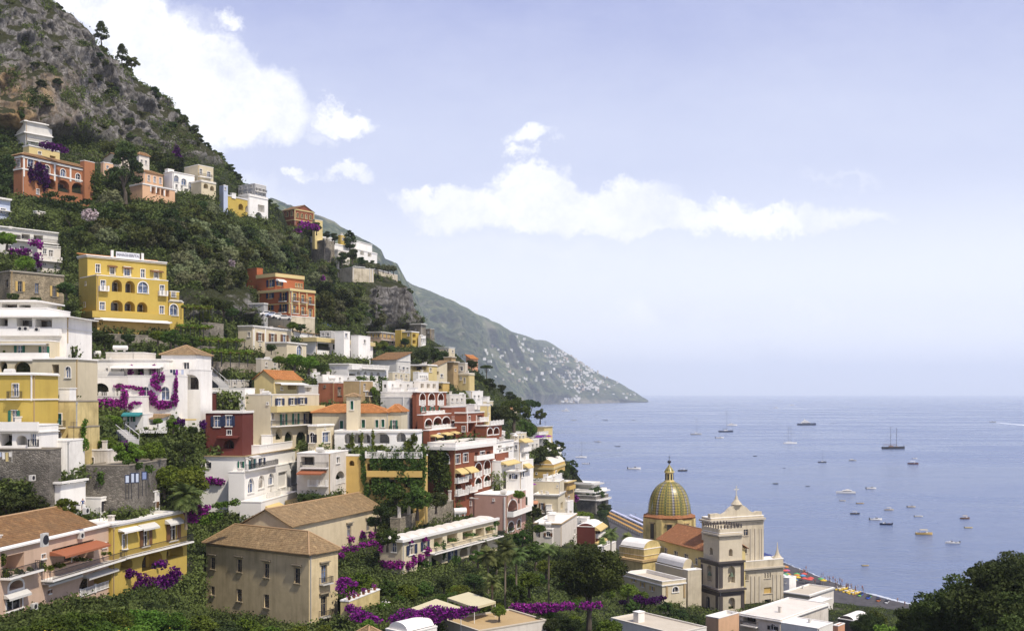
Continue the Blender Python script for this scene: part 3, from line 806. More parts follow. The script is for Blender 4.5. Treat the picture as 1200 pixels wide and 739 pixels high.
            w, hh = (v[4], v[5]) if n > 1 else (v[2], v[3])
            for i in range(n):
                t = i/(n-1) if n > 1 else 0
                u = u0+(u1-u0)*t; z = (z0+z1)/2
                xx = x0+(x1-x0)*t; ua = f.hit(xx-w/k_/2, y0)[0]; ub = f.hit(xx+w/k_/2, y0)[0]
                dd = d0+(d1-d0)*t; hm = hh/k_/F*dd; wm = min(abs(ub-ua), hm*1.6 if k not in 'lqe' else hm*4)
                add_window(s.h, f, k, u, z-hm/2, wm, hm, opt, s.trim, s.mat)
    def roof(s, kind, rc, par, cap, eave, rise, col, stain, clutter):
        C, dL, dR, wL, wR, zt = s.C, s.dL, s.dR, s.wL, s.wR, s.zt; h = s.h
        def q(a, b, z): p = C+dL*a+dR*b; return Vector((p.x, p.y, z))
        if kind in ('flat', 'vault', 'bumps', 'dome'):
            pz = zt-par; rm = paint(rc or 'white', .3); m = MB(); t = .25
            m.quad(q(t, t, pz), q(t, wR-t, pz), q(wL-t, wR-t, pz), q(wL-t, t, pz))
            m.build('roof', rm, h.root)
            m = MB(); c0 = [(0, 0), (0, wR), (wL, wR), (wL, 0)]; e = .06
            o_ = [(-e, -e), (-e, wR+e), (wL+e, wR+e), (wL+e, -e)]; i_ = [(t, t), (t, wR-t), (wL-t, wR-t), (wL-t, t)]
            for k in range(4):
                a, b, c, d = o_[k], o_[(k+1) % 4], i_[(k+1) % 4], i_[k]
                m.quad(q(*a, zt+.1), q(*b, zt+.1), q(*c, zt+.1), q(*d, zt+.1)); m.quad(q(*a, zt-.08), q(*b, zt-.08), q(*b, zt+.1), q(*a, zt+.1))
                m.quad(q(*a, zt-.08), q(*b, zt-.08), q(*c0[(k+1) % 4], zt-.08), q(*c0[k], zt-.08)); m.quad(q(*d, pz), q(*c, pz), q(*c, zt+.1), q(*d, zt+.1))
            m.build('parapet', paint(cap or ('white' if not hasattr(col, 'name') else 'lgrey'), .25), h.root)
            if kind == 'vault' or kind == 'bumps':      # barrel vault, or a row of them, across the short way
                m = MB(); n = 1 if kind == 'vault' else max(2, int(round(wR/3.4))); hgt = rise or 1.0
                alongR = wR >= wL or kind == 'bumps'
                ng = 10
                for b_ in range(n):
                    if kind == 'bumps': b0, b1 = wR*b_/n+t, wR*(b_+1)/n; A0, A1 = t, wL-t
                    else: b0, b1, A0, A1 = t, wR-t, t, wL-t
                    G = []
                    for i in range(ng+1):
                        row = []
                        for j in range(ng+1):
                            x = A0+(A1-A0)*i/ng; y = b0+(b1-b0)*j/ng; sx = 2*i/ng-1; sy = 2*j/ng-1
                            if kind == 'vault': zz = hgt*math.sqrt(max(0, 1-(sx*.98)**2)) if alongR else hgt*math.sqrt(max(0, 1-(sy*.98)**2))
                            else: zz = hgt*((1-sx**4)*(1-sy**2))**.6
                            row.append(q(x, y, pz+.05+zz))
                        G.append(row)
                    for i in range(ng):
                        for j in range(ng): m.quad(G[i][j], G[i+1][j], G[i+1][j+1], G[i][j+1])
                    if kind == 'vault':
                        gm = m
                        for e_ in (0, ng):
                            gm = MB()
                            if alongR: gm.poly([G[i][e_] for i in range(ng+1)]+[q(A1, b0 if e_ == 0 else b1, pz), q(A0, b0 if e_ == 0 else b1, pz)])
                            else: gm.poly([G[e_][j] for j in range(ng+1)]+[q(A0 if e_ == 0 else A1, b1, pz), q(A0 if e_ == 0 else A1, b0, pz)])
                            gm.build('gable', s.mat, h.root)
                m.build('vault', paint(rc or 'white', .3), h.root, smooth=True)
        else:
            e = eave; r = rise or min(wL, wR)*.26; m = MB(); x0, x1, y0, y1 = -e, wL+e, -e, wR+e; zz = zt+.02; th = .16
            if kind == 'hip':
                k = min(x1-x0, y1-y0)/2
                if (x1-x0) >= (y1-y0): a, b = ((x0+k), (y0+y1)/2), ((x1-k), (y0+y1)/2)
                else: a, b = ((x0+x1)/2, y0+k), ((x0+x1)/2, y1-k)
                if (x1-x0) >= (y1-y0): fs = [([(x0, y0), (x1, y0), b, a], 0), ([(x1, y0), (x1, y1), b], 1), ([(x1, y1), (x0, y1), a, b], 0), ([(x0, y1), (x0, y0), a], 1)]
                else: fs = [([(x0, y1), (x0, y0), a, b], 1), ([(x0, y0), (x1, y0), a], 0), ([(x1, y0), (x1, y1), b, a], 1), ([(x1, y1), (x0, y1), b], 0)]
                top = {a, b}
            else:   # gable; ridge along L ('gableL') or along R ('gableR'); lean-to 'shedL'/'shedR' fall towards that face
                if kind == 'gableL': a, b = (x0, (y0+y1)/2), (x1, (y0+y1)/2); fs = [([(x0, y0), (x1, y0), b, a], 0), ([(x1, y1), (x0, y1), a, b], 0)]
                elif kind == 'gableR': a, b = ((x0+x1)/2, y0), ((x0+x1)/2, y1); fs = [([(x0, y1), (x0, y0), a, b], 1), ([(x1, y0), (x1, y1), b, a], 1)]
                elif kind == 'shedL': a, b = (x0, y1), (x1, y1); fs = [([(x0, y0), (x1, y0), b, a], 0)]
                else: a, b = (x1, y0), (x1, y1); fs = [([(x0, y1), (x0, y0), a, b], 1)]
                top = {a, b}
                g = MB(); E = {'gableL': [((0, 0), (0, wR), (0, wR/2)), ((wL, 0), (wL, wR), (wL, wR/2))], 'gableR': [((0, 0), (wL, 0), (wL/2, 0)), ((0, wR), (wL, wR), (wL/2, wR))],
                         'shedL': [((0, 0), (0, wR), (0, wR)), ((wL, 0), (wL, wR), (wL, wR))], 'shedR': [((0, 0), (wL, 0), (wL, 0)), ((0, wR), (wL, wR), (wL, wR))]}[kind]
                for A_, B_, T in E: g = MB(); g.poly([q(*A_, zt), q(*B_, zt), q(*T, zt+r*.97)]); g.build('gable', s.mat, h.root)
                g = MB()
                if kind == 'shedL': g.quad(q(0, wR, zt), q(wL, wR, zt), q(wL, wR, zt+r*.97), q(0, wR, zt+r*.97))
                if kind == 'shedR': g.quad(q(wL, 0, zt), q(wL, wR, zt), q(wL, wR, zt+r*.97), q(wL, 0, zt+r*.97))
                if g.v: g.build('gable', s.mat, h.root)
            for pts, ax in fs:
                p3 = [q(*p, zz+(r if p in top else 0)) for p in pts]; uv = []
                for p, P3 in zip(pts, p3):
                    al = p[0] if ax == 0 else p[1]; eb = pts[0]; d2 = (p[1]-eb[1]) if ax == 0 else (p[0]-eb[0])
                    uv.append((al, math.hypot(d2, r if p in top else 0)))
                m.add(p3, [tuple(range(len(p3)))], [uv]); m.add([v-Vector((0, 0, th)) for v in p3], [tuple(range(len(p3)))[::-1]])
                n = len(p3)
                for i in range(n):
                    a1, b1 = p3[i], p3[(i+1) % n]; m.quad(a1-Vector((0, 0, th)), b1-Vector((0, 0, th)), b1, a1, [(0, 0), (.3, 0), (.3, .1), (0, .1)])
            m.build('roof', T_(rc or 'brown'), h.root)
            rg = MB(); a3, b3 = (q(*t_, zz+r) for t_ in list(fs[0][0])[2:4]); rg.tube([a3, b3], .14, 6)
            if kind == 'hip':
                for cx, cy in ((x0, y0), (x1, y0), (x0, y1), (x1, y1)):
                    e3 = a3 if (q(cx, cy, 0)-a3).xy.length < (q(cx, cy, 0)-b3).xy.length else b3; rg.tube([q(cx, cy, zz), e3], .12, 6)
            rg.build('ridge_tiles', flat((.42, .27, .14) if rc != 'orange' else (.55, .24, .08)), h.root)
        s.top = zt-par if kind in ('flat', 'bumps', 'vault') else zt
        rnd = random.Random(int(abs(C.x*13+C.y*7)))
        for k in range(clutter):
            a, b = rnd.uniform(.15, .85)*wL, rnd.uniform(.12, .88)*wR; c = q(a, b, s.top); t = rnd.random(); yaw = math.atan2(dR.y, dR.x)
            m = MB()
            if t < .35:
                m.cbox(c, .9, .35, .8, yaw); m.lathe(c+Vector((0, 0, .4)), [(.001, .0), (.2, .0)], 8); m.build('air_conditioner', flat('lgrey'), h.root)
            elif t < .6:
                m.cbox(c, .6, .6, 1.3, yaw); m.cbox(c+Vector((0, 0, 1.3)), .8, .8, .12, yaw); m.build('chimney', paint('offwhite', .5), h.root)
            elif t < .8:
                A_ = dL*1.2; m.tube([c+Vector((0, 0, .6))-A_*.6, c+Vector((0, 0, .6))-A_*.55, c+Vector((0, 0, .6))+A_*.55, c+Vector((0, 0, .6))+A_*.6], [.25, .48, .48, .25], 10)
                m.cbox(c, .2, .8, .25, yaw); m.build('water_tank', flat('lgrey'), h.root)
            elif t < .9:
                m.tube([c, c+Vector((0, 0, 2.6))], .035, 5); 
                for j in range(4): m.tube([c+Vector((-.5, 0, 2.0+.16*j)), c+Vector((.5, .1, 2.0+.16*j))], .02, 4)
                m.build('antenna', flat('iron'), h.root)
            else:
                w_ = rnd.uniform(1.6, 2.6); m.cbox(c, w_, w_*.8, 1.9, yaw); m.cbox(c+Vector((0, 0, 1.9)), w_+.2, w_*.8+.2, .15, yaw); m.build('roof_hut', paint('white', .3), h.root)
# ------------------------------------------------------------------ the town, from the top of the slope down
K5 = 4.925; K8 = 8.214; K6 = 5.91
# --- villas under the cliff
a = B(HS('modern_villa', 'white modern two storey villa right under the tan cliff face at top left'), 19, 30, 61, 141, 167, 285, 42, 'lgrey', cr=(0, 140, K6),
      win='q:>R 270,35 150,26; q:> 300,128 160,34; c 10 6 .8; c 88 8 .9; b:i 180,150 350,170 .9', clutter=0)
a = B(HS('orange_villa', 'long orange villa with white trim, arched loggias and a purple creeper'), 16, 26, 107, 181, 229, 262, 30, 'villa', 'hip', 'brown', cr=(0, 140, K6), rise=1.3, eave=.7,
      win='''w:< 126,305 24,50; a:T> 212,298 40,64; a> 0,0 1,1; a:> 325,345 38,56; a:> 436,372 34,56; a:> 540,402 32,54; w:> 612,417 24,40;
      l:b> 357,448 56,70; l:bR> 440,462 80,80; l:bR> 540,476 84,72; w:> 262,500 20,34; c 250 14 .3; c 335 10 .2; p 165,270 165,395 12; p 270,290 270,405 12;
      p 378,310 378,425 12; p 487,335 487,430 12; p 588,355 588,440 12; p 632,365 632,445 10''')
B(None, 27, 34, 70, 171, 190, 271, 34, 'butter', cr=(0, 140, K6), root=a, wallname='upper_wall', win='w:> 275,232 22,18; q:> 365,262 40,20; c 175 6', clutter=2)
B(None, 94, 99, 111, 188, 200, 277, 30, 'villa', cr=(0, 140, K6), root=a, wallname='side_wall', win='w:> 592,322 18,32', par=.2)
a = B(HS('gabled_house', 'beige gabled house half hidden behind the tall dark pine at top left'), 121, 140, 156, 182, 200, 292, 35, 'sand', 'gableR', 'brown', cr=(0, 140, K6), win='w:< 740,262 18,26')
a = B(HS('ochre_cottage', 'small peach cottage at the left edge of the tall dark pine'), 118, 121, 133, 190, 205, 283, 35, 'peach', cr=(0, 140, K6), win='w:> 745,330 16,20')
a = B(HS('pink_villa', 'pink terraced villa with a pergola of white columns right of the tall dark pine'), 158, 168, 191, 201, 225, 282, 34, 'peach', 'hip', 'brown', cr=(100, 140, K6), win='w:>*3 440,392 520,440 16,40', rise=1.2)
B(None, 160, 163, 175, 181, 200, 288, 34, 'offwhite', 'hip', 'brown', cr=(100, 140, K6), root=a, wallname='upper_wall', win='w:>*2 390,290 420,300 14,26', rise=1)
B(None, 152, 167, 205, 216, 233, 272, 34, 'peach', cr=(100, 140, K6), root=a, wallname='loggia_wall', win='l:<O 420,505 40,50; q:>O*4 470,480 570,525 24,46; c 440 8; p 452,455 452,500 9 white; p 490,470 490,510 9 white; p 545,490 545,530 9 white', par=.3)
a = B(HS('white_villa', 'white villa with three tall arched blue windows right of the pink terraced villa'), 190, 202, 228, 201, 224, 287, 38, 'white', cr=(100, 140, K6), wL=5,
      win='a:LT> 630,410 32,44; a:LT> 682,432 34,44; a:LT> 725,455 22,44; w:> 632,462 16,24; w:> 668,468 14,18; w:> 700,490 30,20; c 358 5', clutter=1)
a = B(HS('cream_villa', 'tall cream villa with a balcony below the purple creeper on the cliff'), 216, 232, 250, 193, 216, 293, 38, 'cream', cr=(100, 140, K6),
      win='w:> 800,360 18,34; w:> 855,380 22,34; b:i 780,390 865,412 1.4; w:< 755,460 14,30', clutter=2)
B(None, 224, 236, 253, 211, 227, 288, 38, 'cream', cr=(100, 140, K6), root=a, wallname='lower_wall', win='q:> 800,455 14,32; l:> 835,462 32,34; l:> 878,478 28,34; c 425 5')
a = B(HS('blue_hut', 'tiny blue and white hut between the cream villa and the grey one'), 257, 262, 267, 217, 226, 305, 40, 'bluew', win='w:> 264,221 2,3')
a = B(HS('grey_villa', 'grey two storey villa topmost on the ridge beside a yellow one'), 279, 298.5, 312, 215, 236, 335, 32, 'grey', cr=(240, 200, 4.615),
      win='w:<*3 195,92 250,88 10,14; w:<*3 200,122 250,122 10,12; w:>*3 278,100 318,108 10,16; w:>*3 278,125 318,130 9,16; b:i 270,112 328,118 1', clutter=1)
a = B(HS('yellow_villa', 'bright yellow villa with two arches left of a white block on the ridge'), 258, 264, 298, 229, 247, 318, 30, 'yellow', cr=(240, 200, 4.615),
      win='w:> 150,150 16,16; w:> 182,156 16,18; w:> 212,162 12,16; l:> 195,196 26,34; l:> 232,208 26,36; c 128 5', clutter=1)
a = B(HS('white_house', 'white block with a dark loggia right of the bright yellow ridge villa'), 279, 291, 314, 227, 252, 326, 32, 'white', cr=(240, 200, 4.615), win='q:> 305,205 36,38; l:> 292,240 34,30; c 130 6', clutter=1)
a = B(HS('red_villa', 'dark red villa with cream trim under a long brown roof on the ridge'), 329, 345, 368, 245, 264, 388, 38, 'brick', 'gableL', 'brown', cr=(240, 200, 4.615), rise=2.6, trim='butter',
      win='a:T<*3 422,238 470,232 12,26; a:T>*4 502,238 572,254 11,24; c 205 6; c 262 5; p 486,205 486,260 7; p 590,225 590,275 7')
B(None, 366, 369, 378, 257, 268, 382, 38, 'butter', cr=(240, 200, 4.615), root=a, wallname='annex_wall', win='a:> 605,285 9,14')
a = B(HS('terraced_villa', 'white terraced villa on a stone footing below the red ridge villa'), 364, 372, 392, 277, 283, 384, 40, 'white', cr=(340, 260, 8), win='q:> 330,165 110,30; c 130 7 .5', clutter=1)
B(None, 364, 380, 392, 281, 306, 380, 42, stonemat(), cr=(340, 260, 8), root=a, wallname='footing', par=.1)
B(None, 378, 386, 412, 284, 293, 384, 30, 'white', cr=(340, 260, 8), root=a, wallname='terrace_wall', win='w:>*3 420,215 520,225 18,18; c 195 6')
B(None, 392, 396, 410, 292, 302, 380, 30, 'offwhite', cr=(340, 260, 8), root=a, wallname='lower_wall', win='q:> 500,290 70,22; c 262 6')
a = B(HS('yellow_cottage', 'tiny yellow cottage behind the cypress on the ridge'), 396, 399, 405, 275, 286, 398, 30, 'yellow', win='w:> 402,280 2,3')
a = B(HS('arcaded_villa', 'white arcaded villa with rounded arches topmost at the ridge end'), 411, 415, 436, 283, 293, 398, 24, 'white', cr=(340, 260, 8),
      win='l:>*2 655,215 720,228 44,44; w:> 612,212 14,20; c 170 6')
B(None, 413, 417, 442, 291, 304, 394, 24, 'white', cr=(340, 260, 8), root=a, wallname='lower_wall', win='l:>*2 675,290 745,305 36,44; w:> 790,300 16,24; c 252 6')
a = B(HS('retaining_wall', 'tall pale retaining wall with a railing on the rock spur', 'wall'), 396, 413, 438, 313, 330, 374, 46, 'churchw', cr=(340, 260, 8), stain=1.0, par=.3,
      win='b:i 590,412 700,425 .4; p 590,420 590,540 8 lgrey; p 770,440 770,560 10 lgrey; p 745,430 745,560 6 lgrey')
a = B(HS('parapet_wall', 'low pale wall running right along the top of the rock spur', 'wall'), 434, 438, 466, 315.5, 320, 382, 20, 'churchw', cr=(340, 260, 8), stain=.9, par=.1, wL=2, win='b:i 780,440 940,470 .3')

# --- the left edge, upper
a = B(HS('balconied_house', 'pale grey balconied house with purple creeper at the left edge'), -60, -45, 68, 274, 302, 228, 42, 'lgrey', cr=(0, 220, K8), ya=60,
      win='''q:> 155,470 90,42; q:b> 248,470 80,48; q:b> 370,480 90,48; q:b> 465,500 100,50; q:> 10,450 60,40; b:i 100,500 550,545 1.3; w:> 215,580 44,40; c 425 10 .6; w:> 90,570 40,34''', par=.3, clutter=0)
B(None, 38, 44, 71, 289, 318, 221, 42, 'offwhite', cr=(0, 220, K8), root=a, wallname='lower_wall', win='w:> 430,610 36,50; w:> 490,630 44,60; b:w 350,690 580,720 1.2; w:> 430,735 40,22; w:> 545,600 26,40; c 545 8')
a = B(HS('small_pavilion', 'white terrace pavilion cut by the left edge of the picture'), -30, -20, 12, 231, 254, 244, 35, 'bluew', cr=(0, 220, K8), win='q:> 40,100 70,40; c 70 16 1; w:> 30,220 50,40; c 190 9 1')
a = B(HS('garden_niche', 'small stone garden shrine in the dark hedge below the orange villa', 'shrine'), 41, 43, 53, 247, 253, 237, 30, 'offwhite', 'flat', cr=(0, 220, K8), win='l:>O 385,245 36,34', wL=1.5)
a = B(HS('ruined_house', 'roofless weathered stone house with empty windows at the left edge'), -4, 12, 75, 317, 366, 186, 38, stonemat((.33, .27, .18), 'ruin'), cr=(0, 260, K5), trim='stone',
      win='w:<N 40,355 18,44; w:yN> 115,372 26,58; w:N> 213,382 22,56; w:yN> 313,400 24,60; q:O> 395,440 1,1; c 280 8', par=1.2)
a = B(HS('yellow_hotel', 'big bright yellow hotel with arches, balconies and a name board on the hillside', 'hotel'), 94, 113, 197, 322, 386, 196, 45, 'yellow', cr=(90, 290, 9.23), par=.4, ya=113,
      win='''d:WL> 283,410 50,110; w:LT> 275,630 54,80; l:> 434,412 110,130; l:> 576,424 104,130; a:L> 716,430 108,118; d:WL> 922,462 46,108; w:L> 918,672 46,80;
      l:> 432,628 130,118; l:> 573,634 114,108; l:> 708,644 112,108; w:< 97,388 10,36; w:< 84,618 16,50; c 690 70 1.6 yellow''')
B(None, 94.5, 102.5, 195, 299, 325, 199, 45, 'yellow', 'shedR', 'orange', cr=(90, 290, 9.23), root=a, wallname='upper_wall', rise=.9, wL=5, ya=103, win='''w:> 228,225 46,86; w:> 385,245 48,86; w:L> 545,258 64,90; w:L> 714,280 44,88;
      w:> 860,294 44,90; c 78 12 .5; c 98 6 .35; v 330,190 430,195 14 .7 brown; v 490,208 600,213 12 .7 brown; v 790,238 925,255 14 .8 brown''')
B(None, 196, 198, 215, 353, 386, 206, 44, 'yellow', cr=(90, 290, 9.23), root=a, wallname='side_wall', wL=2, win='a:LT> 1048,672 84,118; b:i 990,565 1135,570 .4')
B(None, 197, 199, 210, 341, 354, 209, 44, 'yellow', cr=(90, 290, 9.23), root=a, wallname='side_upper_wall', wL=2, win='w:L> 1045,505 44,54')
B(None, 109, 114, 199, 374, 386, 191, 45, 'ochre', cr=(0, 260, K5), root=a, wallname='terrace_wall', wL=3, deep=1.2, par=.2, win='w:L>*5 600,578 942,594 26,38; c 556 8 1.2; v 575,552 965,570 12 1.6 white')
YH = a
a = B(HS('orange_palazzo', 'deep orange villa with yellow corner quoins and a roof terrace', 'villa'), 302, 340, 369, 338, 372, 250, 38, 'orange', cr=(200, 290, K5), trim='butter', ya=340, par=.3,
      win='''w:n< 575,278 22,30; w:n< 573,347 22,32; d:n< 653,285 22,50; d:n< 652,350 22,46; d:L> 715,287 18,44; d:L> 762,295 16,42; d:L> 805,307 16,42; d:L> 713,358 18,44; d:L> 762,366 16,42; w:L> 806,378 18,44;
      c 236 14 .4 butter; c 318 5 .15 butter; p 510,250 510,372 10 butter; p 686,240 686,380 9 butter; p 700,240 700,382 9 butter; p 740,255 740,385 6 butter; p 785,262 785,390 6 butter; p 832,280 832,400 9 butter''')
B(None, 301, 323, 356, 320, 338, 256, 38, 'orange', cr=(200, 290, K5), root=a, wallname='upper_wall', trim='butter', par=.9,
      win='w:n< 578,207 24,42; w:n< 627,207 18,26; w:L>*3 724,215 755,222 10,22; c 148 20 .4 butter; v 600,178 650,185 14 1.6 white', cap='orange')
B(None, 289, 301, 308, 314, 338, 262, 38, 'orange', cr=(200, 290, K5), root=a, wallname='stair_wall', win='q:< 487,200 30,50', cap='orange')
B(None, 309, 341, 369, 370, 388, 247, 38, 'churchw', cr=(200, 290, K5), root=a, wallname='footing', par=.1, stain=.9)
OP = a
a = B(HS('stone_wall', 'long grey retaining wall holding the road left of the orange villa', 'wall'), 276, 309, 316, 355, 364, 240, 20, 'grey', cr=(200, 290, K5), par=.1, stain=.9, wR=2, win='c 318 8 .2 lgrey')

# --- second tier
a = B(HS('shuttered_villa', 'cream villa with brown shutters and two big arched windows below the orange villa', 'villa'), 279, 296, 341, 383, 411, 218, 18, 'pale', cr=(200, 290, K5),
      win='''w:< 452,500 14,26; w:b> 515,515 22,46; w:b> 588,520 22,46; w:b> 656,524 22,42; o> 515,558 10,10; w:> 463,555 10,20; c 448 6 .35; p 478,460 478,590 10 white; p 545,460 545,600 8 white''', clutter=1)
B(None, 324, 336, 359, 401, 421, 214, 16, 'pale', cr=(200, 290, K5), root=a, wallname='wing_wall', wL=6, win='a:bT< 655,592 44,60; a:LT> 742,592 30,56; c 543 7 .3; w:> 790,605 8,14')
# long white hotel, stepped
a = B(HS('white_hotel', 'long white stepped hotel with cream fascia and terraces in the middle of the hill', 'hotel'), 352, 370, 437, 395, 416, 243, 22, 'white', cr=(330, 380, K8), ya=370,
      win='''q:>R 405,215 120,66; q:>R 560,225 140,62; q:> 640,235 60,52; q:> 750,250 70,54; q:> 820,258 50,50; c 125 40 .9 butter; b:s 475,250 830,320 1.6; w:> 515,340 44,60; l:S> 665,322 46,44; l:S> 732,326 46,44; q:> 790,350 60,46''', clutter=4)
B(None, 342, 352, 376, 389, 396, 247, 20, 'white', 'shedR', 'old', cr=(330, 380, K8), root=a, wallname='upper_wall', win='w:>*3 260,100 340,108 22,20', wL=7)
B(None, 398, 403, 410, 388, 398, 246, 20, 'white', cr=(330, 380, K8), root=a, wallname='tower_wall', win='w:L> 622,105 26,40', wL=3)
B(None, 375, 388, 400, 388, 396, 250, 14, 'grey', cr=(330, 380, K8), root=a, wallname='rear_wall', win='w:<*4 400,95 540,95 24,30')
B(None, 411, 420, 434, 393, 404, 250, 20, 'white', cr=(330, 380, K8), root=a, wallname='end_wall', win='w:> 800,165 20,34')
B(None, 386, 408, 455, 426, 444, 232, 18, 'white', cr=(330, 380, K8), root=a, wallname='terrace_wall', ya=408, par=1, win='''b:s 630,425 735,430 1.2; b:w 735,400 1000,450 1.2; l:S>*4 740,470 930,478 30,34; c 376 10 .4; q:> 680,490 80,34''')
WH = a
a = B(HS('gabled_white_house', 'house with a big blank grey gable and brown roof right of the stepped hotel'), 443, 464.5, 481, 421, 443, 262, 24, 'lgrey', 'gableL' if False else 'shedL', 'brown', cr=(430, 370, K8), rise=2.5,
      win='w:> 312,490 16,18; w:> 352,510 22,40; w:> 388,515 22,40; o<  145,395 20,20; l:S>*2 365,578 405,585 26,24; c 428 4', wL=9)
a = B(HS('row_house', 'cream row house with wide planted terrace right of the grey gable'), 480, 501, 512, 427, 446, 276, 22, 'butter', cr=(430, 370, K8), win='q:< 500,500 130,46; w:> 612,520 20,38; c 470 8 .3', clutter=3)
a = B(HS('tiled_house', 'yellowish house under a long sloping brown roof among the crowded centre houses'), 499, 509, 524, 430, 447, 282, 26, 'pale', 'shedL', 'old', cr=(430, 370, K8), rise=2.4, win='q:> 672,550 40,34; w:> 720,575 40,30')
a = B(HS('white_terrace_house', 'low white house with many tiny roof boxes left of the cream row house'), 484, 490, 502, 436, 447, 268, 20, 'white', cr=(430, 370, K8), win='w:>*4 515,590 572,592 10,30', clutter=3)
a = B(HS('round_tower', 'stout ochre tower house with a flat cap in the crowded centre', 'tower'), 518, 531, 537, 424, 449, 290, 26, 'tan', cr=(430, 370, K8), stain=.6, win='w:< 760,480 14,20; c 435 12 .6 sand; w:> 850,520 10,20', clutter=1)
B(None, 520, 529, 534, 418, 425, 291, 26, 'tan', cr=(430, 370, K8), root=a, wallname='upper_wall', stain=.6, win='c 392 8 .4 sand')
a = B(HS('arched_house', 'ochre house with a dark round arch below the row houses in the centre'), 511, 519, 523.5, 448, 459, 262, 20, 'ochre', cr=(430, 370, K8), win='l:O< 695,685 50,34; c 640 5', wR=5)
a = B(HS('tall_narrow_house', 'tall narrow cream house with a cypress beside the stout tower'), 534, 549, 556, 437, 458, 292, 24, 'butter', cr=(430, 370, K8), win='w:<*2 905,600 905,600 16,30; w:< 940,620 16,50; q:> 985,620 24,40; q:< 880,600 60,22; c 560 6', clutter=2)
B(None, 536, 545, 548, 425, 438, 296, 24, 'sand', cr=(430, 370, K8), root=a, wallname='upper_wall', win='w:< 910,505 26,40; q:< 935,500 14,60')
a = B(HS('salmon_house', 'salmon pink house standing alone at the right end of the upper row'), 546, 551, 560, 420, 432, 345, 30, 'salmon', 'shedR', 'orange', cr=(430, 370, K8), rise=1.6, win='w:>*2 1010,450 1040,470 12,20')
a = B(HS('flat_roofed_house', 'pale flat roofed house behind the big dark trees left of the salmon house'), 509, 526, 533, 408, 418, 352, 24, 'pale', cr=(430, 370, K8), win='w:<*3 750,330 800,332 16,24; w:> 825,340 14,20; c 300 5', clutter=2)
a = B(HS('pink_terrace_house', 'faded pink terrace house with ochre doors below the rock spur'), 430, 446, 473, 390, 405, 372, 20, 'pink', cr=(430, 370, K8), win='w:y<*2 60,190 110,188 18,34; w:y>*6 150,195 335,210 16,34; b:i 130,228 340,250 1.2; w:>*5 170,250 320,262 16,22; c 150 8 .5', clutter=3)
a = B(HS('yellow_end_house', 'saturated yellow house at the right end of the pink terrace row'), 471, 482, 491, 388, 405, 370, 24, 'yellow', cr=(430, 370, K8), win='w:< 400,180 18,26; q:> 455,190 30,34; q:> 455,250 30,34; c 150 5', clutter=2)
B(None, 463, 470, 475, 386, 396, 376, 24, 'yellow', cr=(430, 370, K8), root=a, wallname='rear_wall', win='w:> 372,150 12,14')
a = B(HS('white_annex', 'narrow white annex against the right side of the yellow end house'), 491, 492.5, 499, 393, 405, 373, 24, 'white', win='w:>*3 494,398 498,399 1.6,4')
a = B(HS('stone_tower', 'brown stone tower with flat roof at the foot of the rock spur', 'tower'), 481, 493, 499, 379, 394, 392, 26, stonemat(), cr=(430, 370, K8), win='c 75 8 .8 lgrey; w:N< 470,130 10,14')
a = B(HS('ruined_tower', 'small ruined stone tower at the far end above the blue slope', 'tower'), 499, 504, 509, 385, 396, 400, 26, stonemat(), win='w:N< 502,389 1.5,2.5')

# --- left edge, middle
a = B(HS('white_apartment_house', 'large white apartment house with stacked balconies at the left edge', 'apartments'), -40, 78, 84, 371, 402, 150, 2, 'white', cr=(0, 340, K8), wL=17, par=.25, wR=10,
      win='''q:b< 30,305 90,80; q:< 235,310 150,86; q:b< 420,315 160,80; b:s 0,420 600,440 1.5 white; c 255 8 1.3; c 365 6 .2''')
B(None, -40, 55, 60, 361, 372, 154, 2, 'white', cr=(0, 340, K8), root=a, wallname='middle_wall', wL=14, wR=9, par=.2, win='b:s 0,235 450,250 1.6')
B(None, -40, 42, 50, 352, 362, 157, 2, 'white', cr=(0, 340, K8), root=a, wallname='upper_wall', wL=12, wR=8, par=.2, win='q:b< 90,160 150,56; q:b< 240,168 110,56; c 105 14 1.6')
B(None, -40, 58, 66, 399, 420, 147, 2, 'pale', cr=(0, 340, K8), root=a, wallname='lower_wall', wL=15, wR=7, par=.2, win='w:v< 190,585 50,104; w:v< 427,590 50,100; b:s 0,655 480,665 1.6; v 0,505 600,510 8 1.2 lgrey')
B(None, -40, 57, 64, 421, 442, 145, 2, 'pale', cr=(0, 380, K5), root=a, wallname='arcade_wall', wL=15, wR=7, par=.1, win='l:< 20,245 44,60; l:< 128,248 94,66; l:< 236,258 40,80; c 205 6')
a = B(HS('cream_annex', 'plain cream annex with one arched window beside the white balconied block', 'house'), 38, 88.5, 92, 420, 466, 142, 3, 'pale', cr=(0, 380, K5), wR=8, win='a:L< 393,274 30,62; q:< 320,262 40,62; c 196 6 .2', clutter=2)
a = B(HS('white_arcaded_house', 'long white house with arches and a terrace overgrown with purple flowers'), 89, 192, 200, 421, 443, 163, 3, 'white', cr=(0, 380, K5), wR=9, par=.3,
      win='''w:L< 548,268 30,46; w:< 618,264 14,24; w:< 645,264 12,28; w:L< 705,270 20,50; q:< 800,268 60,52; w:< 870,272 24,48; w:< 912,272 22,44; b:s 440,300 725,300 .7; v 655,236 950,240 10 1.6 white; c 200 5''', clutter=5)
B(None, 89, 149, 152, 441, 466, 158, 3, 'white', cr=(0, 380, K5), root=a, wallname='arcade_wall', wR=4, par=.1, win='l:< 465,375 56,78; l:W< 578,380 98,84; l:W< 690,378 56,80; w:< 463,408 16,24')
B(None, 88, 165, 170, 464, 482, 152, 3, 'white', cr=(0, 380, K5), root=a, wallname='terrace_wall', wR=6, par=.9, win='')
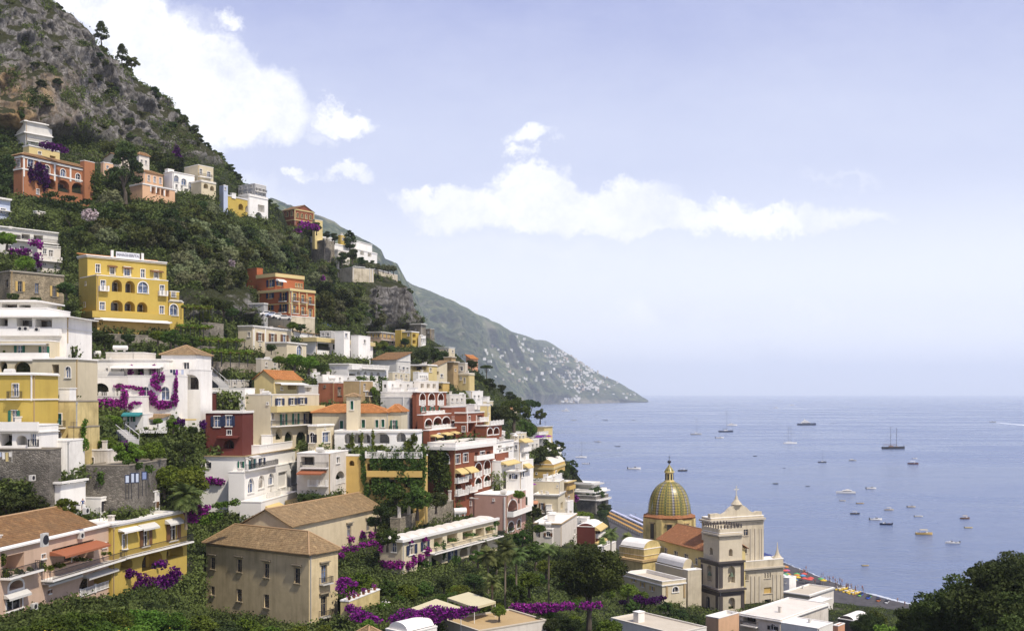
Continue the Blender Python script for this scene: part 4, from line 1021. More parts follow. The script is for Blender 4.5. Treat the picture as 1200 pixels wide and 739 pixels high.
B(None, 150, 208, 213, 440, 492, 155, 3, 'white', cr=(0, 380, K5), root=a, wallname='tall_wall', wR=5, par=.3, win='a:L< 842,390 36,62; a:LT< 953,396 50,74')
B(None, 124, 168, 171, 413, 421, 166, 3, 'offwhite', cr=(0, 380, K5), root=a, wallname='attic_wall', wR=6, par=.3, win='')
a = B(HS('white_tiled_house', 'white house with a mottled tile roof, washing line and one big arch'), 189, 230, 233, 415, 434, 166, 4, 'white', 'hip', 'old', cr=(0, 380, K5), wR=8, rise=1.9, win='w:< 960,234 26,26; w:< 1075,238 34,36')
B(None, 192, 235, 238, 433, 458, 160, 4, 'white', cr=(0, 380, K5), root=a, wallname='lower_wall', wR=6, par=.9, win='l:< 1095,332 104,86; w:< 1160,220 1,1; w:< 1074,352 1,1')
a = B(HS('yellow_house', 'mustard yellow house with white corner bands at the left edge'), -30, 38, 42, 437, 500, 119, 4, 'yellow', cr=(0, 380, K5), wL=9, wR=7, par=.4,
      win='w:WL< 90,378 34,70; b:i 55,425 130,428 .8; w:v< 83,528 32,64; c 283 9 .3; c 428 8 .15; p 186,290 186,440 12 white', cap='white', rc='white')
B(None, 33, 48, 50, 471, 500, 121, 4, 'yellow', cr=(0, 380, K5), root=a, wallname='wing_wall', wR=4, par=.1, win='w:< 172,528 22,28')
a = B(HS('weathered_ochre_house', 'weathered ochre house with teal shutters and peeling plaster'), 48, 88, 91, 470, 524, 125, 5, 'butter', 'flat', 'stone', cr=(0, 380, K5), wR=7, par=.05, stain=.95, cap='stone',
      win='x:t< 339,546 34,64; b:i 305,592 380,592 .8; w:< 342,640 20,26; w:<N 352,686 10,36; w:< 270,560 1,1')
B(None, 80, 97, 100, 500, 524, 124, 5, 'butter', cr=(0, 380, K5), root=a, wallname='side_wall', wR=5, par=.05, stain=.95, cap='stone', win='')
a = B(HS('white_porch_house', 'white house with an arched porch and roof terrace below the mustard yellow one'), -30, 46, 49, 498, 527, 114, 4, 'white', cr=(0, 380, K5), wL=8, wR=5, par=.3,
      win='q:< 35,665 70,70; l:b< 125,668 64,56; w:L< 195,665 30,66; b:s 0,600 230,610 .6; b:i 170,705 230,705 .5; c 618 6')
a = B(HS('stair_house', 'small white house with a teal arched door and two dark low arches'), 46, 78, 81, 516, 556, 118, 5, 'white', cr=(0, 490, K5), wR=5, par=.05, stain=.7,
      win='a:t< 284,180 30,70; l:O< 332,282 44,72; l:O< 388,298 28,30')
a = B(HS('whitewashed_ruin', 'half ruined whitewashed house with one window under the big broadleaf tree'), 78, 126, 131, 527, 552, 126, 6, 'offwhite', cr=(0, 490, K5), wR=4, par=.05, stain=1, rc='stone',
      win='w:< 525,252 34,54; w:<N 610,245 14,44')
a = B(HS('rubble_wall', 'long dark rubble wall carrying the road and three poster frames', 'wall'), 101, 150, 186, 545, 578, 121, 3, stonemat((.20, .18, .15), 'dark'), cr=(0, 490, K5), wR=14, par=.1, cap='stone', rc='stone', win='')
RW = a
a = B(HS('rubble_footing', 'dark rubble wall under the white arched porch at the left edge', 'wall'), -30, 58, 62, 526, 565, 112, 4, stonemat((.20, .18, .15), 'dark'), cr=(0, 490, K5), wL=10, wR=3, par=.1, cap='stone', rc='stone', win='')
a = B(HS('white_cottage', 'low white cottage with a big arch and flat roof behind the brown tiled roofs'), 38, 71, 79, 569, 600, 113, 8, 'white', cr=(0, 490, K5), wR=6, par=.2, win='l:O< 292,490 50,90; c 365 12 .5', clutter=1)
a = B(HS('white_kiosk', 'tiny white restaurant kiosk with a teal awning and green shutters', 'kiosk'), 144, 168, 172, 485, 508, 149, 4, 'white', cr=(130, 480, 14.78), wR=4, par=.1, win='w:g< 358,160 66,92; v:< 225,40 550,45 45 1.1 teal')
B(None, 168, 186, 190, 490, 508, 151, 4, 'white', 'shedL', 'old', cr=(130, 480, 14.78), root=a, wallname='porch_wall', wR=4, rise=.6, win='q:<O 685,220 210,80')
KI = a

# --- centre left
a = B(HS('dark_red_house', 'dark red house with white window frames beneath the long white terrace'), 210, 240, 243, 460, 505, 166, 5, 'red', cr=(200, 380, K5), wR=6, par=.4, rc='white',
      win='w:< 127,466 34,34; b:w 50,395 205,395 .5; c 376 12 .3')
B(None, 241, 284, 286, 482, 528, 159, 5, 'red', cr=(200, 380, K5), root=a, wallname='front_wall', wR=6, par=.6, rc='white', win='w:nL< 268,560 34,60; w:nL< 336,556 34,60; w:< 338,622 24,26; l:k< 335,690 60,52; v:< 275,640 400,645 6 1 red; c 498 14 .2')
B(None, 241, 287, 289, 455, 462, 172, 5, 'white', cr=(200, 380, K5), root=a, wallname='terrace_wall', wR=6, par=.9, win='')
a = B(HS('cream_palazzo', 'tall cream building with a blank side, green shutters and arches below'), 284, 317, 374, 462, 524, 171, 16, 'pale', cr=(200, 380, K5), ya=317, par=.3,
      win='''w:> 558,447 18,38; w:n> 628,446 26,40; w:n> 702,443 24,38; w:n> 758,440 30,36; b:s 572,500 862,492 1.5 butter; w:g> 650,548 20,64; w:g> 720,545 20,64; w:n> 786,542 20,62; w:n> 832,540 20,62; w:< 560,460 1,1;
      b:i 575,580 850,574 1.2; l:> 625,632 38,62; l:> 682,662 50,94; l:> 752,662 56,92; w:> 588,530 14,34''', clutter=4)
B(None, 361, 371, 391, 498, 528, 168, 16, 'pale', cr=(200, 380, K5), root=a, wallname='bay_wall', par=.8, win='a:k< 816,652 28,58; w:L> 896,650 50,58; w:> 890,600 1,1; c 580 8')
CP = a
a = B(HS('gabled_yellow_house', 'yellow house with a bright orange tiled roof and gable front in the centre'), 298, 321, 354, 444, 463, 187, 14, 'butter', 'gableR', 'orange', cr=(200, 380, K5), rise=2.0, win='a:< 543,300 14,22; w:>*2 640,370 740,370 40,16; q:> 700,362 60,26; v:> 600,335 765,335 8 1.5 white')
a = B(HS('brick_ruin', 'brick and rubble house with flaking walls behind the orange roofs'), 373, 390, 420, 448, 476, 208, 10, 'rust', cr=(200, 380, K5), stain=1, trim='stone', win='w:N> 975,385 22,48; w:N> 1065,372 14,40; w:< 890,360 1,1', rc='white')
a = B(HS('beige_stone_house', 'beige rendered stone house with a small balcony beside the brick one'), 418, 421, 437, 446, 476, 206, 10, 'tan', cr=(200, 380, K5), stain=.8, win='w:N> 1120,362 14,40; d:> 1132,398 22,26', wL=4)
a = B(HS('long_shuttered_house', 'long cream house with green shuttered windows, orange roofs and an arcade', 'house'), 366, 453, 455, 483, 509, 181, 4, 'pale', 'hip', 'orange', cr=(200, 380, K5), rise=1.7, stain=.6, wR=8,
      win='''x:g 986,578 20,46; x:g 1048,575 20,46; x:g 1112,572 20,46; x:g 1190,572 18,44; x:g 1225,570 18,44''')
B(None, 406, 419, 420, 464, 486, 177, 4, 'pale', 'hip', 'old', cr=(200, 380, K5), root=a, wallname='tower_wall', rise=.6, wR=3, win='x:g 1046,465 18,50')
B(None, 452.5, 470, 472, 482, 509, 183, 4, 'pale', 'hip', 'orange', cr=(400, 360, K5), root=a, wallname='end_wall', rise=1.5, wR=8, win='d:g 304,680 20,60')
B(None, 392, 489, 491, 504.5, 528, 172, 4, 'white', cr=(200, 380, K5), root=a, wallname='arcade_wall', par=.15, wR=6, win='l:*3 1025,660 1130,655 46,58; l: 1215,655 96,64; l: 1330,650 56,54; c 618 5')
MO = a
a = B(HS('ochre_round_house', 'ochre walled terrace house with hanging ivy below the long arcade'), 403, 497, 500, 534, 588, 167, 5, 'ochre', cr=(400, 490, K5), par=.1, rc='grey', wR=4,
      win='l:O 60,258 30,30; q: 180,285 60,44; q: 260,285 70,44; q: 350,285 60,44; q: 430,285 50,44; b:s 150,330 470,330 .8 ochre; q: 190,375 60,50; q: 290,375 60,50; q: 390,375 60,50; b:w 140,222 470,222 .5')
# terraced white houses between
a = B(HS('balcony_house', 'cream and white house with a red tiled balcony roof between white house and ivy wall'), 348, 385, 408, 531, 578, 160, 10, 'offwhite', cr=(200, 490, K5), par=.2, stain=.6,
      win='q:< 790,245 80,50; w:< 886,262 44,36; w:> 965,240 34,34; q:< 860,350 100,60; l:W> 978,340 52,74; b:i 760,278 925,285 1.2; b:w 800,385 925,385 1; v 755,305 900,290 14 2.6 rust', clutter=2)
a = B(HS('bright_white_house', 'bright white house with oval arches and stepped terraces in the centre foreground'), 234, 286, 351, 535, 600, 156, 7, 'white', cr=(200, 490, K5), ya=286, stain=.15,
      win='''a:k< 212,265 22,42; w:< 232,342 22,18; v:< 1,1 2,2 1; w:g> 407,266 18,38; w:t> 468,262 18,54; w:n> 525,248 18,40; v:> 385,232 432,225 10 1 lgrey; v:> 445,215 492,208 10 1 lgrey; l:> 1,1 2,2; c 215 5 .35 tan''', clutter=4, par=.2)
B(None, 280, 286.5, 351, 553, 600, 154, 7, 'white', cr=(200, 490, K5), root=a, wallname='arcade_wall', ya=286.5, wL=3, par=.1, stain=.15,  # arched panes stand in for the shaded depth of open arches
      win='''a:LT> 462,386 34,84; a:T> 522,364 32,74; a:LT> 578,348 30,66; x:w> 645,352 50,88; x:w> 712,336 40,80; l:W> 575,425 1,1; w:n> 713,380 22,38; b:w 535,455 745,405 1; b:i 420,300 600,262 .8''')
B(None, 281, 306, 349, 588, 606, 151, 7, 'white', cr=(200, 490, K5), root=a, wallname='terrace_wall', ya=306, par=.9, stain=.15, win='v:> 545,500 625,488 30 1.5 canvas; v:> 660,470 722,460 30 1.5 canvas')

B(None, 262, 304, 346, 522, 534, 163, 7, 'white', cr=(200, 490, K5), root=a, wallname='rear_wall', par=.3, stain=.15, win='w:< 300,190 1,1; q:> 560,170 1,1', clutter=3)

# --- the hotel of red walls and white arches
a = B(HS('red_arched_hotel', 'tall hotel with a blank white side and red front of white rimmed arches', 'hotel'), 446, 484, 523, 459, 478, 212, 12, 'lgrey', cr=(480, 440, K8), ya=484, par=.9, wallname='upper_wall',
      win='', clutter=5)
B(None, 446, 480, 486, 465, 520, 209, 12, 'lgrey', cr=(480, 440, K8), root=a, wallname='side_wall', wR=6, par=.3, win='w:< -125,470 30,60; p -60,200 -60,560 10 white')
B(None, 483, 488, 523, 459, 486, 208, 14, 'brick', cr=(480, 440, K8), root=a, wallname='front_wall', ya=488, wL=1, par=.2,
      win='''l:WT> 122,222 56,104; l:WT> 210,222 62,104; l:WT> 298,222 54,104; w:g> 128,322 26,48; w:g> 215,322 26,48; w:g> 300,322 26,48; b:w 110,378 395,362 1.6; c 150 10 .3''')
B(None, 488, 496, 530, 486, 503, 204, 14, 'brick', cr=(480, 440, K8), root=a, wallname='arcade_wall', ya=496, wL=1.5, par=.1, win='l:T> 180,455 66,70; l:T> 268,440 78,76; l:T> 350,436 76,76; b:w 160,520 460,485 1.6')
B(None, 500, 503, 536, 504, 520, 200, 15, 'brick', cr=(480, 440, K8), root=a, wallname='terrace_front', ya=503, wL=1.5, par=.1, win='l:T> 280,590 60,60; l:T> 360,585 60,60; q:> 440,575 60,50; v 200,570 265,560 20 1.6 canvas; v 295,550 365,540 18 1.6 canvas; v 385,540 440,530 16 1.6 canvas')
B(None, 526, 529, 548, 477, 500, 222, 14, 'brick', cr=(480, 440, K8), root=a, wallname='rear_wall', wL=3, par=.3, rc='grey', win='b:w 400,430 545,410 1.2; l:W> 400,310 1,1; c 290 7')
B(None, 543, 546, 568, 484, 512, 216, 16, 'brick', cr=(480, 440, K8), root=a, wallname='corner_wall', wL=3, par=.3, win='''w:> 572,330 18,44; w:> 575,410 16,40; w:T> 520,510 30,50; q:> 598,500 60,80; b:w 640,440 740,425 1.2; w:>*3 660,510 725,505 22,60; p 553,300 553,540 10 white; p 640,380 640,540 8 white; q:> 680,400 70,40; c 350 10; c 445 8''')
B(None, 552, 556, 574, 474, 486, 232, 16, 'white', cr=(480, 440, K8), root=a, wallname='roof_house_wall', wL=3, win='w:>*3 670,260 720,255 18,22; b:w 590,325 690,315 1; c 215 5', clutter=3)
B(None, 569, 570, 588, 499, 514, 220, 16, 'brick', cr=(480, 440, K8), root=a, wallname='arch_wall', wL=3, par=.1, win='l:T> 772,535 50,60; l:T> 832,530 50,60; b:w 760,470 890,462 .6; c 475 10')
a = B(HS('yellow_chimney_house', 'narrow yellow tower house rising beside the red and white terraces', 'tower'), 569.5, 571, 575, 475, 500, 228, 16, 'butter', cr=(480, 440, K8), wL=2, win='w:> 762,370 10,20')
a = B(HS('red_balconied_hotel', 'four storey red hotel with arched balconies, ivy side and white roof terrace', 'hotel'), 499, 532, 578, 527, 586, 190, 22, 'brick', cr=(480, 510, K8), ya=532, par=.6,
      win='''w:W> 462,225 46,84; w:W> 538,212 44,80; q:> 645,190 34,60; w:> 700,188 44,66; q:> 760,180 34,60; b:s 620,235 790,210 .8 white;
      l:gW> 468,395 60,110; l:gW> 565,370 60,100; l:gWT> 660,325 66,120; l:gWT> 745,300 62,124; v 435,325 510,305 44 1.6 canvas; v 525,310 610,290 44 1.6 canvas;
      l:bW> 470,510 60,100; l:bW> 565,480 60,90; l:bWT> 660,455 64,100; l:bWT> 745,430 62,96; b:w 430,455 530,430 1; b:w 430,580 530,550 1; b:w 540,545 620,525 1; a:W<T 340,220 80,90; c 110 30 .7 white''', clutter=0)
B(None, 501, 534, 582, 519, 532, 193, 20, 'white', cr=(480, 510, K8), root=a, wallname='terrace_wall', ya=534, par=.9, win='', rc='tan')
RH = a
a = B(HS('white_stepped_house', 'white stepped house with a red base right of the four storey red hotel'), 577, 581, 602, 518, 546, 214, 18, 'white', cr=(480, 510, K8), wL=3, win='''w:>*3 830,165 910,155 26,44; q:> 800,60 60,40; q:> 940,130 30,60; w:> 975,120 20,34; c 60 8; c 120 6; q:> 870,110 60,30''', clutter=4)
B(None, 577, 581, 596, 531, 546, 210, 18, 'brick', cr=(480, 510, K8), root=a, wallname='red_base_wall', wL=3, win='q:> 825,300 50,60; v 790,255 850,250 14 1.2 canvas')
B(None, 583, 587, 604, 540, 556, 206, 18, 'white', cr=(480, 510, K8), root=a, wallname='lower_wall', wL=3, win='w:>*4 880,300 990,260 20,34; v 860,262 1010,225 26 1.6 canvas; w:> 890,290 1,1')
a = B(HS('narrow_white_house', 'narrow white house with planted balconies under a yellow awning'), 603, 608, 619, 518, 545, 228, 20, 'white', cr=(480, 510, K8), wL=3, win='''w:>*3 1080,95 1125,60 14,34; b:s 1070,160 1140,130 1 white; w:>*3 1085,200 1130,180 14,34; v 1020,50 1140,10 30 1.6 canvas; w:< 1025,110 22,40''', clutter=1)
a = B(HS('stair_terrace_house', 'white terrace house with two small yellow awnings below the narrow planted one'), 607, 610, 625, 540, 562, 226, 22, 'white', cr=(480, 510, K8), wL=3, win='v 1090,290 1150,250 34 1.4 canvas; q:> 1120,330 40,40', clutter=1)
a = B(HS('white_tower_house', 'white tower house with one dark arched window beneath the stair terraces'), 593, 609, 615, 552, 582, 206, 16, 'white', cr=(580, 540, 7.393), win='a:k< 160,128 34,50; w:n> 233,115 16,48; c 85 8 .4; w:k< 100,160 20,56', clutter=0)
a = B(HS('pink_house', 'pink villa with a tall white rimmed arch and rounded balcony', 'villa'), 556, 594, 616, 580, 622, 194, 18, 'rose', cr=(580, 540, 7.393), ya=594, par=.3,
      win='l:TR> 150,400 84,130; l:TR> 135,565 54,80; l:T> 205,540 34,70; w:< -10,340 1,1; b:s 75,480 268,420 1.6 white; p 85,310 85,600 14 white; p 222,310 222,560 8 white')
B(None, 542, 560, 575, 583, 604, 196, 18, 'rose', cr=(480, 510, K8), root=a, wallname='wing_wall', par=.3, win='w:< 588,650 14,40; w:> 640,648 14,34; w:L> 698,648 34,44; w:< 560,640 1,1; c 600 8', rc='offwhite')
a = B(HS('yellow_vaulted_house', 'yellow house with a pale barrel vaulted roof near the tree covered shore'), 625, 648, 662, 544, 562, 288, 14, 'ochre', 'vault', 'offwhite', cr=(580, 540, 7.393), rise=2.4,
      win='w:> 530,100 14,30; l:> 565,110 40,60; w:< 455,110 8,16; c 55 18 .3 butter; o<  360,105 14,14')
a = B(HS('cream_terrace_house', 'cream terrace house with a purple umbrella below the yellow vaulted roof'), 613, 655, 661, 564, 582, 262, 12, 'pale', cr=(580, 540, 7.393), win='w:< 540,215 10,14; q:< 275,240 60,40; w:< 570,228 8,12; l:S> 1,1 2,2; w:> 600,240 14,30', clutter=4)
B(None, 622, 654, 662, 581, 607, 252, 12, 'pale', cr=(580, 540, 7.393), root=a, wallname='lower_wall', win='w:b< 408,392 22,60; q:< 345,385 40,36; w:< 340,325 40,12; b:i 360,445 440,445 1; q:> 580,385 20,60; v:< 310,340 375,345 20 1 salmon; c 290 8 .4 lgrey', clutter=3)
a = B(HS('shaded_terrace_house', 'narrow yellow and green terrace house squeezed at the edge of the dark trees'), 661, 664, 673, 565, 590, 275, 20, 'tan', cr=(580, 540, 7.393), wL=3, win='q:> 630,205 60,30; q:> 630,255 60,30; b:s 590,240 675,240 1 ochre; c 180 8 .8 canvas; w:> 640,320 20,30')
B(None, 662, 665, 672, 588, 604, 268, 20, 'white', cr=(580, 540, 7.393), root=a, wallname='lower_wall', wL=3, win='w:>*2 655,350 665,350 10,20; q:> 640,400 30,40', clutter=2)
a = B(HS('flat_white_house', 'broad flat roofed white house with two water tanks in front of the beach path'), 625, 657, 676, 613, 641, 222, 14, 'offwhite', cr=(580, 540, 7.393), ya=657, win='a:b< 462,630 40,46; w:> 690,610 22,44; q:> 700,660 26,30; c 540 8 .3 tan', clutter=4)
B(None, 628, 647, 649, 620, 634, 219, 14, 'offwhite', cr=(580, 540, 7.393), root=a, wallname='front_wall', wR=2, par=.4, win='a:b< 462,630 36,44')
a = B(HS('red_vaulted_house', 'dark red house with a white vaulted roof and canvas awnings by the beach'), 676, 697, 706, 617, 640, 240, 16, 'red', 'vault', 'white', cr=(580, 540, 7.393), rise=1.3,
      win='w:> 860,600 22,36; w:>*3 890,600 940,590 14,26; v 850,580 940,525 30 1.6 canvas; v 820,720 960,650 24 2.2 canvas; b:s 870,665 950,600 1 white', clutter=0)
B(None, 674, 688, 692, 607, 618, 248, 16, 'white', cr=(580, 540, 7.393), root=a, wallname='rear_wall', wR=4, win='w:< 740,520 14,12', clutter=1)
a = B(HS('awning_terrace', 'white restaurant terrace with a row of white awnings high above the sea', 'terrace'), 615, 629, 640, 507, 521, 332, 30, 'white', cr=(560, 480, 9.85), win='b:w 560,260 800,300 1; w:> 760,330 1,1; w:> 730,330 60,20')
B(None, 636, 638, 647.5, 500, 513, 338, 24, 'butter', cr=(560, 480, 9.85), root=a, wallname='end_wall', wL=3, win='c 190 8 .4 lgrey', clutter=1)
TR = a
a = B(HS('shore_house', 'white house poking out of the trees under the white awning terrace'), 634, 638, 646, 514, 528, 325, 26, 'white', cr=(560, 480, 9.85), wL=3, win='w:> 800,330 30,30; q:> 795,400 40,40; v 680,290 820,300 14 2.2 purple')
a = B(HS('sea_terrace_house', 'small white terrace house perched in trees right of the purple awning'), 650, 652, 658, 524, 532, 345, 26, 'white', cr=(560, 480, 9.85), wL=3, win='w:> 940,460 20,26; c 445 8 .8', clutter=1)
a = B(HS('stone_bastion', 'round stone bastion with white dining terraces on the rocks at the water', 'restaurant'), 690, 698, 713, 581, 604, 500, 30, stonemat((.22, .2, .17), 'sea'), cr=(580, 540, 7.393), par=.1, deep=14, wL=12,
      win='b:w 880,330 990,330 2; c 335 8 1 white')
B(None, 690, 695, 711, 574, 582, 505, 30, 'white', cr=(580, 540, 7.393), root=a, wallname='terrace_wall', wL=12, win='q:> 900,300 50,26; q:> 960,300 40,26; c 265 10 2.4 white', par=.2)
B(None, 690, 693, 703, 565.5, 576, 512, 30, 'lgrey', cr=(580, 540, 7.393), root=a, wallname='upper_wall', wL=12, win='q:>*3 840,250 900,240 30,30; c 195 10 3 lgrey', par=.2)

# --- foreground
a = B(HS('vaulted_hotel_wing', 'long white hotel wing with bumpy vaulted roof, green balconies and arches', 'hotel'), 445, 471, 583, 634, 674, 150, 27, 'pale', 'bumps', 'offwhite', cr=(400, 589, K5), ya=471, rise=.75, par=.1,
      win='''w:L< 304,257 26,50; w:n> 405,268 30,56; w:n> 482,245 24,54; q:> 560,228 50,56; q:> 640,206 60,56; q:> 730,186 60,52; q:> 800,170 50,50; q:> 858,156 40,48;
      q:> 470,350 60,56; q:> 550,330 60,60; w:n> 640,310 26,70; w:> 690,350 1,1; l:b> 706,282 46,54; l:b> 766,266 46,54; l:b> 826,250 42,50; l:b> 886,226 42,56; w:n> 655,392 22,40; w:n> 745,375 30,40;
      b:i 500,292 920,178 1.5; b:i 420,438 600,380 1.5; c 210 16 .5 white; b:i 620,370 695,350 1.5; c 440 1 .1''')
VH = a
a = B(HS('old_palazzo', 'old stained stone palazzo with a hipped tile roof in the foreground', 'palazzo'), 241.5, 362, 396, 649, 734, 131, 33, (.64, .52, .31), 'hip', 'old', cr=(200, 589, K5), ya=362, rise=2.9, stain=.84, trim=(.30, .25, .17), eave=.5, deep=3,
      win='''w:NH< 243,348 26,66; w:NH< 396,362 28,72; w:NH< 553,390 28,80; w:NH< 730,420 32,86; w:N< 243,505 22,50; w:N< 396,532 28,70; w:N< 553,566 28,76;
      d:HN> 886,410 32,102; d:HN> 884,595 32,112; o< 352,248 22,22; o< 501,270 24,24; o< 681,296 26,26; o> 846,300 24,24; o> 920,282 22,22;
      c 300 6 .3; c 311 4 .12''')
OPZ = a
b2 = B(None, 300, 341, 445, 616.5, 660, 141, 21, (.60, .50, .33), 'gableR', 'old', cr=(400, 589, K5), root=a, ya=341, rise=2.7, wallname='wing_wall', stain=.5, trim=(.40, .34, .24), eave=.5, wL=9.5,
      win='''w:HN> -80,98 24,60; w:HN> 45,160 22,62; w:HN> 155,130 20,60; o> -155,62 16,16; o> -100,48 16,16; o> -52,32 16,16; o> 18,62 16,16; o> 70,46 16,16; o> 125,56 16,16; o> 178,42 16,16; w:N> 158,265 20,40; w:N> 45,300 18,40''')
# pink and yellow row at bottom left
a = B(HS('pink_terrace', 'pale pink house with brown tile roof, terrace and two wide arched windows at bottom left'), -30, -22, 136, 632, 712, 100, 9, 'pink', cr=(0, 589, K5), ya=47, par=.3,
      win='''q:b> 80,345 120,96; w:> 250,307 22,24; q:b> 425,292 240,110; w:b> 600,243 24,24; a:> 656,234 26,40; l:bT> 90,470 80,50; w:> 82,570 90,86; w:b> 285,520 1,1; l:Wb> 335,498 170,124; l:Wb> 548,455 180,122;
      b:i 235,420 675,335 1.6; v 285,270 555,225 22 2.0 rust; v 240,450 440,405 14 .9 lgrey; v 475,415 650,370 14 .9 lgrey; c 212 9 .4; b:i 0,415 200,395 1.2; v 20,520 150,500 24 .7 lgrey''', clutter=0, wL=10)
B(None, -32, -22, 109, 629, 640, 101.2, 9, 'pink', 'gableR', 'brown', cr=(0, 589, K5), root=a, ya=47, rise=2.3, wallname='upper_wall', par=.2, win='', wL=10, deep=.1, eave=.4)
pk = a
a = B(HS('yellow_terrace_house', 'yellow house with white roof terrace, arches and brown shutters at bottom left'), 120, 131, 219, 617, 700, 112, 15, 'yellow', cr=(0, 589, K5), ya=131, par=.35, wL=7, deep=4,
      win='''w:> 718,222 24,84; w:b> 840,200 34,96; w:b> 1000,165 40,100; q:b> 1,1 2,2; l:b> 880,330 120,110; l:b> 1010,275 96,84; b:i 690,310 1095,215 1.2; v 795,125 890,110 24 .9 lgrey; v 950,100 1035,78 24 .9 lgrey; v 680,152 785,130 14 1 white; c 115 12 .35; l:> 730,350 70,60''', clutter=2, rc='white')
B(None, 129, 140, 165, 578, 600, 128, 12, 'white', cr=(0, 490, K5), root=a, wallname='penthouse_wall', par=.2, wL=6, win='q:< 1,1 2,2', wR=5)
B(None, 122, 167, 187, 578, 598, 126, 10, 'white', cr=(0, 490, K5), root=a, wallname='upper_wall', par=.2, win='w:b> 884,502 34,36; w:< 780,470 1,1', wL=9)
B(None, 106, 118, 128, 583, 602, 120, 10, 'white', cr=(0, 490, K5), root=a, wallname='stair_wall', par=.15, win='w:k> 605,505 20,60', wL=4)
YT = a
# low roofs at the bottom
a = B(HS('stone_roofed_building', 'low building with a big square tan stone terrace roof at bottom centre', 'building'), 520, 561, 640, 739, 775, 119, 54, 'offwhite', rc='tan', cr=(400, 589, K5), par=.12, cap='sand', stain=.5, win='', ya=561, maxw=22)
# ------------------------------------------------------------------ church, bell tower and the roofs at the lower edge
KC = 5.685; KD = 3.5375
ch = B(HS('church', 'yellow church with a tiled green and yellow dome, brown nave roof and pale baroque front', 'church'), 773, 826, 852, 645, 705, 213, 68, 'churchy', 'gableL', 'church', cr=(710, 530, KD), rise=3.9, eave=.7, deep=12, wR=12,
       win='w:N< 248,412 14,36; w:N< 290,425 16,34; w:N< 333,437 18,34; w:N< 375,450 10,26; c 405 4 .35 tan', wallname='nave_wall')
B(None, 828, 833, 895, 607, 690, 215, 66, 'churchw', cr=(810, 590, KC), root=ch, wallname='facade_wall', par=.3, wL=4, stain=.8, trim='sand', deep=12,
  win='''c 110 12 .9 sand; c 130 6 .5 sand; o> 350,310 40,40; w:N> 365,190 30,40; c 420 8 .3 sand; c 400 6 .3 sand; p 395,165 395,400 8 sand; p 425,165 425,400 8 sand; p 455,165 455,400 8 sand; p 470,165 470,400 8 sand''')
B(None, 824, 830, 918, 661, 712, 213.5, 66, 'churchw', cr=(810, 590, KC), root=ch, wallname='lower_facade_wall', par=.2, wL=4, stain=.8, trim='sand', deep=14, ya=830,
  win='''c 450 10 .8 sand; c 470 6 .4 sand; w:N> 362,490 14,36; w:N> 377,490 8,36; w:N> 492,478 9,36; w:N> 510,476 9,36; w:N> 526,474 9,36; x:yN> 510,575 50,40; q:O> 510,650 44,30; p 400,480 400,680 12 sand; p 425,480 425,680 8 sand; p 455,480 455,680 10 sand; p 545,470 545,660 10 sand; p 570,470 570,650 8 sand; p 600,470 600,640 12 sand''')
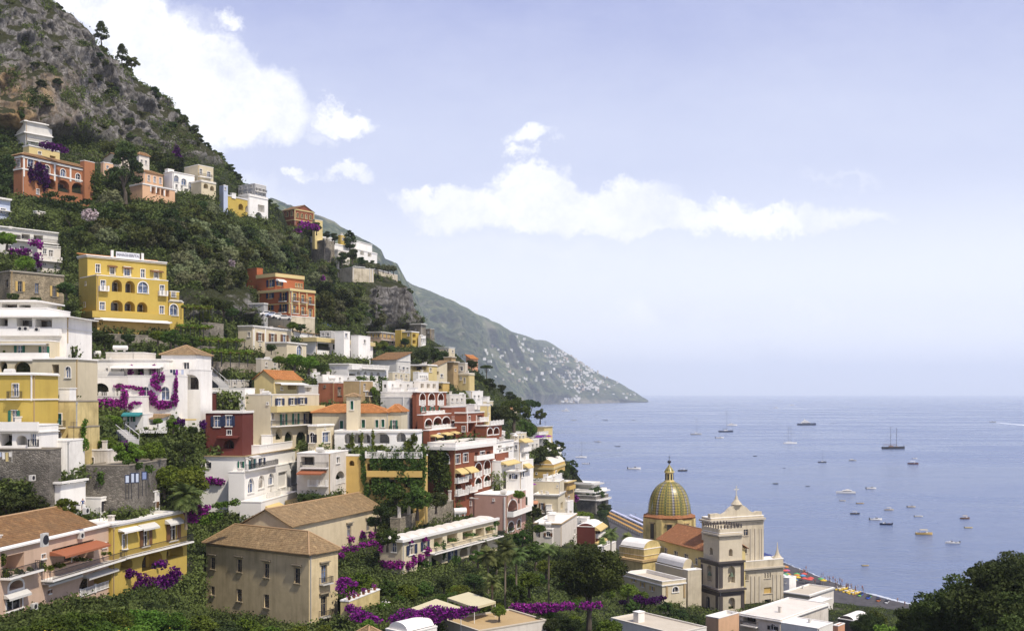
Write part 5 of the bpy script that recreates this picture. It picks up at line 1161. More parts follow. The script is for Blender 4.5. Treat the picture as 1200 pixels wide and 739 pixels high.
def church_extras():
    root = ch.h.root
    # pediment and cross over the front
    f = None
    C = P(833, 607, 215); a = math.radians(66); dR = Vector((math.sin(a), math.cos(a), 0)); dL = Vector((-math.cos(a), math.sin(a), 0))
    def q(u, d, z): p = C+dR*u+dL*d; return Vector((p.x, p.y, C.z+z))
    W = 16.0; m = MB()
    prof = [(0, .1), (0, 1.0), (2.5, 1.1), (3.6, .7), (5.0, 1.3), (6.0, 2.2), (7.2, 2.9), (8.6, 3.2), (10, 2.9), (11.2, 2.2), (12.2, 1.3), (13.6, .7), (14.6, 1.1), (16, 1.0), (16, .1)]
    f0 = [q(u, .25, z) for u, z in prof]; f1 = [q(u, 1.3, z) for u, z in prof]
    m.poly(f0[::-1]); m.poly(f1)
    for i in range(len(prof)-1): m.quad(f0[i], f0[i+1], f1[i+1], f1[i])
    m.build('pediment', paint('churchw', .7), root)
    m = MB(); c = q(8.4, .8, 3.1); m.lathe(c, [(1.5, 0), (1.1, .5), (.5, 1.2), (.3, 1.9), (.25, 2.2), (0.01, 2.25)], 10)
    pd = m.build('pedestal', paint('churchw', .7), root)
    m = MB(); c = q(8.4, .8, 5.2); m.box(c+Vector((-.12, -.12, 0)), (.24, 0, 0), (0, .24, 0), (0, 0, 2.6)); m.box(c-dR*.8+Vector((0, -.1, 1.6)), dR*1.6, (0, .2, 0), (0, 0, .24)); m.build('cross', flat('lgrey'), root)
    m = MB(); c = P(911, 662, 223); m.cbox(c, 2.6, 2.2, 1.9, -.4); m.lathe(c+Vector((0, 0, 1.9)), [(1.5, 0), (1.3, .2), (.7, .8), (.35, 1.7), (.2, 2.4), (.05, 4.2)], 8); m.build('pinnacle', paint('churchw', .8), root)
    # octagonal drum, dome, lantern
    Y = 243; c = P(784.3, 601, Y); k = Y*S/F; R = 30*k; zt = c.z; zb = P(784, 660, Y).z
    m = MB(); m.lathe((c.x, c.y, zb-12), [(R, 0), (R, zt-zb+11.2)], 8, .25, .25+2*math.pi); m.build('drum', paint('churchy', .9), root)
    m = MB(); m.lathe((c.x, c.y, zt-1.1), [(R, 0), (R*1.04, .1), (R*1.08, .5), (R*1.02, .55), (26*k, 1.2), (25*k, 1.25)], 8, .25, .25+2*math.pi); m.build('drum_roof', T_('church'), root)
    for i in range(8):
        am = .25+math.pi/4*(i+.5); n = Vector((math.cos(am), math.sin(am), 0)); t = Vector((-n.y, n.x, 0)); pc = Vector((c.x, c.y, 0))+n*(R*math.cos(math.pi/8))
        m = MB(); m.box(pc-t*.65+n*.02+Vector((0, 0, zt-6.6)), t*1.3, n*.12, (0, 0, 4.2)); w = m.build('drum_window', flat((.05, .045, .04)), root)
        m = MB(); m.box(pc-t*1.0+n*.02+Vector((0, 0, zt-2.35)), t*2.0, n*.4, (0, 0, .3)); m.box(pc-t*.9+n*.02+Vector((0, 0, zt-6.9)), t*1.8, n*.25, (0, 0, .25)); m.build('window_hood', flat('tan'), w)
        av = .25+math.pi/4*i; n = Vector((math.cos(av), math.sin(av), 0)); t = Vector((-n.y, n.x, 0)); m = MB(); pc = Vector((c.x, c.y, 0))+n*(R*.985)
        m.box(pc-t*.8-n*.3+Vector((0, 0, zb-10)), t*1.6, n*.75, (0, 0, zt-zb+9)); m.build('buttress', paint('churchy', 1.0), root)
    def domemat(kind):
        def fn(N):
            uv = (N.n('ShaderNodeUVMap'), 0)
            ck = N.n('ShaderNodeTexChecker'); N.l(*N.mapping(uv, (1, 1, 1), rot=(0, 0, math.radians(45))), ck, 0); ck.inputs['Scale'].default_value = 1.5
            if kind == 0: a_, b_ = (.34, .27, .05), (.13, .12, .03)
            elif kind == 1: a_, b_ = (.34, .33, .30), (.05, .05, .10)
            else: a_, b_ = (.05, .07, .02), (.16, .17, .03)
            col = N.mix((ck, 1), a_, b_)
            col = N.mix(N.ramp(N.noise(gpos(N), .7, 5, .65), [(.4, 0.0), (.7, .5)]), col, (.16, .12, .05))
            return bsdf(N, col, .35, .5)
        return mat('dome_tile_%d' % kind, fn)
    m = MB(); Rd = 25*k; Hd = 38*k; n = 64; rows = 18; prof = []
    for i in range(rows+1): t = i/rows*1.5; prof.append((Rd*math.cos(t)**.92 if t < 1.56 else .1, Hd*math.sin(t)/math.sin(1.5)))
    for s_ in range(n):
        md = s_ % 8; m.cm = 1 if md == 0 else 2 if md == 4 else 0; bump = 1.015 if md in (0, 4) else 1.0
        m.lathe((c.x, c.y, zt), [(r*bump, z) for r, z in prof], 1, 2*math.pi*s_/n, 2*math.pi*(s_+1)/n+.0005)
    # meaningful uv: angle and height in metres
    m.uv = []
    for s_ in range(n):
        for i in range(rows):
            u0, u1 = s_*2*math.pi*Rd/n, (s_+1)*2*math.pi*Rd/n; v0, v1 = prof[i][1]*1.25, prof[i+1][1]*1.25; m.uv.append([(u0, v0), (u1, v0), (u1, v1), (u0, v1)])
    m.build('dome', [domemat(0), domemat(1), domemat(2)], root, smooth=False)
    zt2 = zt+Hd; m = MB(); rl = 5*k
    m.lathe((c.x, c.y, zt2-.5), [(rl*1.25, 0), (rl*1.25, .5), (rl, .6), (rl, 2.8), (rl*1.25, 3.0), (rl*1.2, 3.2)], 8); m.build('lantern', paint('churchy', .6), root)
    for i in range(8):
        am = math.pi/8+math.pi/4*i; nn = Vector((math.cos(am), math.sin(am), 0)); t = Vector((-nn.y, nn.x, 0)); m = MB()
        m.box(Vector((c.x, c.y, zt2+.35))+nn*(rl*.93)-t*.22, t*.44, nn*.06, (0, 0, 1.7)); m.build('lantern_window', flat('dark'), root)
    m = MB(); m.lathe((c.x, c.y, zt2+2.65), [(rl*1.15, 0), (rl*.9, .6), (rl*.45, 1.3), (.12, 1.9), (.1, 2.4)], 12); m.build('cupola', domemat(0), root, smooth=True)
    m = MB(); m.lathe((c.x, c.y, zt2+4.9), [(.02, 0), (.42, .18), (.55, .5), (.42, .82), (.02, 1.0)], 12); m.build('ball', flat('iron'), root, smooth=True)
    m = MB(); m.box((c.x-.05, c.y-.05, zt2+5.8), (.1, 0, 0), (0, .1, 0), (0, 0, 1.5)); m.box((c.x-.4, c.y-.04, zt2+6.6), (.8, 0, 0), (0, .08, 0), (0, 0, .1)); m.build('cross', flat('iron'), root)
church_extras()
# side chapel with its white vault, and the long sacristy
B(None, 725.6, 754.5, 775.3, 643.5, 668, 224, 48, 'churchy', 'vault', 'white', cr=(720, 590, 9.85), root=ch, wallname='chapel_wall', rise=2.2, par=.15, stain=.9, cap='white', deep=10, win='w:N< 192,535 40,130; c 600 1 .2')
B(None, 724.6, 753, 778, 657, 690, 221.5, 48, 'churchy', root=ch, wallname='chapel_base', par=.1, stain=.9, cap='tan', rc='tan', deep=10, win='c 658 .8 .3 tan')
B(None, 768, 800, 815, 667, 692, 209, 62, 'pale', 'vault', 'white', root=ch, wallname='hall_wall', rise=2.6, par=.15, deep=10)
B(None, 731, 776, 804, 681, 708, 199, 60, 'pale', cr=(710, 530, KD), root=ch, wallname='sacristy_wall', stain=.5, rc='sand', cap='white', deep=10, par=.8,
  win='w:yN< 117,527 10,16; w:yN< 153,547 10,18; w:yN< 193,563 10,18; a:T> 288,566 24,22; p 252,550 252,600 9 tan; p 325,540 325,600 9 tan; c 548 5 .25 white; q:O> 1,1 2,2')
B(None, 800, 806, 822, 668, 712, 205, 62, 'churchw', root=ch, wallname='link_wall', stain=.7, deep=10, par=.2)
bt = B(HS('bell_tower', 'square bell tower of cream panels and dark basalt corners before the church', 'bell tower'), 819.7, 843, 872.4, 691, 717, 204, 66, 'churchw', cr=(810, 590, KC), stain=.6, trim='basalt', par=.1, deep=12,
       win='''a:T< 113,655 18,72; l:SO> 270,662 44,80; c 570 12 .9 basalt; c 592 26 .12 basalt; p 63,600 63,715 20 basalt; p 172,610 172,715 24 basalt; p 198,610 198,715 26 basalt; p 342,600 342,700 26 basalt''', wallname='lowest_stage')
B(None, 821.4, 843, 871.6, 659, 692, 204.6, 66, 'churchw', cr=(810, 590, KC), root=bt, stain=.6, trim='basalt', par=.1, wallname='middle_stage', deep=.2,
  win='''l:SO< 122,462 34,108; l:SO> 268,470 48,112; c 385 12 .8 basalt; c 400 20 .12 basalt; p 72,400 72,545 18 basalt; p 172,410 172,560 24 basalt; p 198,410 198,560 26 basalt; p 340,400 340,545 24 basalt''')
B(None, 824.4, 843, 869.8, 624.5, 660, 205.4, 66, 'churchw', cr=(810, 590, KC), root=bt, stain=.35, trim='sand', par=.6, wallname='upper_stage', deep=.2, win='l:SO< 133,315 22,50; l:SO> 263,324 26,50; c 205 10 .7 sand; c 222 5 .3 sand')
def tower_extras():
    a = math.radians(66); dR = Vector((math.sin(a), math.cos(a), 0)); dL = Vector((-math.cos(a), math.sin(a), 0)); C = P(843, 624.5, 205.4); w = 7.2; v = 7.0
    def q(l, r, z=0): p = C+dL*l+dR*r; return Vector((p.x, p.y, C.z+z))
    m = MB(); m.box(q(.2, .2, .1), dL*(w-.4), dR*(v-.4), UP*.9) if False else None
    for (s0, s1) in (((.1, .1), (.1, v-.1)), ((.1, v-.1), (w-.1, v-.1)), ((w-.1, v-.1), (w-.1, .1)), ((w-.1, .1), (.1, .1))):
        m = MB(); A, E = q(*s0), q(*s1); d = (E-A).normalized(); n = Vector((-d.y, d.x, 0)); L = (E-A).length
        m.box(A+UP*.1-n*.15, d*L, n*.3, UP*.9); m.build('parapet', paint('churchw', .6), bt.h.root)
        for i in range(7):
            m = MB(); m.lathe(A+d*(L*(i+.5)/7)+UP*1.0, [(.17, 0), (.12, .2), (.2, .5), (.14, .8), (.02, 1.0)], 6); m.build('merlon', flat('basalt'), bt.h.root)
    for f_, px, py in ((0, 122/KC+810, 462/KC+590), (1, 268/KC+810, 468/KC+590)):
        m = MB(); Yb = 206.2 if f_ else 207; c = P(px, py, Yb); m.lathe(c-UP*.5, [(.55, 0), (.45, .2), (.3, .7), (.2, .9), (.01, 1.0)], 10); m.build('bell', flat((.12, .16, .10), .4), bt.h.root)
tower_extras()
KB = 4.286
a = B(HS('peach_house', 'peach walled low house with stepped side and planted balcony below the bell tower'), 827, 842, 866, 724, 745, 184, 45, 'peach', cr=(820, 680, KB), deep=8, rc='offwhite', win='', par=.6)
a = B(HS('big_white_roofed_house', 'broad house with a big white patched roof below the church front'), 865, 914, 976, 726, 760, 186, 42, 'offwhite', cr=(820, 680, KB), deep=8, par=.15, rise=.5, rc='offwhite', ya=914, maxw=24, stain=.7,
      win='q:< 250,195 70,40; a:k< 368,232 26,30; b:i 215,215 295,230 1.2; c 202 5 .4')
a = B(HS('lower_white_house', 'lower white roofed house at the bottom edge in front of the big patched roof'), 915, 958, 976, 736, 770, 176, 42, 'white', cr=(820, 680, KB), deep=8, par=.1, win='q:> 625,240 40,30', maxw=16)
a = B(HS('beach_house', 'white flat roofed house nearest the dark beach, right of the church front'), 918, 948, 977, 697, 716, 246, 42, 'offwhite', cr=(900, 589, 4), deep=8, rc='sand', win='w:> 205,438 10,14; w:< 130,470 10,14; v:> 235,475 275,470 14 1 lgrey; c 432 6 .5 lgrey', clutter=0, par=.3)
B(None, 947, 962, 976, 705, 718, 241, 42, 'offwhite', cr=(900, 589, 4), root=a, wallname='annex_wall', par=.1, win='v:> 235,475 275,470 22 1 lgrey')
B(None, 917, 925, 933, 677, 690, 256, 42, 'white', cr=(900, 589, 4), root=a, wallname='upper_wall', par=.2, win='w:< 80,370 6,10')
a = B(HS('round_roofed_store', 'small dark walled store with a rounded white roof at the bottom right', 'store'), 982, 1001, 1018, 727, 745, 200, 42, 'basalt', 'vault', 'white', rise=.9, par=.1, cap='white', deep=6)
a = B(HS('salmon_store', 'tiny salmon walled shed between the white roofs at the bottom right', 'shed'), 976, 982, 990, 733, 745, 192, 42, 'salmon', par=.1, deep=6, rc='rust')
a = B(HS('pale_roofed_house', 'low building with a broad pale sand coloured roof below the garden wall'), 716, 790, 828, 742, 760, 158, 52, 'white', par=.2, rc='sand', cap='offwhite', deep=6, ya=790, maxw=20, clutter=1)
a = B(HS('domed_house', 'white house with two low white domed roofs at the bottom edge', 'house'), 452, 478, 512, 742, 765, 108, 40, 'white', 'vault', 'white', rise=1.2, par=.1, deep=6, maxw=12)
a = B(HS('tiled_shed', 'small shed with a dull tile roof at the bottom edge beside the domed roof', 'shed'), 418, 432, 446, 745, 765, 106, 40, 'sand', 'hip', 'old', rise=1.0, par=.1, deep=6)
a = B(HS('terrace_wall', 'ochre terrace wall with red flower pots beside the old palazzo', 'wall'), 399, 409, 445, 704, 722, 118, 20, 'butter', stain=.9, par=.7, deep=6, cap='white', rc='sand', cr=(400, 660, 5.4545))
TWL = a
a = B(HS('garden_wall', 'rough stone garden wall topped by a row of white pillars in the centre', 'wall'), 466, 469, 531, 607, 624, 160, 14, stonemat((.30, .26, .19), 'garden'), par=.1, deep=6, wL=2, cap='stone', rc='stone')
def pillars():
    f = a.R
    for px in (470, 481, 491, 501, 510.5, 520, 529): 
        u = f.hit(px, 605)[0]
        if u > f.w: continue
        m = MB(); fbox(m, f, u-.25, u+.25, f.zt, f.zt+2.1, -.6, -.1); fbox(m, f, u-.34, u+.34, f.zt+2.1, f.zt+2.3, -.7, 0); m.build('pillar', paint('offwhite', .6), a.h.root)
pillars()
# extra houses that fill the crowd between the named ones
for i, (xl, xc, xr, yt, yb, Y, an, col, rf, rc, lab, w) in enumerate([
    (360, 366, 376, 436, 446, 222, 14, 'white', 'flat', None, 'small white rooftop house between the orange gable and the brick house', 'w:> 370,441 2,3'),
    (345, 350, 373, 451, 463, 196, 14, 'offwhite', 'flat', None, 'low white house with dark openings right of the bright orange roof', 'q:> 361,456 10,5'),
    (390, 396, 412, 505, 513, 190, 14, 'white', 'flat', None, 'tiny white room on the terrace beside the cream palazzo', 'w:> 402,509 2,4'),
    (372, 378, 416, 439, 449, 213, 12, 'white', 'flat', None, 'low white house with rounded roof lights above the brick house', 'w:>*3 388,444 408,444 2,4'),
    (417, 423, 446, 440, 450, 216, 12, 'white', 'flat', None, 'white terrace house under the hedge of the stepped hotel', 'q:>*2 430,445 439,445 5,4'),
    (448, 454, 484, 446, 461, 221, 14, 'white', 'flat', None, 'white terraced house between the grey gable and the arched red rooms', 'w:>*3 460,452 478,452 2,4; q:< 451,452 3,4'),
    (485, 490, 514, 446, 460, 226, 14, 'offwhite', 'flat', None, 'off white terraced house right behind the arched red rooms', 'q:>*3 495,452 509,452 4,5'),
    (455, 460, 480, 436, 447, 240, 16, 'pale', 'flat', None, 'pale house tucked under the big grey gable', 'w:>*3 464,441 476,441 2,4'),
    (556, 562, 578, 470, 484, 268, 20, 'pale', 'flat', None, 'pale terrace house under the skyline trees right of the stout tower', 'w:>*3 566,476 575,476 2,4'),
    (612, 616, 632, 516, 530, 285, 20, 'offwhite', 'flat', None, 'off white terrace house below the white awnings', 'w:>*3 619,522 629,522 2,4'),
    (637, 643, 660, 560, 566, 276, 14, 'white', 'flat', None, 'white annex under the yellow vaulted house', 'q:> 652,563 6,3'),
    (300, 306, 330, 420, 434, 205, 12, 'sand', 'flat', 'stone', 'rough pale house hidden in the trees above the bright orange roof', 'w:>*2 312,427 322,427 2,4'),
    (520, 527, 546, 462, 478, 240, 16, 'offwhite', 'flat', None, 'pale house behind the arched red hotel, left of its tall neighbours', 'w:>*3 530,469 541,468 2,4; w:< 523,469 2,4'),
    (546, 552, 566, 458, 474, 262, 20, 'white', 'flat', None, 'white house under the green trees right of the stout tower', 'w:>*2 556,465 561,465 2,4'),
    (590, 596, 606, 480, 488, 330, 24, 'pale', 'hip', 'brown', 'cream house with a tile roof among the dark trees before the pine', 'w:> 600,484 2,3'),
    (577, 583, 592, 506, 516, 240, 18, 'offwhite', 'flat', None, 'pale terrace house with a small parasol below the dark trees', 'w:>*2 585,511 589,511 2,4'),
    (598, 603, 617, 508, 517, 250, 20, 'pale', 'flat', None, 'planted terrace house left of the white awnings', 'w:>*3 605,513 613,512 2,4'),
    (640, 646, 656, 598, 610, 250, 14, 'offwhite', 'flat', None, 'small pale house right under the cream terrace house', 'w:> 650,603 2,4'),
    (660, 664, 672, 604, 616, 258, 18, 'pale', 'flat', None, 'narrow pale house by the beach stairs', 'w:> 668,609 2,4'),
    (700, 706, 714, 660, 676, 214, 20, 'offwhite', 'flat', None, 'low white kitchen building left of the church chapel', 'w:> 710,668 2,4'),
    (700, 708, 722, 640, 652, 232, 24, 'white', 'flat', None, 'white beach restaurant roof between palm and chapel', 'q:> 714,646 8,4'),
    (236, 241, 262, 452, 460, 192, 10, 'stone', 'flat', 'stone', 'low rough house beside the stepped terraces under the pergolas', 'w:> 250,456 3,3'),
    (263, 268, 292, 445, 455, 196, 12, 'offwhite', 'flat', None, 'small white house with an orange water tank left of the orange gable', 'w:>*2 275,450 284,450 2,4'),
    (85, 100, 112, 395, 404, 178, 20, stonemat(), 'flat', 'stone', 'rough stone terrace below the yellow hotel, left end', ''),
    (112, 125, 200, 391, 403, 186, 40, stonemat(), 'flat', 'stone', 'long rough stone terrace wall under the yellow hotel', ''),
    (236, 244, 262, 378, 396, 204, 20, stonemat(), 'flat', 'stone', 'tall rough stone wall right of the yellow hotel, under its side pergola', ''),
    (248, 254, 312, 424, 436, 196, 14, stonemat((.36, .31, .24), 'pale'), 'flat', 'stone', 'long pale stone terrace wall under the lowest vine pergola', ''),
    (205, 212, 252, 404, 416, 188, 20, stonemat(), 'flat', 'stone', 'dark stone terrace wall right of the mottled tile roof', '')]):
    isw = 'wall' in lab or 'stone terrace' in lab
    B(HS('terrace_wall' if isw else 'small_house', lab, 'wall' if isw else 'house'), xl, xc, xr, yt, yb, Y, an, col, rf, rc, win=w, clutter=0 if isw else 2, deep=8, cap='stone' if isw else None, rise=1.2)
# ------------------------------------------------------------------ the hillside, fitted to the feet of the houses
def fit_ground():
    ft = np.array(FEET); keep = [c for c in CT if np.min(np.hypot((ft[:, 0]-c[0]), (ft[:, 1]-c[1])*1.3)) > 24]
    out = []
    for f in sorted(FEET, key=lambda t: -t[1]):
        near = [o for o in out if math.hypot(f[0]-o[0], f[1]-o[1]) < 7]
        if near: o = near[0]; o[2] = (o[2]*o[3]+f[2])/(o[3]+1); o[3] += 1
        else: out.append([*f, 1])
    solve_ground(np.array([list(c) for c in keep]+[o[:3] for o in out]), .012)
    global COVER
    LB = np.zeros_like(GY); UB = np.full_like(GY, 1e9); COVER = np.zeros(GY.shape)
    for f, zb, zt, foot in FACES:
        e0 = f.O; e1 = f.O+f.U*f.w
        if e0.y < 20 or e1.y < 20: continue
        a, b = sorted((600+F*e0.x/e0.y, 600+F*e1.x/e1.y))
        for i in range(max(0, int((a-GPX[0])/DPX)), min(len(GPX)-1, int((b-GPX[0])/DPX)+1)+1):
            px = min(max(GPX[i], a), b); k = (px-600)/F; den = f.U.x-k*f.U.y
            if abs(den) < 1e-4: continue
            u = (k*f.O.y-f.O.x)/den; y = f.O.y+f.U.y*min(max(u, 0), f.w)
            pb = 461+(HH*S-zb)*F/y; pt = 461+(HH*S-zt)*F/y; Yf = y/S; py = GPY[i]
            m = (py < pb) & (py > pt); LB[i][m] = np.maximum(LB[i][m], Yf+.6)
            COVER[i][m] = np.where(COVER[i][m] > 0, np.minimum(COVER[i][m], Yf), Yf)
            if foot: m = (py >= pb) & (py < pb+9); UB[i][m] = np.minimum(UB[i][m], Yf+.02)
    for C4, zr in ROOFS:
        if zr > HH*S-1.5 or min(c.y for c in C4) < 20: continue
        pp = [(600+F*c.x/c.y, 461+(HH*S-zr)*F/c.y) for c in C4]; a, b = min(p[0] for p in pp), max(p[0] for p in pp)
        for i in range(max(0, int((a-GPX[0])/DPX)), min(len(GPX)-1, int((b-GPX[0])/DPX)+1)+1):
            px = min(max(GPX[i], a+.01), b-.01); ys = []
            for k in range(4):
                (x0, y0), (x1, y1) = pp[k], pp[(k+1) % 4]
                if (x0-px)*(x1-px) <= 0 and x0 != x1: ys.append(y0+(y1-y0)*(px-x0)/(x1-x0))
            if len(ys) < 2: continue
            py = GPY[i]; m = (py > min(ys)-1.5) & (py < max(ys)+1); Yr = (HH*S-zr)*F/np.maximum(py-461, 1)/S
            LB[i][m] = np.maximum(LB[i][m], Yr[m]+1.2); COVER[i][m] = np.where(COVER[i][m] > 0, np.minimum(COVER[i][m], Yr[m]), Yr[m])
    global GY_
    G = np.minimum(GY, UB)
    for j in range(NR-2, -1, -1): G[:, j] = np.minimum(G[:, j], G[:, j+1]-.01)
    G = np.maximum(G, LB)
    for j in range(1, NR): G[:, j] = np.maximum(G[:, j], G[:, j-1]+.01)
    GY[:] = G
fit_ground()
def covered(px, py):
    i = int(round((px-GPX[0])/DPX)); i = min(max(i, 0), len(GPX)-1)
    j = int(round((py-1000)/(sil(GPX[i])-1000)*(NR-1)))
    return COVER[i, j] if 0 <= j < NR else 0
def build_terrain():
    PX = np.repeat(GPX[:, None], NR, 1); rk = cliffmask(PX, GPY)
    X = (PX-600)/F*GY*S; Y = GY*S; Z = (HH-(GPY-461)/F*GY)*S
    d = fbm(X*.035, Y*.035, Z*.012, 6, True)*12+fbm(X*.14+9, Y*.14, Z*.025, 5, True)*6.5+fbm(X*.5, Y*.5, Z*.12, 3, True)*1.6
    soft = fbm(X*.05, Y*.05, Z*.05, 4)*1.2
    # relief pushed along the true horizontal slope direction (out of the hill, to the right and towards the bay)
    amp = rk*sstep(0, 14, GPY-sil(PX))
    off = d*amp+soft*(1-rk)*(GY > 150)*.6
    dirx, diry = .75, -.66
    X = X+dirx*off*.8; Y = Y+diry*off
    Z = Z+fbm(X*.09, Y*.09, 3.3, 3)*amp*1.5
    # behind the skyline: the hill goes on back and then falls away to the sea
    cols = [X, ]; 
    bx, by, bz = X[:, -1], Y[:, -1], Z[:, -1]; mtn = sstep(560, 440, GPX)
    ext = []
    for back, keep, down in ((6, 1, 0), (18, .97, 2), (60, .8, 12), (140, .4, 40), (260, 0, 60)):
        k = mtn
        ext.append((bx*(1+back*.0*k), by+back*(k*1.0+.22*(1-k)), np.maximum(bz*(keep*k+(1-k)*max(0, 1-back/25))-2*(1-k), -4)))
    X = np.concatenate([X]+[e[0][:, None] for e in ext], 1); Y = np.concatenate([Y]+[e[1][:, None] for e in ext], 1); Z = np.concatenate([Z]+[e[2][:, None] for e in ext], 1)
    R = np.concatenate([rk]+[rk[:, -1:]]*5, 1)
    oc = np.exp(-((GPX[:, None]-12)/48)**2)*sstep(75, 100, GPY)*sstep(170, 150, GPY)
    OC = np.concatenate([oc]+[oc[:, -1:]*0]*5, 1)
    o = grid_mesh('hillside', X, Y, Z, mat('ground', ground_mat), {'rock': R, 'ochre': OC})
    o['kind'] = 'structure'
    return X, Y, Z
TX, TY, TZ = build_terrain()
def gp(px, py, dz=0.0):
    """point on the hillside seen under a pixel"""
    p = P(px, py, gdepth(px, py))
    return Vector((p.x, p.y, p.z+dz))


# ------------------------------------------------------------------ planting
def quads(c, s, asp=.7, up=None, r=RNG):
    """leaf-sized quads at centres c (n,3) with half sizes s (n,)"""
    n = len(c); a = r.normal(size=(n, 3)); a /= np.linalg.norm(a, axis=1)[:, None]
    b = r.normal(size=(n, 3))
    if up is not None: b = b*.6+up
    b -= a*np.sum(a*b, 1)[:, None]; b /= np.linalg.norm(b, axis=1)[:, None]
    a = a*(s*asp)[:, None]; b = b*s[:, None]
    v = np.stack([c-a-b*.6, c+a*.6-b, c+a+b*.6, c-a*.6+b], 1).reshape(-1, 3)
    return v, np.arange(4*n).reshape(n, 4)
def blob_pts(cs, rs, n, sq=1.0, r=RNG):
    """n points in clumps: centres cs (k,3), radii rs (k,)"""
    k = r.integers(0, len(cs), n); d = r.normal(size=(n, 3)); d /= np.linalg.norm(d, axis=1)[:, None]
    rad = rs[k]*r.uniform(.35, 1, n)**.5; p = cs[k]+d*rad[:, None]*np.array([1, 1, sq]); return p
def crown_pts(n, nb, shape='round', seed=1):
    r = np.random.default_rng(seed); u = r.normal(size=(nb, 3)); u /= np.linalg.norm(u, axis=1)[:, None]
    if shape == 'round': u[:, 2] = u[:, 2]*.8+.08; c = u*r.uniform(.45, .85, nb)[:, None]*np.array([1, 1, .95]); rs = r.uniform(.17, .34, nb)
    elif shape == 'loose': u[:, 2] = u[:, 2]*.95; c = u*r.uniform(.45, 1.0, nb)[:, None]*np.array([1, 1, .8]); rs = r.uniform(.14, .28, nb)
    elif shape == 'umbrella': u[:, 2] = np.abs(u[:, 2])*.28-.05; c = u*r.uniform(.45, 1.0, nb)[:, None]; c[:, 2] = u[:, 2]+.12*(1-np.hypot(c[:, 0], c[:, 1])); rs = r.uniform(.14, .24, nb)
    elif shape == 'cypress': t = r.uniform(0, 1, nb); a = r.uniform(0, 6.28, nb); w = .42*np.sin(np.pi*np.clip(t*.86+.12, 0, 1))**.8; c = np.stack([np.cos(a)*w, np.sin(a)*w, t*2.6-1.3], 1)*1.0; rs = np.full(nb, .20)
    else: t = r.uniform(0, 1, nb); a = r.uniform(0, 6.28, nb); w = (.85*(1-t)**.7+.18)*r.uniform(.5, 1, nb); c = np.stack([np.cos(a)*w, np.sin(a)*w, t*2.1-.8], 1); rs = r.uniform(.16, .3, nb)
    return blob_pts(c, rs, n, .8, r), c
def tree_proto(name, leaf, n, nb, shape, lsize, seed, trunk=(.9, .10), bark=(.10, .08, .06), extra=None):
    """unit tree: crown radius 1 centred over a trunk of height h (in crown radii)"""
    h, tr = trunk; root = empty(name, (0, 0, -500)); pts, bc = crown_pts(n, nb, shape, seed)
    off = np.array([0, 0, h+{'round': .45, 'loose': .6, 'umbrella': .1, 'cypress': 1.25, 'pine': .8}[shape]])
    v, q = quads(pts+off+np.array([0, 0, -500]), np.full(n, lsize)*np.random.default_rng(seed).uniform(.6, 1.3, n))
    cr = np_mesh('crown', v-np.array([0, 0, -500]), q, leaf, loc=None, parent=root)
    m = MB(); r = random.Random(seed); z0 = -500; bend = Vector((r.uniform(-.1, .1), r.uniform(-.1, .1), 0))
    top = Vector((0, 0, z0+h+.3))+bend*2
    m.tube([Vector((0, 0, z0-.5)), Vector((0, 0, z0+.1)), Vector((0, 0, z0+h*.6))+bend, top], [tr*1.5, tr*1.1, tr*.85, tr*.5], 7)
    for k in range(6):
        e = bc[r.randrange(len(bc))]; e = Vector((e[0]*.85, e[1]*.85, e[2]*.8+off[2]+z0)); a = Vector((0, 0, z0+h*r.uniform(.5, 1)))+bend
        m.tube([a, a.lerp(e, .5)+Vector((0, 0, -.06)), e], [tr*.5, tr*.32, tr*.12], 5)
    m.build('trunk', paint(bark, .5), root)
    return root
LEAFSETS = {}
def proto(kind):
    if kind in LEAFSETS: return LEAFSETS[kind]
    d = {'hill0': ('broad_tree', 'hill', 2600, 34, 'round', .085, 1), 'hill1': ('loose_tree', 'hill', 2600, 26, 'loose', .085, 2), 'hill2': ('olive_tree', 'olive', 2400, 36, 'round', .075, 3),
         'hill3': ('evergreen_tree', 'dark', 2600, 30, 'round', .085, 4), 'bright': ('broad_tree', 'bright', 6000, 60, 'round', .058, 5), 'brightl': ('broad_tree', 'bright', 6000, 60, 'loose', .058, 15),
         'lemon': ('lemon_tree', 'lemon', 9000, 80, 'round', .045, 6), 'near': ('broad_tree', 'near', 34000, 120, 'loose', .026, 27), 'dark': ('broad_tree', 'dark', 5200, 46, 'round', .06, 7), 'darkl': ('broad_tree', 'ivy', 6000, 54, 'loose', .055, 17),
         'pine': ('pine_tree', 'dark', 5200, 60, 'pine', .06, 8), 'umb': ('stone_pine', 'dark', 3600, 60, 'umbrella', .06, 9), 'bigpine': ('stone_pine', 'pine', 15000, 80, 'round', .035, 10),
         'cyp': ('cypress', 'dark', 2200, 60, 'cypress', .07, 11), 'shrub': ('shrub', 'hill', 900, 20, 'round', .12, 12), 'shrubb': ('shrub', 'bright', 1500, 26, 'round', .09, 13)}[kind]
    tk = {'umb': (2.1, .07), 'bigpine': (1.35, .07), 'pine': (.9, .09), 'shrub': (.15, .05), 'shrubb': (.15, .05), 'cyp': (.2, .06), 'lemon': (.6, .06)}.get(kind, (.42, .09))
    p = tree_proto(d[0], lf(d[1]), *d[2:], trunk=tk)
    p.location = (0, 0, 0); LEAFSETS[kind] = p
    if kind == 'lemon':
        r = np.random.default_rng(3); pts, _ = crown_pts(60, 40, 'round', 6); m = MB()
        for q in pts: 
            q = Vector(q)*1.05+Vector((0, 0, .95-500)); m.lathe(q, [(.001, -.035), (.028, -.015), (.028, .015), (.001, .035)], 5)
        o = m.build('lemons', flat((.75, .55, .05)), p); o['kind'] = 'stuff'
    p['_k'] = kind; return p
USED = {}
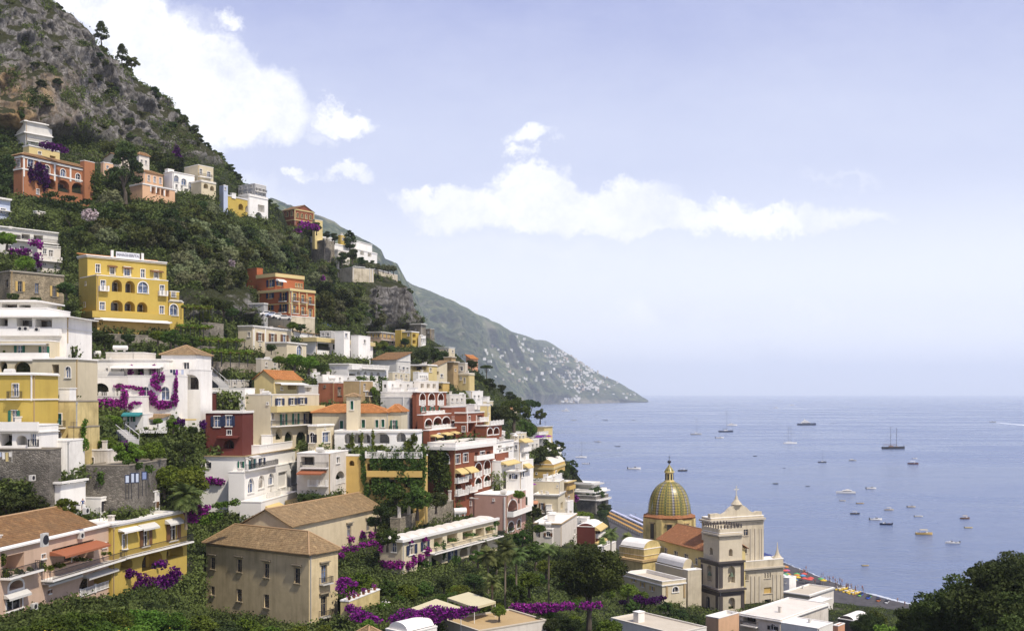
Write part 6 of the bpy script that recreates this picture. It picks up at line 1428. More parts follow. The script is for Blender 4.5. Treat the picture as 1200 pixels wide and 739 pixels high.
def plant(kind, px, py, rpx, label, cat='tree', group=None, Y=None, sz=1.0, dz=0):
    """a tree whose crown is about rpx pixels in radius, standing on the ground under a pixel"""
    p = proto(kind); Y = Y or gdepth(px, py); loc = P(px, py, Y); R = rpx/F*Y*S
    if kind in USED: o = copy_tree(p)
    else: o = p; USED[kind] = 1
    if '_k' in o: del o['_k']
    o.location = loc+Vector((0, 0, dz-.1)); o.scale = (R*random.uniform(.9, 1.1), R*random.uniform(.9, 1.1), R*sz); o.rotation_euler.z = random.uniform(0, 6.28)
    tag(o, label, cat, group); return o
def heap(name, label, cat, blobs, leaf, Y=None, size=.3, dens=2.6, group=None, dy=0.0, thick=.6, kind=None, seed=0):
    """leaf mass made of ellipsoids given as (px, py, rx, ry[, depth])"""
    r = np.random.default_rng(seed+len(blobs)*7+int(blobs[0][0])); V = []; Q = []; n0 = 0; first = None
    for b in blobs:
        px, py, rx, ry = b[:4]; y = (b[4] if len(b) > 4 else (Y or gdepth(px, py)))+dy
        cv = covered(px, py)
        if cv and abs(cv-y) < 16: y = cv-min(rx, ry)*thick*y/F*.35-.15
        c = P(px, py, y); k = y*S/F; X, Z = rx*k, ry*k; D = min(X, Z)*thick
        if first is None: first = c.copy()
        n = int(min(9000, max(12, dens*1.25*math.pi*X*Z/(size*size))))
        u = r.normal(size=(n, 3)); u /= np.linalg.norm(u, axis=1)[:, None]; rr = r.uniform(0, 1, n)**.45*1.12
        lump = 1+.32*fbm(u[:, 0]*2.3+px, u[:, 1]*2.3, u[:, 2]*2.3+py, 3); p = u*(rr*lump)[:, None]*np.array([X, D, Z])+np.array(c); v, q = quads(p, np.full(n, size)*r.uniform(.6, 1.2, n), r=r)
        V.append(v); Q.append(q+n0); n0 += len(v)
    v = np.concatenate(V)-np.array(first)
    o = np_mesh(name, v, np.concatenate(Q), lf(leaf), loc=first); tag(o, label, cat, group, kind); return o
def inpoly(x, y, P_):
    c = False; j = len(P_)-1
    for i in range(len(P_)):
        if (P_[i][1] > y) != (P_[j][1] > y) and x < (P_[j][0]-P_[i][0])*(y-P_[i][1])/(P_[j][1]-P_[i][1])+P_[i][0]: c = not c
        j = i
    return c
# ------------------------------------------------------------------ woods and gardens
MARKS = [(60, 205, 'the long orange villa'), (140, 190, 'the tall dark pine'), (185, 215, 'the pink terraced villa'), (215, 215, 'the white villa'), (240, 215, 'the tall cream villa'), (280, 240, 'the yellow ridge villa'),
         (305, 240, 'the white ridge block'), (348, 255, 'the red ridge villa'), (385, 295, 'the white ridge terraces'), (417, 320, 'the retaining wall'), (335, 345, 'the orange palazzo'), (160, 345, 'the big yellow hotel'),
         (40, 290, 'the balconied house'), (47, 250, 'the small garden shrine'), (310, 395, 'the shuttered villa'), (450, 355, 'the bare rock spur'), (40, 155, 'the modern white villa'), (20, 120, 'the tan rock patch'), (208, 190, 'the cliff creeper')]
WORDS = {'hill0': 'dark bushy tree', 'hill1': 'loose dark tree', 'hill2': 'greyish olive tree', 'hill3': 'very dark tree', 'shrub': 'low dark shrub'}
def where(k, x, y, base=''):
    mx, my, n = min(MARKS, key=lambda m: math.hypot(x-m[0], (y-m[1])*1.4)); dx, dy = x-mx, y-my; d = math.hypot(dx, dy)
    side = ('below right of' if dx > 0 else 'below left of') if dy > 12 and abs(dx) > 14 else 'straight below' if dy > 12 else ('above right of' if dx > 0 else 'above left of') if dy < -12 and abs(dx) > 14 else 'straight above' if dy < -12 else 'right beside' if dx > 0 else 'left beside'
    return '%s%s %s %s' % (WORDS[k], base, side, n) + (', nearby' if d < 26 else '' if d < 50 else ', farther')
SLOPE = [(0, 236), (60, 236), (110, 228), (200, 238), (255, 236), (262, 250), (320, 262), (368, 274), (372, 300), (396, 318), (396, 335), (440, 340), (478, 352), (480, 382), (430, 388), (372, 382), (370, 325), (292, 312), (285, 350), (222, 350), (214, 340), (196, 300), (150, 290), (95, 292), (72, 262), (0, 258)]
BAND = [(0, 165), (30, 180), (60, 190), (112, 196), (128, 180), (170, 188), (205, 195), (255, 200), (262, 220), (215, 232), (200, 236), (110, 226), (60, 205), (0, 228)]
def woods(n, poly, rr, seed, label, group, kinds, mind):
    rnd = random.Random(seed); done = []; xs = [p[0] for p in poly]; ys = [p[1] for p in poly]; t = 0
    while len(done) < n and t < n*60:
        t += 1; x = rnd.uniform(min(xs), max(xs)); y = rnd.uniform(min(ys), max(ys))
        if not inpoly(x, y, poly) or covered(x, y): continue
        Y = gdepth(x, y); R = rnd.uniform(*rr); rp = R*F/(Y*S)
        cv = [covered(x+a*rp*.7, y-b*rp) for a in (-1, 0, 1) for b in (.6, 1.3, 2.0)]
        if any(c > 0 for c in cv): continue
        if any(math.hypot(x-a, y-b) < mind*rp for a, b in done): continue
        done.append((x, y)); kk = kinds[rnd.randrange(len(kinds))]; plant(kk, x, y, rp, where(kk, x, y), 'tree', group)
    return len(done)
print('slope', woods(200, SLOPE, (2.6, 4.6), 5, 'dark green tree among many on the wooded slope between the upper villas and the orange palazzo', 'trees on the wooded slope', ['hill0', 'hill1', 'hill2', 'hill3', 'hill0', 'hill2'], .62))
print('band', woods(26, BAND, (2.2, 3.8), 8, 'dark bushy tree at the foot of the cliff around the topmost villas', 'trees at the foot of the cliff', ['hill0', 'hill3', 'hill1'], .8))
def scrub():
    """low growth clinging to the hillside wherever no house stands"""
    r = np.random.default_rng(5); n = 24000; px = r.uniform(-180, 1180, n*9); py = r.uniform(0, 800, n*9); C = []; Sz = []
    k = 0
    for x, y in zip(px, py):
        if y < sil(x)+1: continue
        if covered(x, y) or (x < 135 and 640 < y < 702) or (x < 225 and 640 < y < 676): continue
        if not (inpoly(x, y, SLOPE) or inpoly(x, y, BAND)) and r.random() > .55: continue
        cm = float(cliffmask(np.array(x), np.array(y)))
        if cm > .3 and (fbm(np.array(x*.035), np.array(y*.05), .3, 3) < .12 and y > sil(x)+9): continue
        Y = gdepth(x, y)
        i = min(len(GPX)-1, max(0, int(round((x-GPX[0])/DPX)))); j = int(round((y-1000)/(sil(GPX[i])-1000)*(NR-1)))
        if j >= NR-1: continue
        C.append((TX[i, j], TY[i, j], TZ[i, j])); Sz.append(.45 if y > 560 else .75); k += 1
        if k >= n: break
    C = np.array(C); Sz = np.array(Sz); m = 26; idx = np.repeat(np.arange(len(C)), m); d = r.normal(size=(len(idx), 3))*Sz[idx][:, None]*np.array([1.1, 1.1, .7])
    p = C[idx]+d+np.array([0, 0, .25]); v, q = quads(p, Sz[idx]*r.uniform(.25, .5, len(idx)), r=r)
    o = np_mesh('undergrowth', v, q, lf('hill')); o['kind'] = 'stuff'; print('scrub', len(C))
scrub()
def cliff_bushes():
    rnd = random.Random(12); k = 0
    x = 62
    while x < 300:
        y = sil(x)+rnd.uniform(1, 5); kk = rnd.choice(['shrub', 'hill0', 'hill3', 'shrub']); plant(kk, x, y, rnd.uniform(3.5, 8), where(kk, x, y, ' on the cliff skyline'), 'shrub', 'shrubs along the cliff edge', sz=.8)
        x += rnd.uniform(5, 9)
    x = 300
    while x < 480:
        y = sil(x)+rnd.uniform(0, 3)
        if not covered(x, y) and not covered(x, y-4): (kk := rnd.choice(['shrub', 'hill3'])) and plant(kk, x, y+1, rnd.uniform(3, 5), where(kk, x, y, ' on the ridge line'), 'shrub', 'bushes along the ridge', sz=.8)
        x += rnd.uniform(5, 9)
    for i in range(70):
        x = rnd.uniform(0, 285); y = rnd.uniform(min(sil(x)+8, 174), 175)
        if y < sil(x)+5: continue
        if covered(x, y) or covered(x, y-5): continue
        kk = rnd.choice(['shrub', 'shrub', 'hill3']); o = plant(kk, x, y, rnd.uniform(3.5, 8), where(kk, x, y, ' on the cliff face'), 'shrub', 'shrubs on the cliff face', sz=.75)
        ii = int(round((x-GPX[0])/DPX)); jj = int(round((y-1000)/(sil(GPX[ii])-1000)*(NR-1))); o.location = (TX[ii, jj], TY[ii, jj], TZ[ii, jj]-.5)
    for i in range(34):
        x = rnd.uniform(385, 478); y = rnd.uniform(332, 384)
        if y < sil(x)+3 or covered(x, y) or covered(x, y-6): continue
        kk = rnd.choice(['shrub', 'hill3', 'hill0']); plant(kk, x, y, rnd.uniform(4, 8), where(kk, x, y, ' on the rock'), 'shrub', 'bushes on the rock spur', sz=.8)
cliff_bushes()
plant('pine', 119, 52, 8, 'bare trunked pine standing out highest on the cliff skyline', Y=352, sz=1.1)
plant('pine', 143, 76, 8, 'wind bent pine on the cliff skyline, second from the top', Y=352, sz=1)
plant('hill1', 154, 82, 9, 'spreading tree on the cliff skyline against the white cloud', Y=353)
plant('pine', 147, 229, 22, 'tall dark pine standing between the orange and the pink villa', Y=266, sz=.92)
plant('cyp', 410, 291, 12, 'thick dark cypress on the ridge between white terraces', Y=392, sz=.62)
for x, y, r_, l in ((392, 283, 6, 'round tree left of the ridge cypress'), (383, 279, 5, 'small tree on the terrace edge under the red ridge villa'), (371, 272, 7, 'dark bushy tree right below the red ridge villa'),
                  (401, 309, 8, 'rounded clipped tree on the terrace above the retaining wall'), (413, 305, 8, 'dark tree in front of the arcaded ridge villa'), (424, 311, 6, 'green clump left of the arcaded villa steps')):
    plant('hill3', x, y, r_, l, Y=min(gdepth(x, y), 378))
for i, x in enumerate(range(425, 462, 6)): plant('hill2', x, 315+i*.7, 5, 'clipped tree in the row topping the rock spur wall', 'tree', 'row of clipped trees on the rock spur', Y=383)
plant('umb', 620, 505, 14, 'umbrella shaped stone pine leaning over the sea', Y=398, sz=1.0)
plant('umb', 570, 444, 7, 'small umbrella pine alone right of the salmon house', Y=362, sz=.9)
# centre right trees
for x, y, r_, k, l, Y in ((582, 500, 17, 'dark', 'big dark tree behind the red and white terraces', 262), (602, 498, 18, 'darkl', 'broad dark tree left of the umbrella pine', 275), (616, 515, 13, 'darkl', 'tree between the red terraces and the white awnings', 300),
                       (545, 452, 8, 'dark', 'dark tree beside the tall narrow cream house', 300), (560, 450, 8, 'dark', 'dark tree below the small umbrella pine', 330), (573, 458, 9, 'hill3', 'dark round tree at the edge of the upper row', 335), (587, 462, 7, 'hill3', 'small round tree on the skyline above the sea', 380),
                       (598, 470, 7, 'hill3', 'rounded tree on the skyline left of the umbrella pine', 390), (553, 432, 7, 'dark', 'dark tree before the salmon house', 330), (541, 472, 9, 'bright', 'green tree under the tall narrow cream house', 262), (550, 478, 8, 'bright', 'leafy tree above the red arched rooms', 258),
                       (455, 418, 9, 'dark', 'dark tree left of the terrace trees', 330), (495, 424, 11, 'dark', 'broad dark tree below the yellow end house', 322), (508, 422, 9, 'hill3', 'dark tree above the ochre tower house', 330), (517, 424, 9, 'dark', 'dense tree right of the cream rooftops', 330), (480, 424, 8, 'hill0', 'tree over the big grey gable', 322), (439, 412, 8, 'bright', 'fresh green tree right of the white stepped hotel', 300), (449, 410, 7, 'bright', 'green garden tree under the pink terrace house', 330), (475, 405, 6, 'dark', 'round tree before the yellow end house', 366),
                       (436, 465, 8, 'bright', 'green tree squeezed between beige house and blank white wall', 214), (643, 540, 14, 'darkl', 'dark tree between the yellow awning house and the shore', 300), (628, 545, 14, 'dark', 'dark tree under the purple awning', 290), (641, 560, 10, 'dark', 'dark tree left of the yellow vaulted roof', 292),
                       (654, 530, 8, 'darkl', 'tree at the water edge below the awning terrace', 350), (633, 493, 8, 'darkl', 'tree above the awning terrace beside the pine', 370)):
    plant(k, x, y, r_, l, Y=Y)
rnd = random.Random(9)
for i in range(24):
    t = i/23; x = 662+t*48+rnd.uniform(-6, 6); y = 545+t*62+rnd.uniform(-4, 16)
    if covered(x, y): continue
    plant(rnd.choice(['dark', 'darkl', 'hill3']), x, max(y, sil(x)+3), rnd.uniform(6, 11), 'dark green tree covering the slope down to the water', 'tree', 'trees on the shore slope', sz=.95)
plant('bright', 684, 612, 12, 'bright green shrubby tree behind the red vaulted house', 'tree', Y=262, sz=.7)
# hillside gardens left
for x, y, r_, k, l, Y in ((327, 427, 8, 'bright', 'green tree below the arched wing of the shuttered villa', 205), (345, 430, 12, 'bright', 'wide bright tree left of the stepped hotel foot', 205), (362, 433, 12, 'bright', 'bright tree against the stepped hotel foot', 207), (376, 436, 9, 'dark', 'darker tree touching the stepped hotel foot', 210),
                       (318, 412, 7, 'dark', 'dark tree before the shuttered villa', 211), (247, 362, 11, 'dark', 'dark ivy clad tree right of the yellow hotel', 213), (262, 366, 12, 'dark', 'dark tree left of the long grey road wall', 214), (272, 372, 9, 'dark', 'dark tree under the long grey road wall', 214), (240, 375, 8, 'bright', 'lighter tree beside the yellow hotel side terrace', 208),
                       (343, 386, 7, 'bright', 'green tree in front of the orange palazzo footing', 232), (352, 388, 7, 'dark', 'dark tree in front of the orange palazzo footing', 236),
                       (78, 346, 12, 'dark', 'dark tree between the ruined house and the yellow hotel', 186), (83, 366, 9, 'dark', 'dark tree below the ruined wall beside the yellow hotel', 184), (8, 288, 12, 'bright', 'green tree hiding the left end of the balconied house', 205), (30, 316, 12, 'bright', 'yellow green tree above the ruined house', 190), (4, 322, 10, 'dark', 'dark tree at the left edge above the ruined house', 190),
                       (15, 353, 8, 'dark', 'dark bush on top of the white apartment house', 165), (42, 358, 8, 'dark', 'dark bush before the ruined house front', 166), (104, 402, 14, 'dark', 'dark tree under the yellow hotel terrace', 178), (122, 405, 12, 'dark', 'second dark tree under the yellow hotel terrace', 180), (150, 402, 9, 'dark', 'rounded tree behind the white arcaded roof', 180), (185, 400, 10, 'bright', 'bush right of the yellow hotel terrace', 184), (200, 404, 12, 'darkl', 'spreading bush below the yellow hotel side wall', 184), (222, 410, 12, 'darkl', 'bushy tree above the mottled tile roof', 184),
                       (88, 388, 7, 'dark', 'bush at the corner of the white apartment house', 178),
                       (104, 503, 14, 'bright', 'round topped tree in front of the purple terrace', 146), (131, 503, 13, 'bright', 'round topped tree between terrace and white kiosk', 146), (203, 503, 10, 'bright', 'round topped tree right of the creeper wall', 146), (226, 508, 7, 'dark', 'dark bush before the dark red house', 146), (185, 497, 6, 'bright', 'small tree by the kiosk porch', 147),
                       (216, 534, 13, 'dark', 'dark blue green tree below the dark red house', 143)):
    plant(k, x, y, r_, l, Y=Y, sz=.85)
for x, y, r_, k, l, Y in ((192, 574, 20, 'bright', 'large fresh green tree beside the poster wall', 131), (213, 588, 27, 'bright', 'largest fresh green tree left of the bright white house', 133), (222, 575, 18, 'brightl', 'loose green tree behind the largest one', 138), (150, 545, 17, 'brightl', 'yellow green tree above the poster wall', 124),
                       (125, 528, 10, 'brightl', 'pale yellow green tree under the terrace stairs', 128), (178, 540, 16, 'bright', 'green hedge tree under the hotel name letters', 130), (226, 562, 10, 'dark', 'dark tree against the bright white house wall', 140),
                       (12, 606, 24, 'dark', 'dark rounded tree on the left edge before the rubble wall', 111), (38, 604, 19, 'dark', 'dark rounded tree left of the low white cottage', 112), (78, 606, 14, 'brightl', 'pale flowering oleander before the low white cottage', 112),
                       (357, 590, 9, 'dark', 'dark purple leaved tree right of the bright white house', 157), (368, 588, 8, 'dark', 'purple leaved bush under the balcony house', 158)):
    plant(k, x, y, r_, l, Y=Y, sz=.92)
# foreground lemon grove
rnd = random.Random(4); k = 0; ORD = ['at the very left edge', 'under the pink house', 'under the wide arches', 'under the yellow house', 'under the dark creeper', 'in front of the wide arches', 'in front of the yellow house', 'left under the palazzo', 'under the closed umbrellas', 'under its first windows', 'under its middle windows', 'lowest left of the palazzo', 'towards its corner', 'lowest at the left edge', 'lowest at the bottom edge']
for x, y, r_ in ((18, 780, 34), (60, 764, 32), (96, 756, 30), (130, 753, 30), (165, 750, 28), (110, 775, 34), (150, 778, 34), (198, 752, 26), (232, 750, 24), (255, 757, 26), (285, 752, 24), (200, 780, 32), (310, 760, 22), (60, 790, 36), (250, 785, 30)):
    plant('lemon' if x < 215 else 'dark' if k % 2 else 'bright', x, y, r_, 'lush lemon tree with yellow fruit at the bottom left, %s' % ORD[k] if x < 215 else 'leafy tree in the row below the old palazzo, %s' % ORD[k], 'tree', 'lemon trees at the bottom left' if x < 215 else 'trees below the old palazzo', Y=82+max(0, (x-60))*.09-(y-745)*.12, sz=.75); k += 1
# gardens of the lower centre
for x, y, r_, k, l, Y in ((420, 700, 21, 'bright', 'bright leafy tree before the old palazzo wing', 128), (468, 602, 17, 'darkl', 'dark tree in the walled garden, leftmost', 162), (489, 600, 20, 'darkl', 'broad dark tree in the walled garden', 163), (511, 595, 14, 'dark', 'tree in the walled garden beside the red hotel', 166), (446, 605, 11, 'dark', 'ivy dark tree left of the garden wall', 157),
                       (454, 640, 13, 'darkl', 'dark tree between palazzo wing and garden wall', 148), (440, 618, 10, 'dark', 'dark tree behind the palazzo wing end', 158), (455, 700, 14, 'darkl', 'round garden tree below the purple arcade', 132), (478, 705, 15, 'bright', 'garden tree left of the pale canopies', 132), (497, 700, 12, 'darkl', 'loose garden tree behind the pale canopies', 136), (520, 690, 12, 'dark', 'dark garden tree below the hotel balconies', 140), (541, 700, 11, 'bright', 'bright garden tree between the two pale canopies', 140), (556, 688, 12, 'dark', 'dark tree under the hotel arches', 144),
                       (598, 690, 12, 'bright', 'light green spreading tree beneath the tall palms', 142), (620, 692, 16, 'bright', 'wide light green tree right of the tall palms', 146), (606, 705, 13, 'darkl', 'shady tree under the tall palms', 138), (628, 660, 16, 'darkl', 'tree in front of the pink villa', 178), (612, 640, 12, 'darkl', 'loose tree at the foot of the pink villa', 184), (640, 672, 12, 'bright', 'green tree left of the big stone pine', 160),
                       (608, 585, 8, 'bright', 'small tree in a pot garden on the white tower house', 196), (625, 607, 9, 'darkl', 'dark tree between the pink villa and terraces', 215), (632, 625, 8, 'bright', 'green bush by the flat roofed white house', 212), (650, 655, 8, 'darkl', 'dark bush before the flat roofed white house', 205),
                       (585, 722, 10, 'bright', 'yellow green bush beside the purple hedge', 124), (640, 745, 18, 'dark', 'dark bush right of the tan stone roof', 126), (668, 742, 14, 'dark', 'dark bush at the foot of the big stone pine', 128), (715, 748, 16, 'bright', 'green bush under the big stone pine at the bottom edge', 136),
                       (736, 700, 12, 'bright', 'green bush left of the church chapel', 176), (752, 706, 10, 'bright', 'light green bush below the church chapel wall', 178), (795, 730, 12, 'dark', 'dark green tree before the bell tower foot', 184), (812, 735, 11, 'dark', 'dark tree left of the bell tower foot', 186), (780, 718, 9, 'darkl', 'bush under the chapel pediment', 186),
                       (432, 742, 12, 'bright', 'low bush at the bottom edge beside the purple flowers', 108), (350, 752, 14, 'bright', 'low green bush at the corner of the old palazzo', 108), (380, 748, 12, 'bright', 'low green bush right of the old palazzo corner', 110), (560, 660, 10, 'darkl', 'creeper clad tree at the hotel wing end', 158), (582, 668, 12, 'darkl', 'tree at the end of the vaulted hotel wing', 160)):
    plant(k, x, y, r_, l, Y=Y, sz=.9)
rnd = random.Random(31); k_ = 0; ADJ = ['low', 'rounded', 'leafy', 'shady', 'spreading', 'tangled']; SPOT = [(450, 'under the purple arcade'), (500, 'behind the pale canopies'), (560, 'below the vaulted hotel wing'), (610, 'around the tall palms'), (660, 'left of the big stone pine'), (720, 'right of the big stone pine'), (780, 'before the chapel wall'), (900, 'before the bell tower')]
while k_ < 46:
    x, y = rnd.uniform(436, 760), rnd.uniform(655, 738)
    if y < 690 and x < 560: continue
    if covered(x, y) or covered(x, y-9): continue
    k_ += 1; kk = rnd.choice(['bright', 'brightl', 'dark', 'darkl', 'darkl', 'shrubb']); r_ = rnd.uniform(7, 12)
    plant(kk, x, y+r_*.5, r_, '%s garden %s %s' % (ADJ[k_ % 6], 'bush' if kk == 'shrubb' else 'tree', min(SPOT, key=lambda t: abs(t[0]-x))[1]), 'tree', 'garden trees of the lower centre', sz=.85)
plant('bigpine', 690, 740, 43, 'big round topped stone pine in the centre foreground', Y=146, sz=.92)
# the wood at the lower right
WOODL = ['largest dark tree crown in the lower right corner', 'second large dark crown left of the largest in the lower right wood', 'dark tree at the left slope of the lower right wood', 'lighter green tree in front of the lower right wood', 'dark crown cut by the right edge of the picture',
         'dark tree stepping down towards the beach end', 'bright tree at the bottom edge left of the dark wood', 'bright round tree below the kayaks', 'dark bushy tree beside the round roofed store', 'round green tree just below the beach sand', 'dark tree below the right end of the beach', 'green bush at the bottom edge right of the store',
         'tall dark tree rising at the right edge', 'highest tree top of the lower right wood', 'bright tree low in the lower right wood']
for x, y, r_, k, Y in ((1185, 772, 66, 'near', 92), (1132, 782, 60, 'near', 100), (1098, 778, 44, 'near', 104), (1150, 835, 60, 'bright', 86), (1215, 800, 60, 'near', 88), (1085, 765, 26, 'near', 118), (1060, 775, 26, 'bright', 120), (1040, 768, 24, 'bright', 150), (1018, 752, 20, 'near', 170), (1025, 738, 15, 'bright', 205), (1070, 758, 20, 'near', 150), (1000, 764, 14, 'bright', 175), (1240, 725, 50, 'near', 110), (1185, 728, 46, 'near', 108), (1108, 800, 40, 'bright', 92)):
    plant(k, x, y, r_, WOODL.pop(0), 'tree', 'wood in the lower right corner', Y=Y, sz=.95)
# ------------------------------------------------------------------ creepers, hedges, flowers
def bougain(label, blobs, leaf='purple', **k): return heap('bougainvillea', label, 'bougainvillea', blobs, leaf, **k)
def ivy(label, blobs, leaf='ivy', name='ivy', cat='ivy', **k): return heap(name, label, cat, blobs, leaf, **k)
bougain('dark purple creeper covering half the front of the long orange villa', [(36, 203, 8, 10, 262), (46, 204, 9, 12, 264), (52, 212, 6, 12, 265), (44, 190+5, 7, 5, 263)], 'dpurple', size=.4, dy=-3, thick=.35)
bougain('purple flowers spilling under the modern white villa at the top', [(56, 170, 10, 4), (66, 173, 9, 4.5), (75, 176, 5, 3.5)], 'dpurple', Y=268, size=.4)
bougain('tall purple creeper climbing the grey cliff above the cream villa', [(207, 178, 4, 8), (208, 188, 5, 9), (211, 194, 4, 6)], 'dpurple', Y=325, size=.5, dy=-3)
bougain('crimson and purple flowers under the red ridge villa', [(352, 264, 5, 5), (360, 264, 7, 4), (368, 266, 6, 4), (349, 270, 4, 3)], 'purple', Y=376, size=.5)
bougain('purple creeper hanging over the balcony of the grey balconied house', [(41, 284, 8, 4), (47, 288, 4, 4)], 'purple', Y=203, size=.3)
bougain('dark purple hedge along the lower terrace of the grey balconied house', [(14, 294, 8, 4), (28, 295, 9, 4), (44, 302, 5, 6), (45, 310, 4, 4)], 'dpurple', Y=206, size=.35)
bougain('tiny purple bush in the wooded slope right of the orange palazzo', [(378, 326, 3, 3)], Y=300, size=.4)
bougain('tiny pink flowering bush high on the wooded slope', [(272, 308, 4, 4)], 'pinkb', Y=250, size=.4)
ivy('pale pink flowering bush in the garden below the orange villa', [(105, 252, 9, 7)], 'pinkb', name='flowering_bush', cat='bush', Y=226, size=.3)
bougain('broad purple creeper on the white terrace parapet and arches', [(93, 468, 3, 5), (100, 470, 9, 3.5), (112, 472, 10, 5), (124, 473, 10, 6.5), (136, 474, 9, 6.5), (146, 466, 4, 12), (140, 452, 7, 1.6), (152, 453, 8, 1.6), (162, 455, 7, 1.6), (166, 460, 3, 4), (160, 472, 6, 2), (153, 476, 3, 4)], Y=150.5, size=.22, dens=3.4, thick=.4)
bougain('purple creeper vines climbing the tall white wall round two arched windows', [(153, 436, 3, 8), (166, 440, 1.5, 4), (180, 432, 2.5, 5), (182, 446, 5, 9), (190, 442, 3, 6), (180, 468, 5, 7), (188, 474, 8, 5), (197, 474, 6, 4), (205, 468, 4, 8), (206, 452, 2.5, 11), (205, 440, 2, 4), (176, 460, 3, 3), (186, 455, 4, 3)], Y=152.6, size=.2, dens=3.2, thick=.35)
bougain('dark red flowering bush beside the dark red house', [(212, 494, 5, 4), (238, 497, 4, 5), (205, 495, 3, 2)], 'dpurple', Y=143, size=.2)
bougain('purple bush in the garden above the poster wall', [(147, 522, 7, 5), (154, 528, 6, 7), (158, 540, 4, 6)], 'dpurple', Y=124, size=.2)
bougain('bright purple canopy of flowers over the pergola of the bright white house', [(236, 563, 8, 4), (246, 563, 8, 4.5), (256, 564, 7, 4)], Y=146, size=.2, dens=3.4)
bougain('purple flower heap below the palm left of the bright white house', [(222, 600, 6, 6), (234, 598, 9, 6), (226, 607, 8, 5), (243, 595, 4, 4)], Y=125, size=.18, dens=3.2)
bougain('dark purple creeper under the yellow arches at the bottom left', [(150, 672, 10, 6), (165, 680, 12, 8), (180, 684, 12, 8), (195, 680, 12, 8), (160, 690, 12, 8), (205, 672, 8, 8), (190, 660, 8, 5), (183, 662, 5, 3)], 'dpurple', Y=105, size=.18, dens=2.8)
bougain('bright purple flowers in the middle of the dark creeper under the yellow arches', [(187, 661, 6, 3), (180, 664, 3, 2), (162, 672, 4, 2)], Y=103, size=.16)
bougain('purple flower boxes and garland across the old palazzo wing', [(410, 631, 6, 4, 149), (424, 627, 5, 5, 150), (434, 627, 6, 5, 152), (405, 643, 6, 3, 148), (415, 642, 6, 3, 149), (427, 638, 7, 3, 150), (438, 636, 7, 3.5, 152), (446, 640, 3, 7, 152), (400, 650, 4, 4, 147)], Y=150, size=.2, dens=3, dy=-1.5)
bougain('purple flowers over the arcade at the near end of the vaulted hotel wing', [(448, 660, 7, 4), (458, 662, 8, 5), (468, 661, 7, 5), (478, 662, 6, 5), (485, 656, 4, 6), (492, 652, 5, 4), (500, 646, 6, 5), (497, 631, 6, 3), (480, 634, 5, 2.5)], Y=145, size=.2, dens=3)
bougain('purple flowering bush beside the pale terrace wall below the palazzo', [(404, 680, 9, 4), (400, 687, 6, 7), (414, 684, 6, 3)], Y=120, size=.16, dens=3.2)
bougain('purple flower slope under the pale terrace wall', [(416, 716, 10, 6), (424, 722, 14, 7), (436, 726, 10, 5), (410, 712, 6, 5)], Y=112, size=.15, dens=3.4)
bougain('long bright purple hedge of flowers across the bottom centre', [(464, 725, 10, 5), (478, 720, 14, 7), (492, 722, 16, 7), (508, 716, 16, 7), (522, 719, 16, 7), (535, 718, 12, 6), (548, 714, 10, 4), (556, 713, 6, 3), (505, 727, 12, 4)], Y=112, size=.15, dens=3.4)
bougain('purple flower bank behind the tan stone roof', [(608, 711, 10, 5), (622, 713, 14, 6), (636, 712, 14, 6), (650, 711, 12, 5), (664, 710, 10, 5), (688, 709, 9, 5), (700, 708, 6, 4)], Y=134, size=.17, dens=3.2)
bougain('purple flowers on the garden wall below the church chapel', [(748, 701, 7, 4), (758, 704, 8, 3.5), (768, 703, 8, 4), (776, 700, 5, 3), (730, 705, 5, 3)], 'dpurple', Y=176, size=.2, dens=2.6)
bougain('small purple creeper on the dark shore trees', [(675, 584, 3, 4)], Y=300, size=.35)
# ivy and hedges
ivy('dark ivy covering the left corner of the red balconied hotel', [(508, 535, 8, 10, 191.5), (520, 540, 10, 16, 189), (512, 555, 9, 12, 190.5), (524, 560, 7, 14, 188.4), (517, 572, 8, 6, 189.5), (504, 550, 5, 12, 192)], size=.3, dens=3, thick=.2, dy=-.8)
ivy('hanging ivy curtains on the ochre round house below the arcade', [(425, 536, 3, 8, 161), (426, 555, 3, 14, 161), (438, 540, 5, 12, 163), (440, 560, 4, 16, 163), (450, 540, 6, 10, 166), (452, 562, 4, 14, 165), (465, 535, 6, 8, 170), (468, 550, 6, 14, 169), (480, 535, 7, 8, 174), (486, 552, 6, 16, 174), (430, 575, 4, 10, 160), (495, 545, 5, 20, 168), (458, 545, 12, 9, 166), (475, 556, 12, 10, 166), (445, 572, 10, 10, 166), (488, 570, 9, 12, 166), (462, 575, 12, 10, 166)], size=.25, dens=2.8, thick=.3, dy=-1.2)
ivy('ivy arches on the white arcade of the green shuttered long house', [(413, 515, 2, 8), (424, 514, 2, 9), (437, 514, 2, 10), (410, 522, 5, 3), (478, 522, 5, 8), (485, 514, 4, 6), (422, 526, 9, 2.5), (444, 524, 8, 3)], 'bright', Y=167, size=.2, dens=2.6, thick=.4)
ivy('planted balcony edges along the vaulted hotel wing', [(510, 638, 6, 3, 157), (530, 632, 10, 2, 160), (550, 626, 10, 2, 164), (570, 619, 10, 2, 169), (580, 613, 6, 3, 172), (520, 645, 3, 12, 157), (500, 662, 6, 5, 152), (540, 640, 10, 2, 161), (560, 634, 10, 2, 165), (578, 628, 8, 2, 170), (535, 655, 5, 5, 158), (490, 668, 8, 3, 150)], size=.2, dens=2.6, dy=-3.2, thick=.5)
ivy('long dark clipped hedge wall below the orange villa', [(52, 235, 12, 4), (68, 239, 12, 4.5), (85, 243, 12, 5), (102, 247, 12, 5), (118, 250, 12, 5), (132, 253, 8, 4), (60, 228, 10, 3), (80, 232, 10, 3), (100, 237, 10, 3)], 'dark', name='hedge', cat='hedge', Y=232, size=.35, dens=2.4)
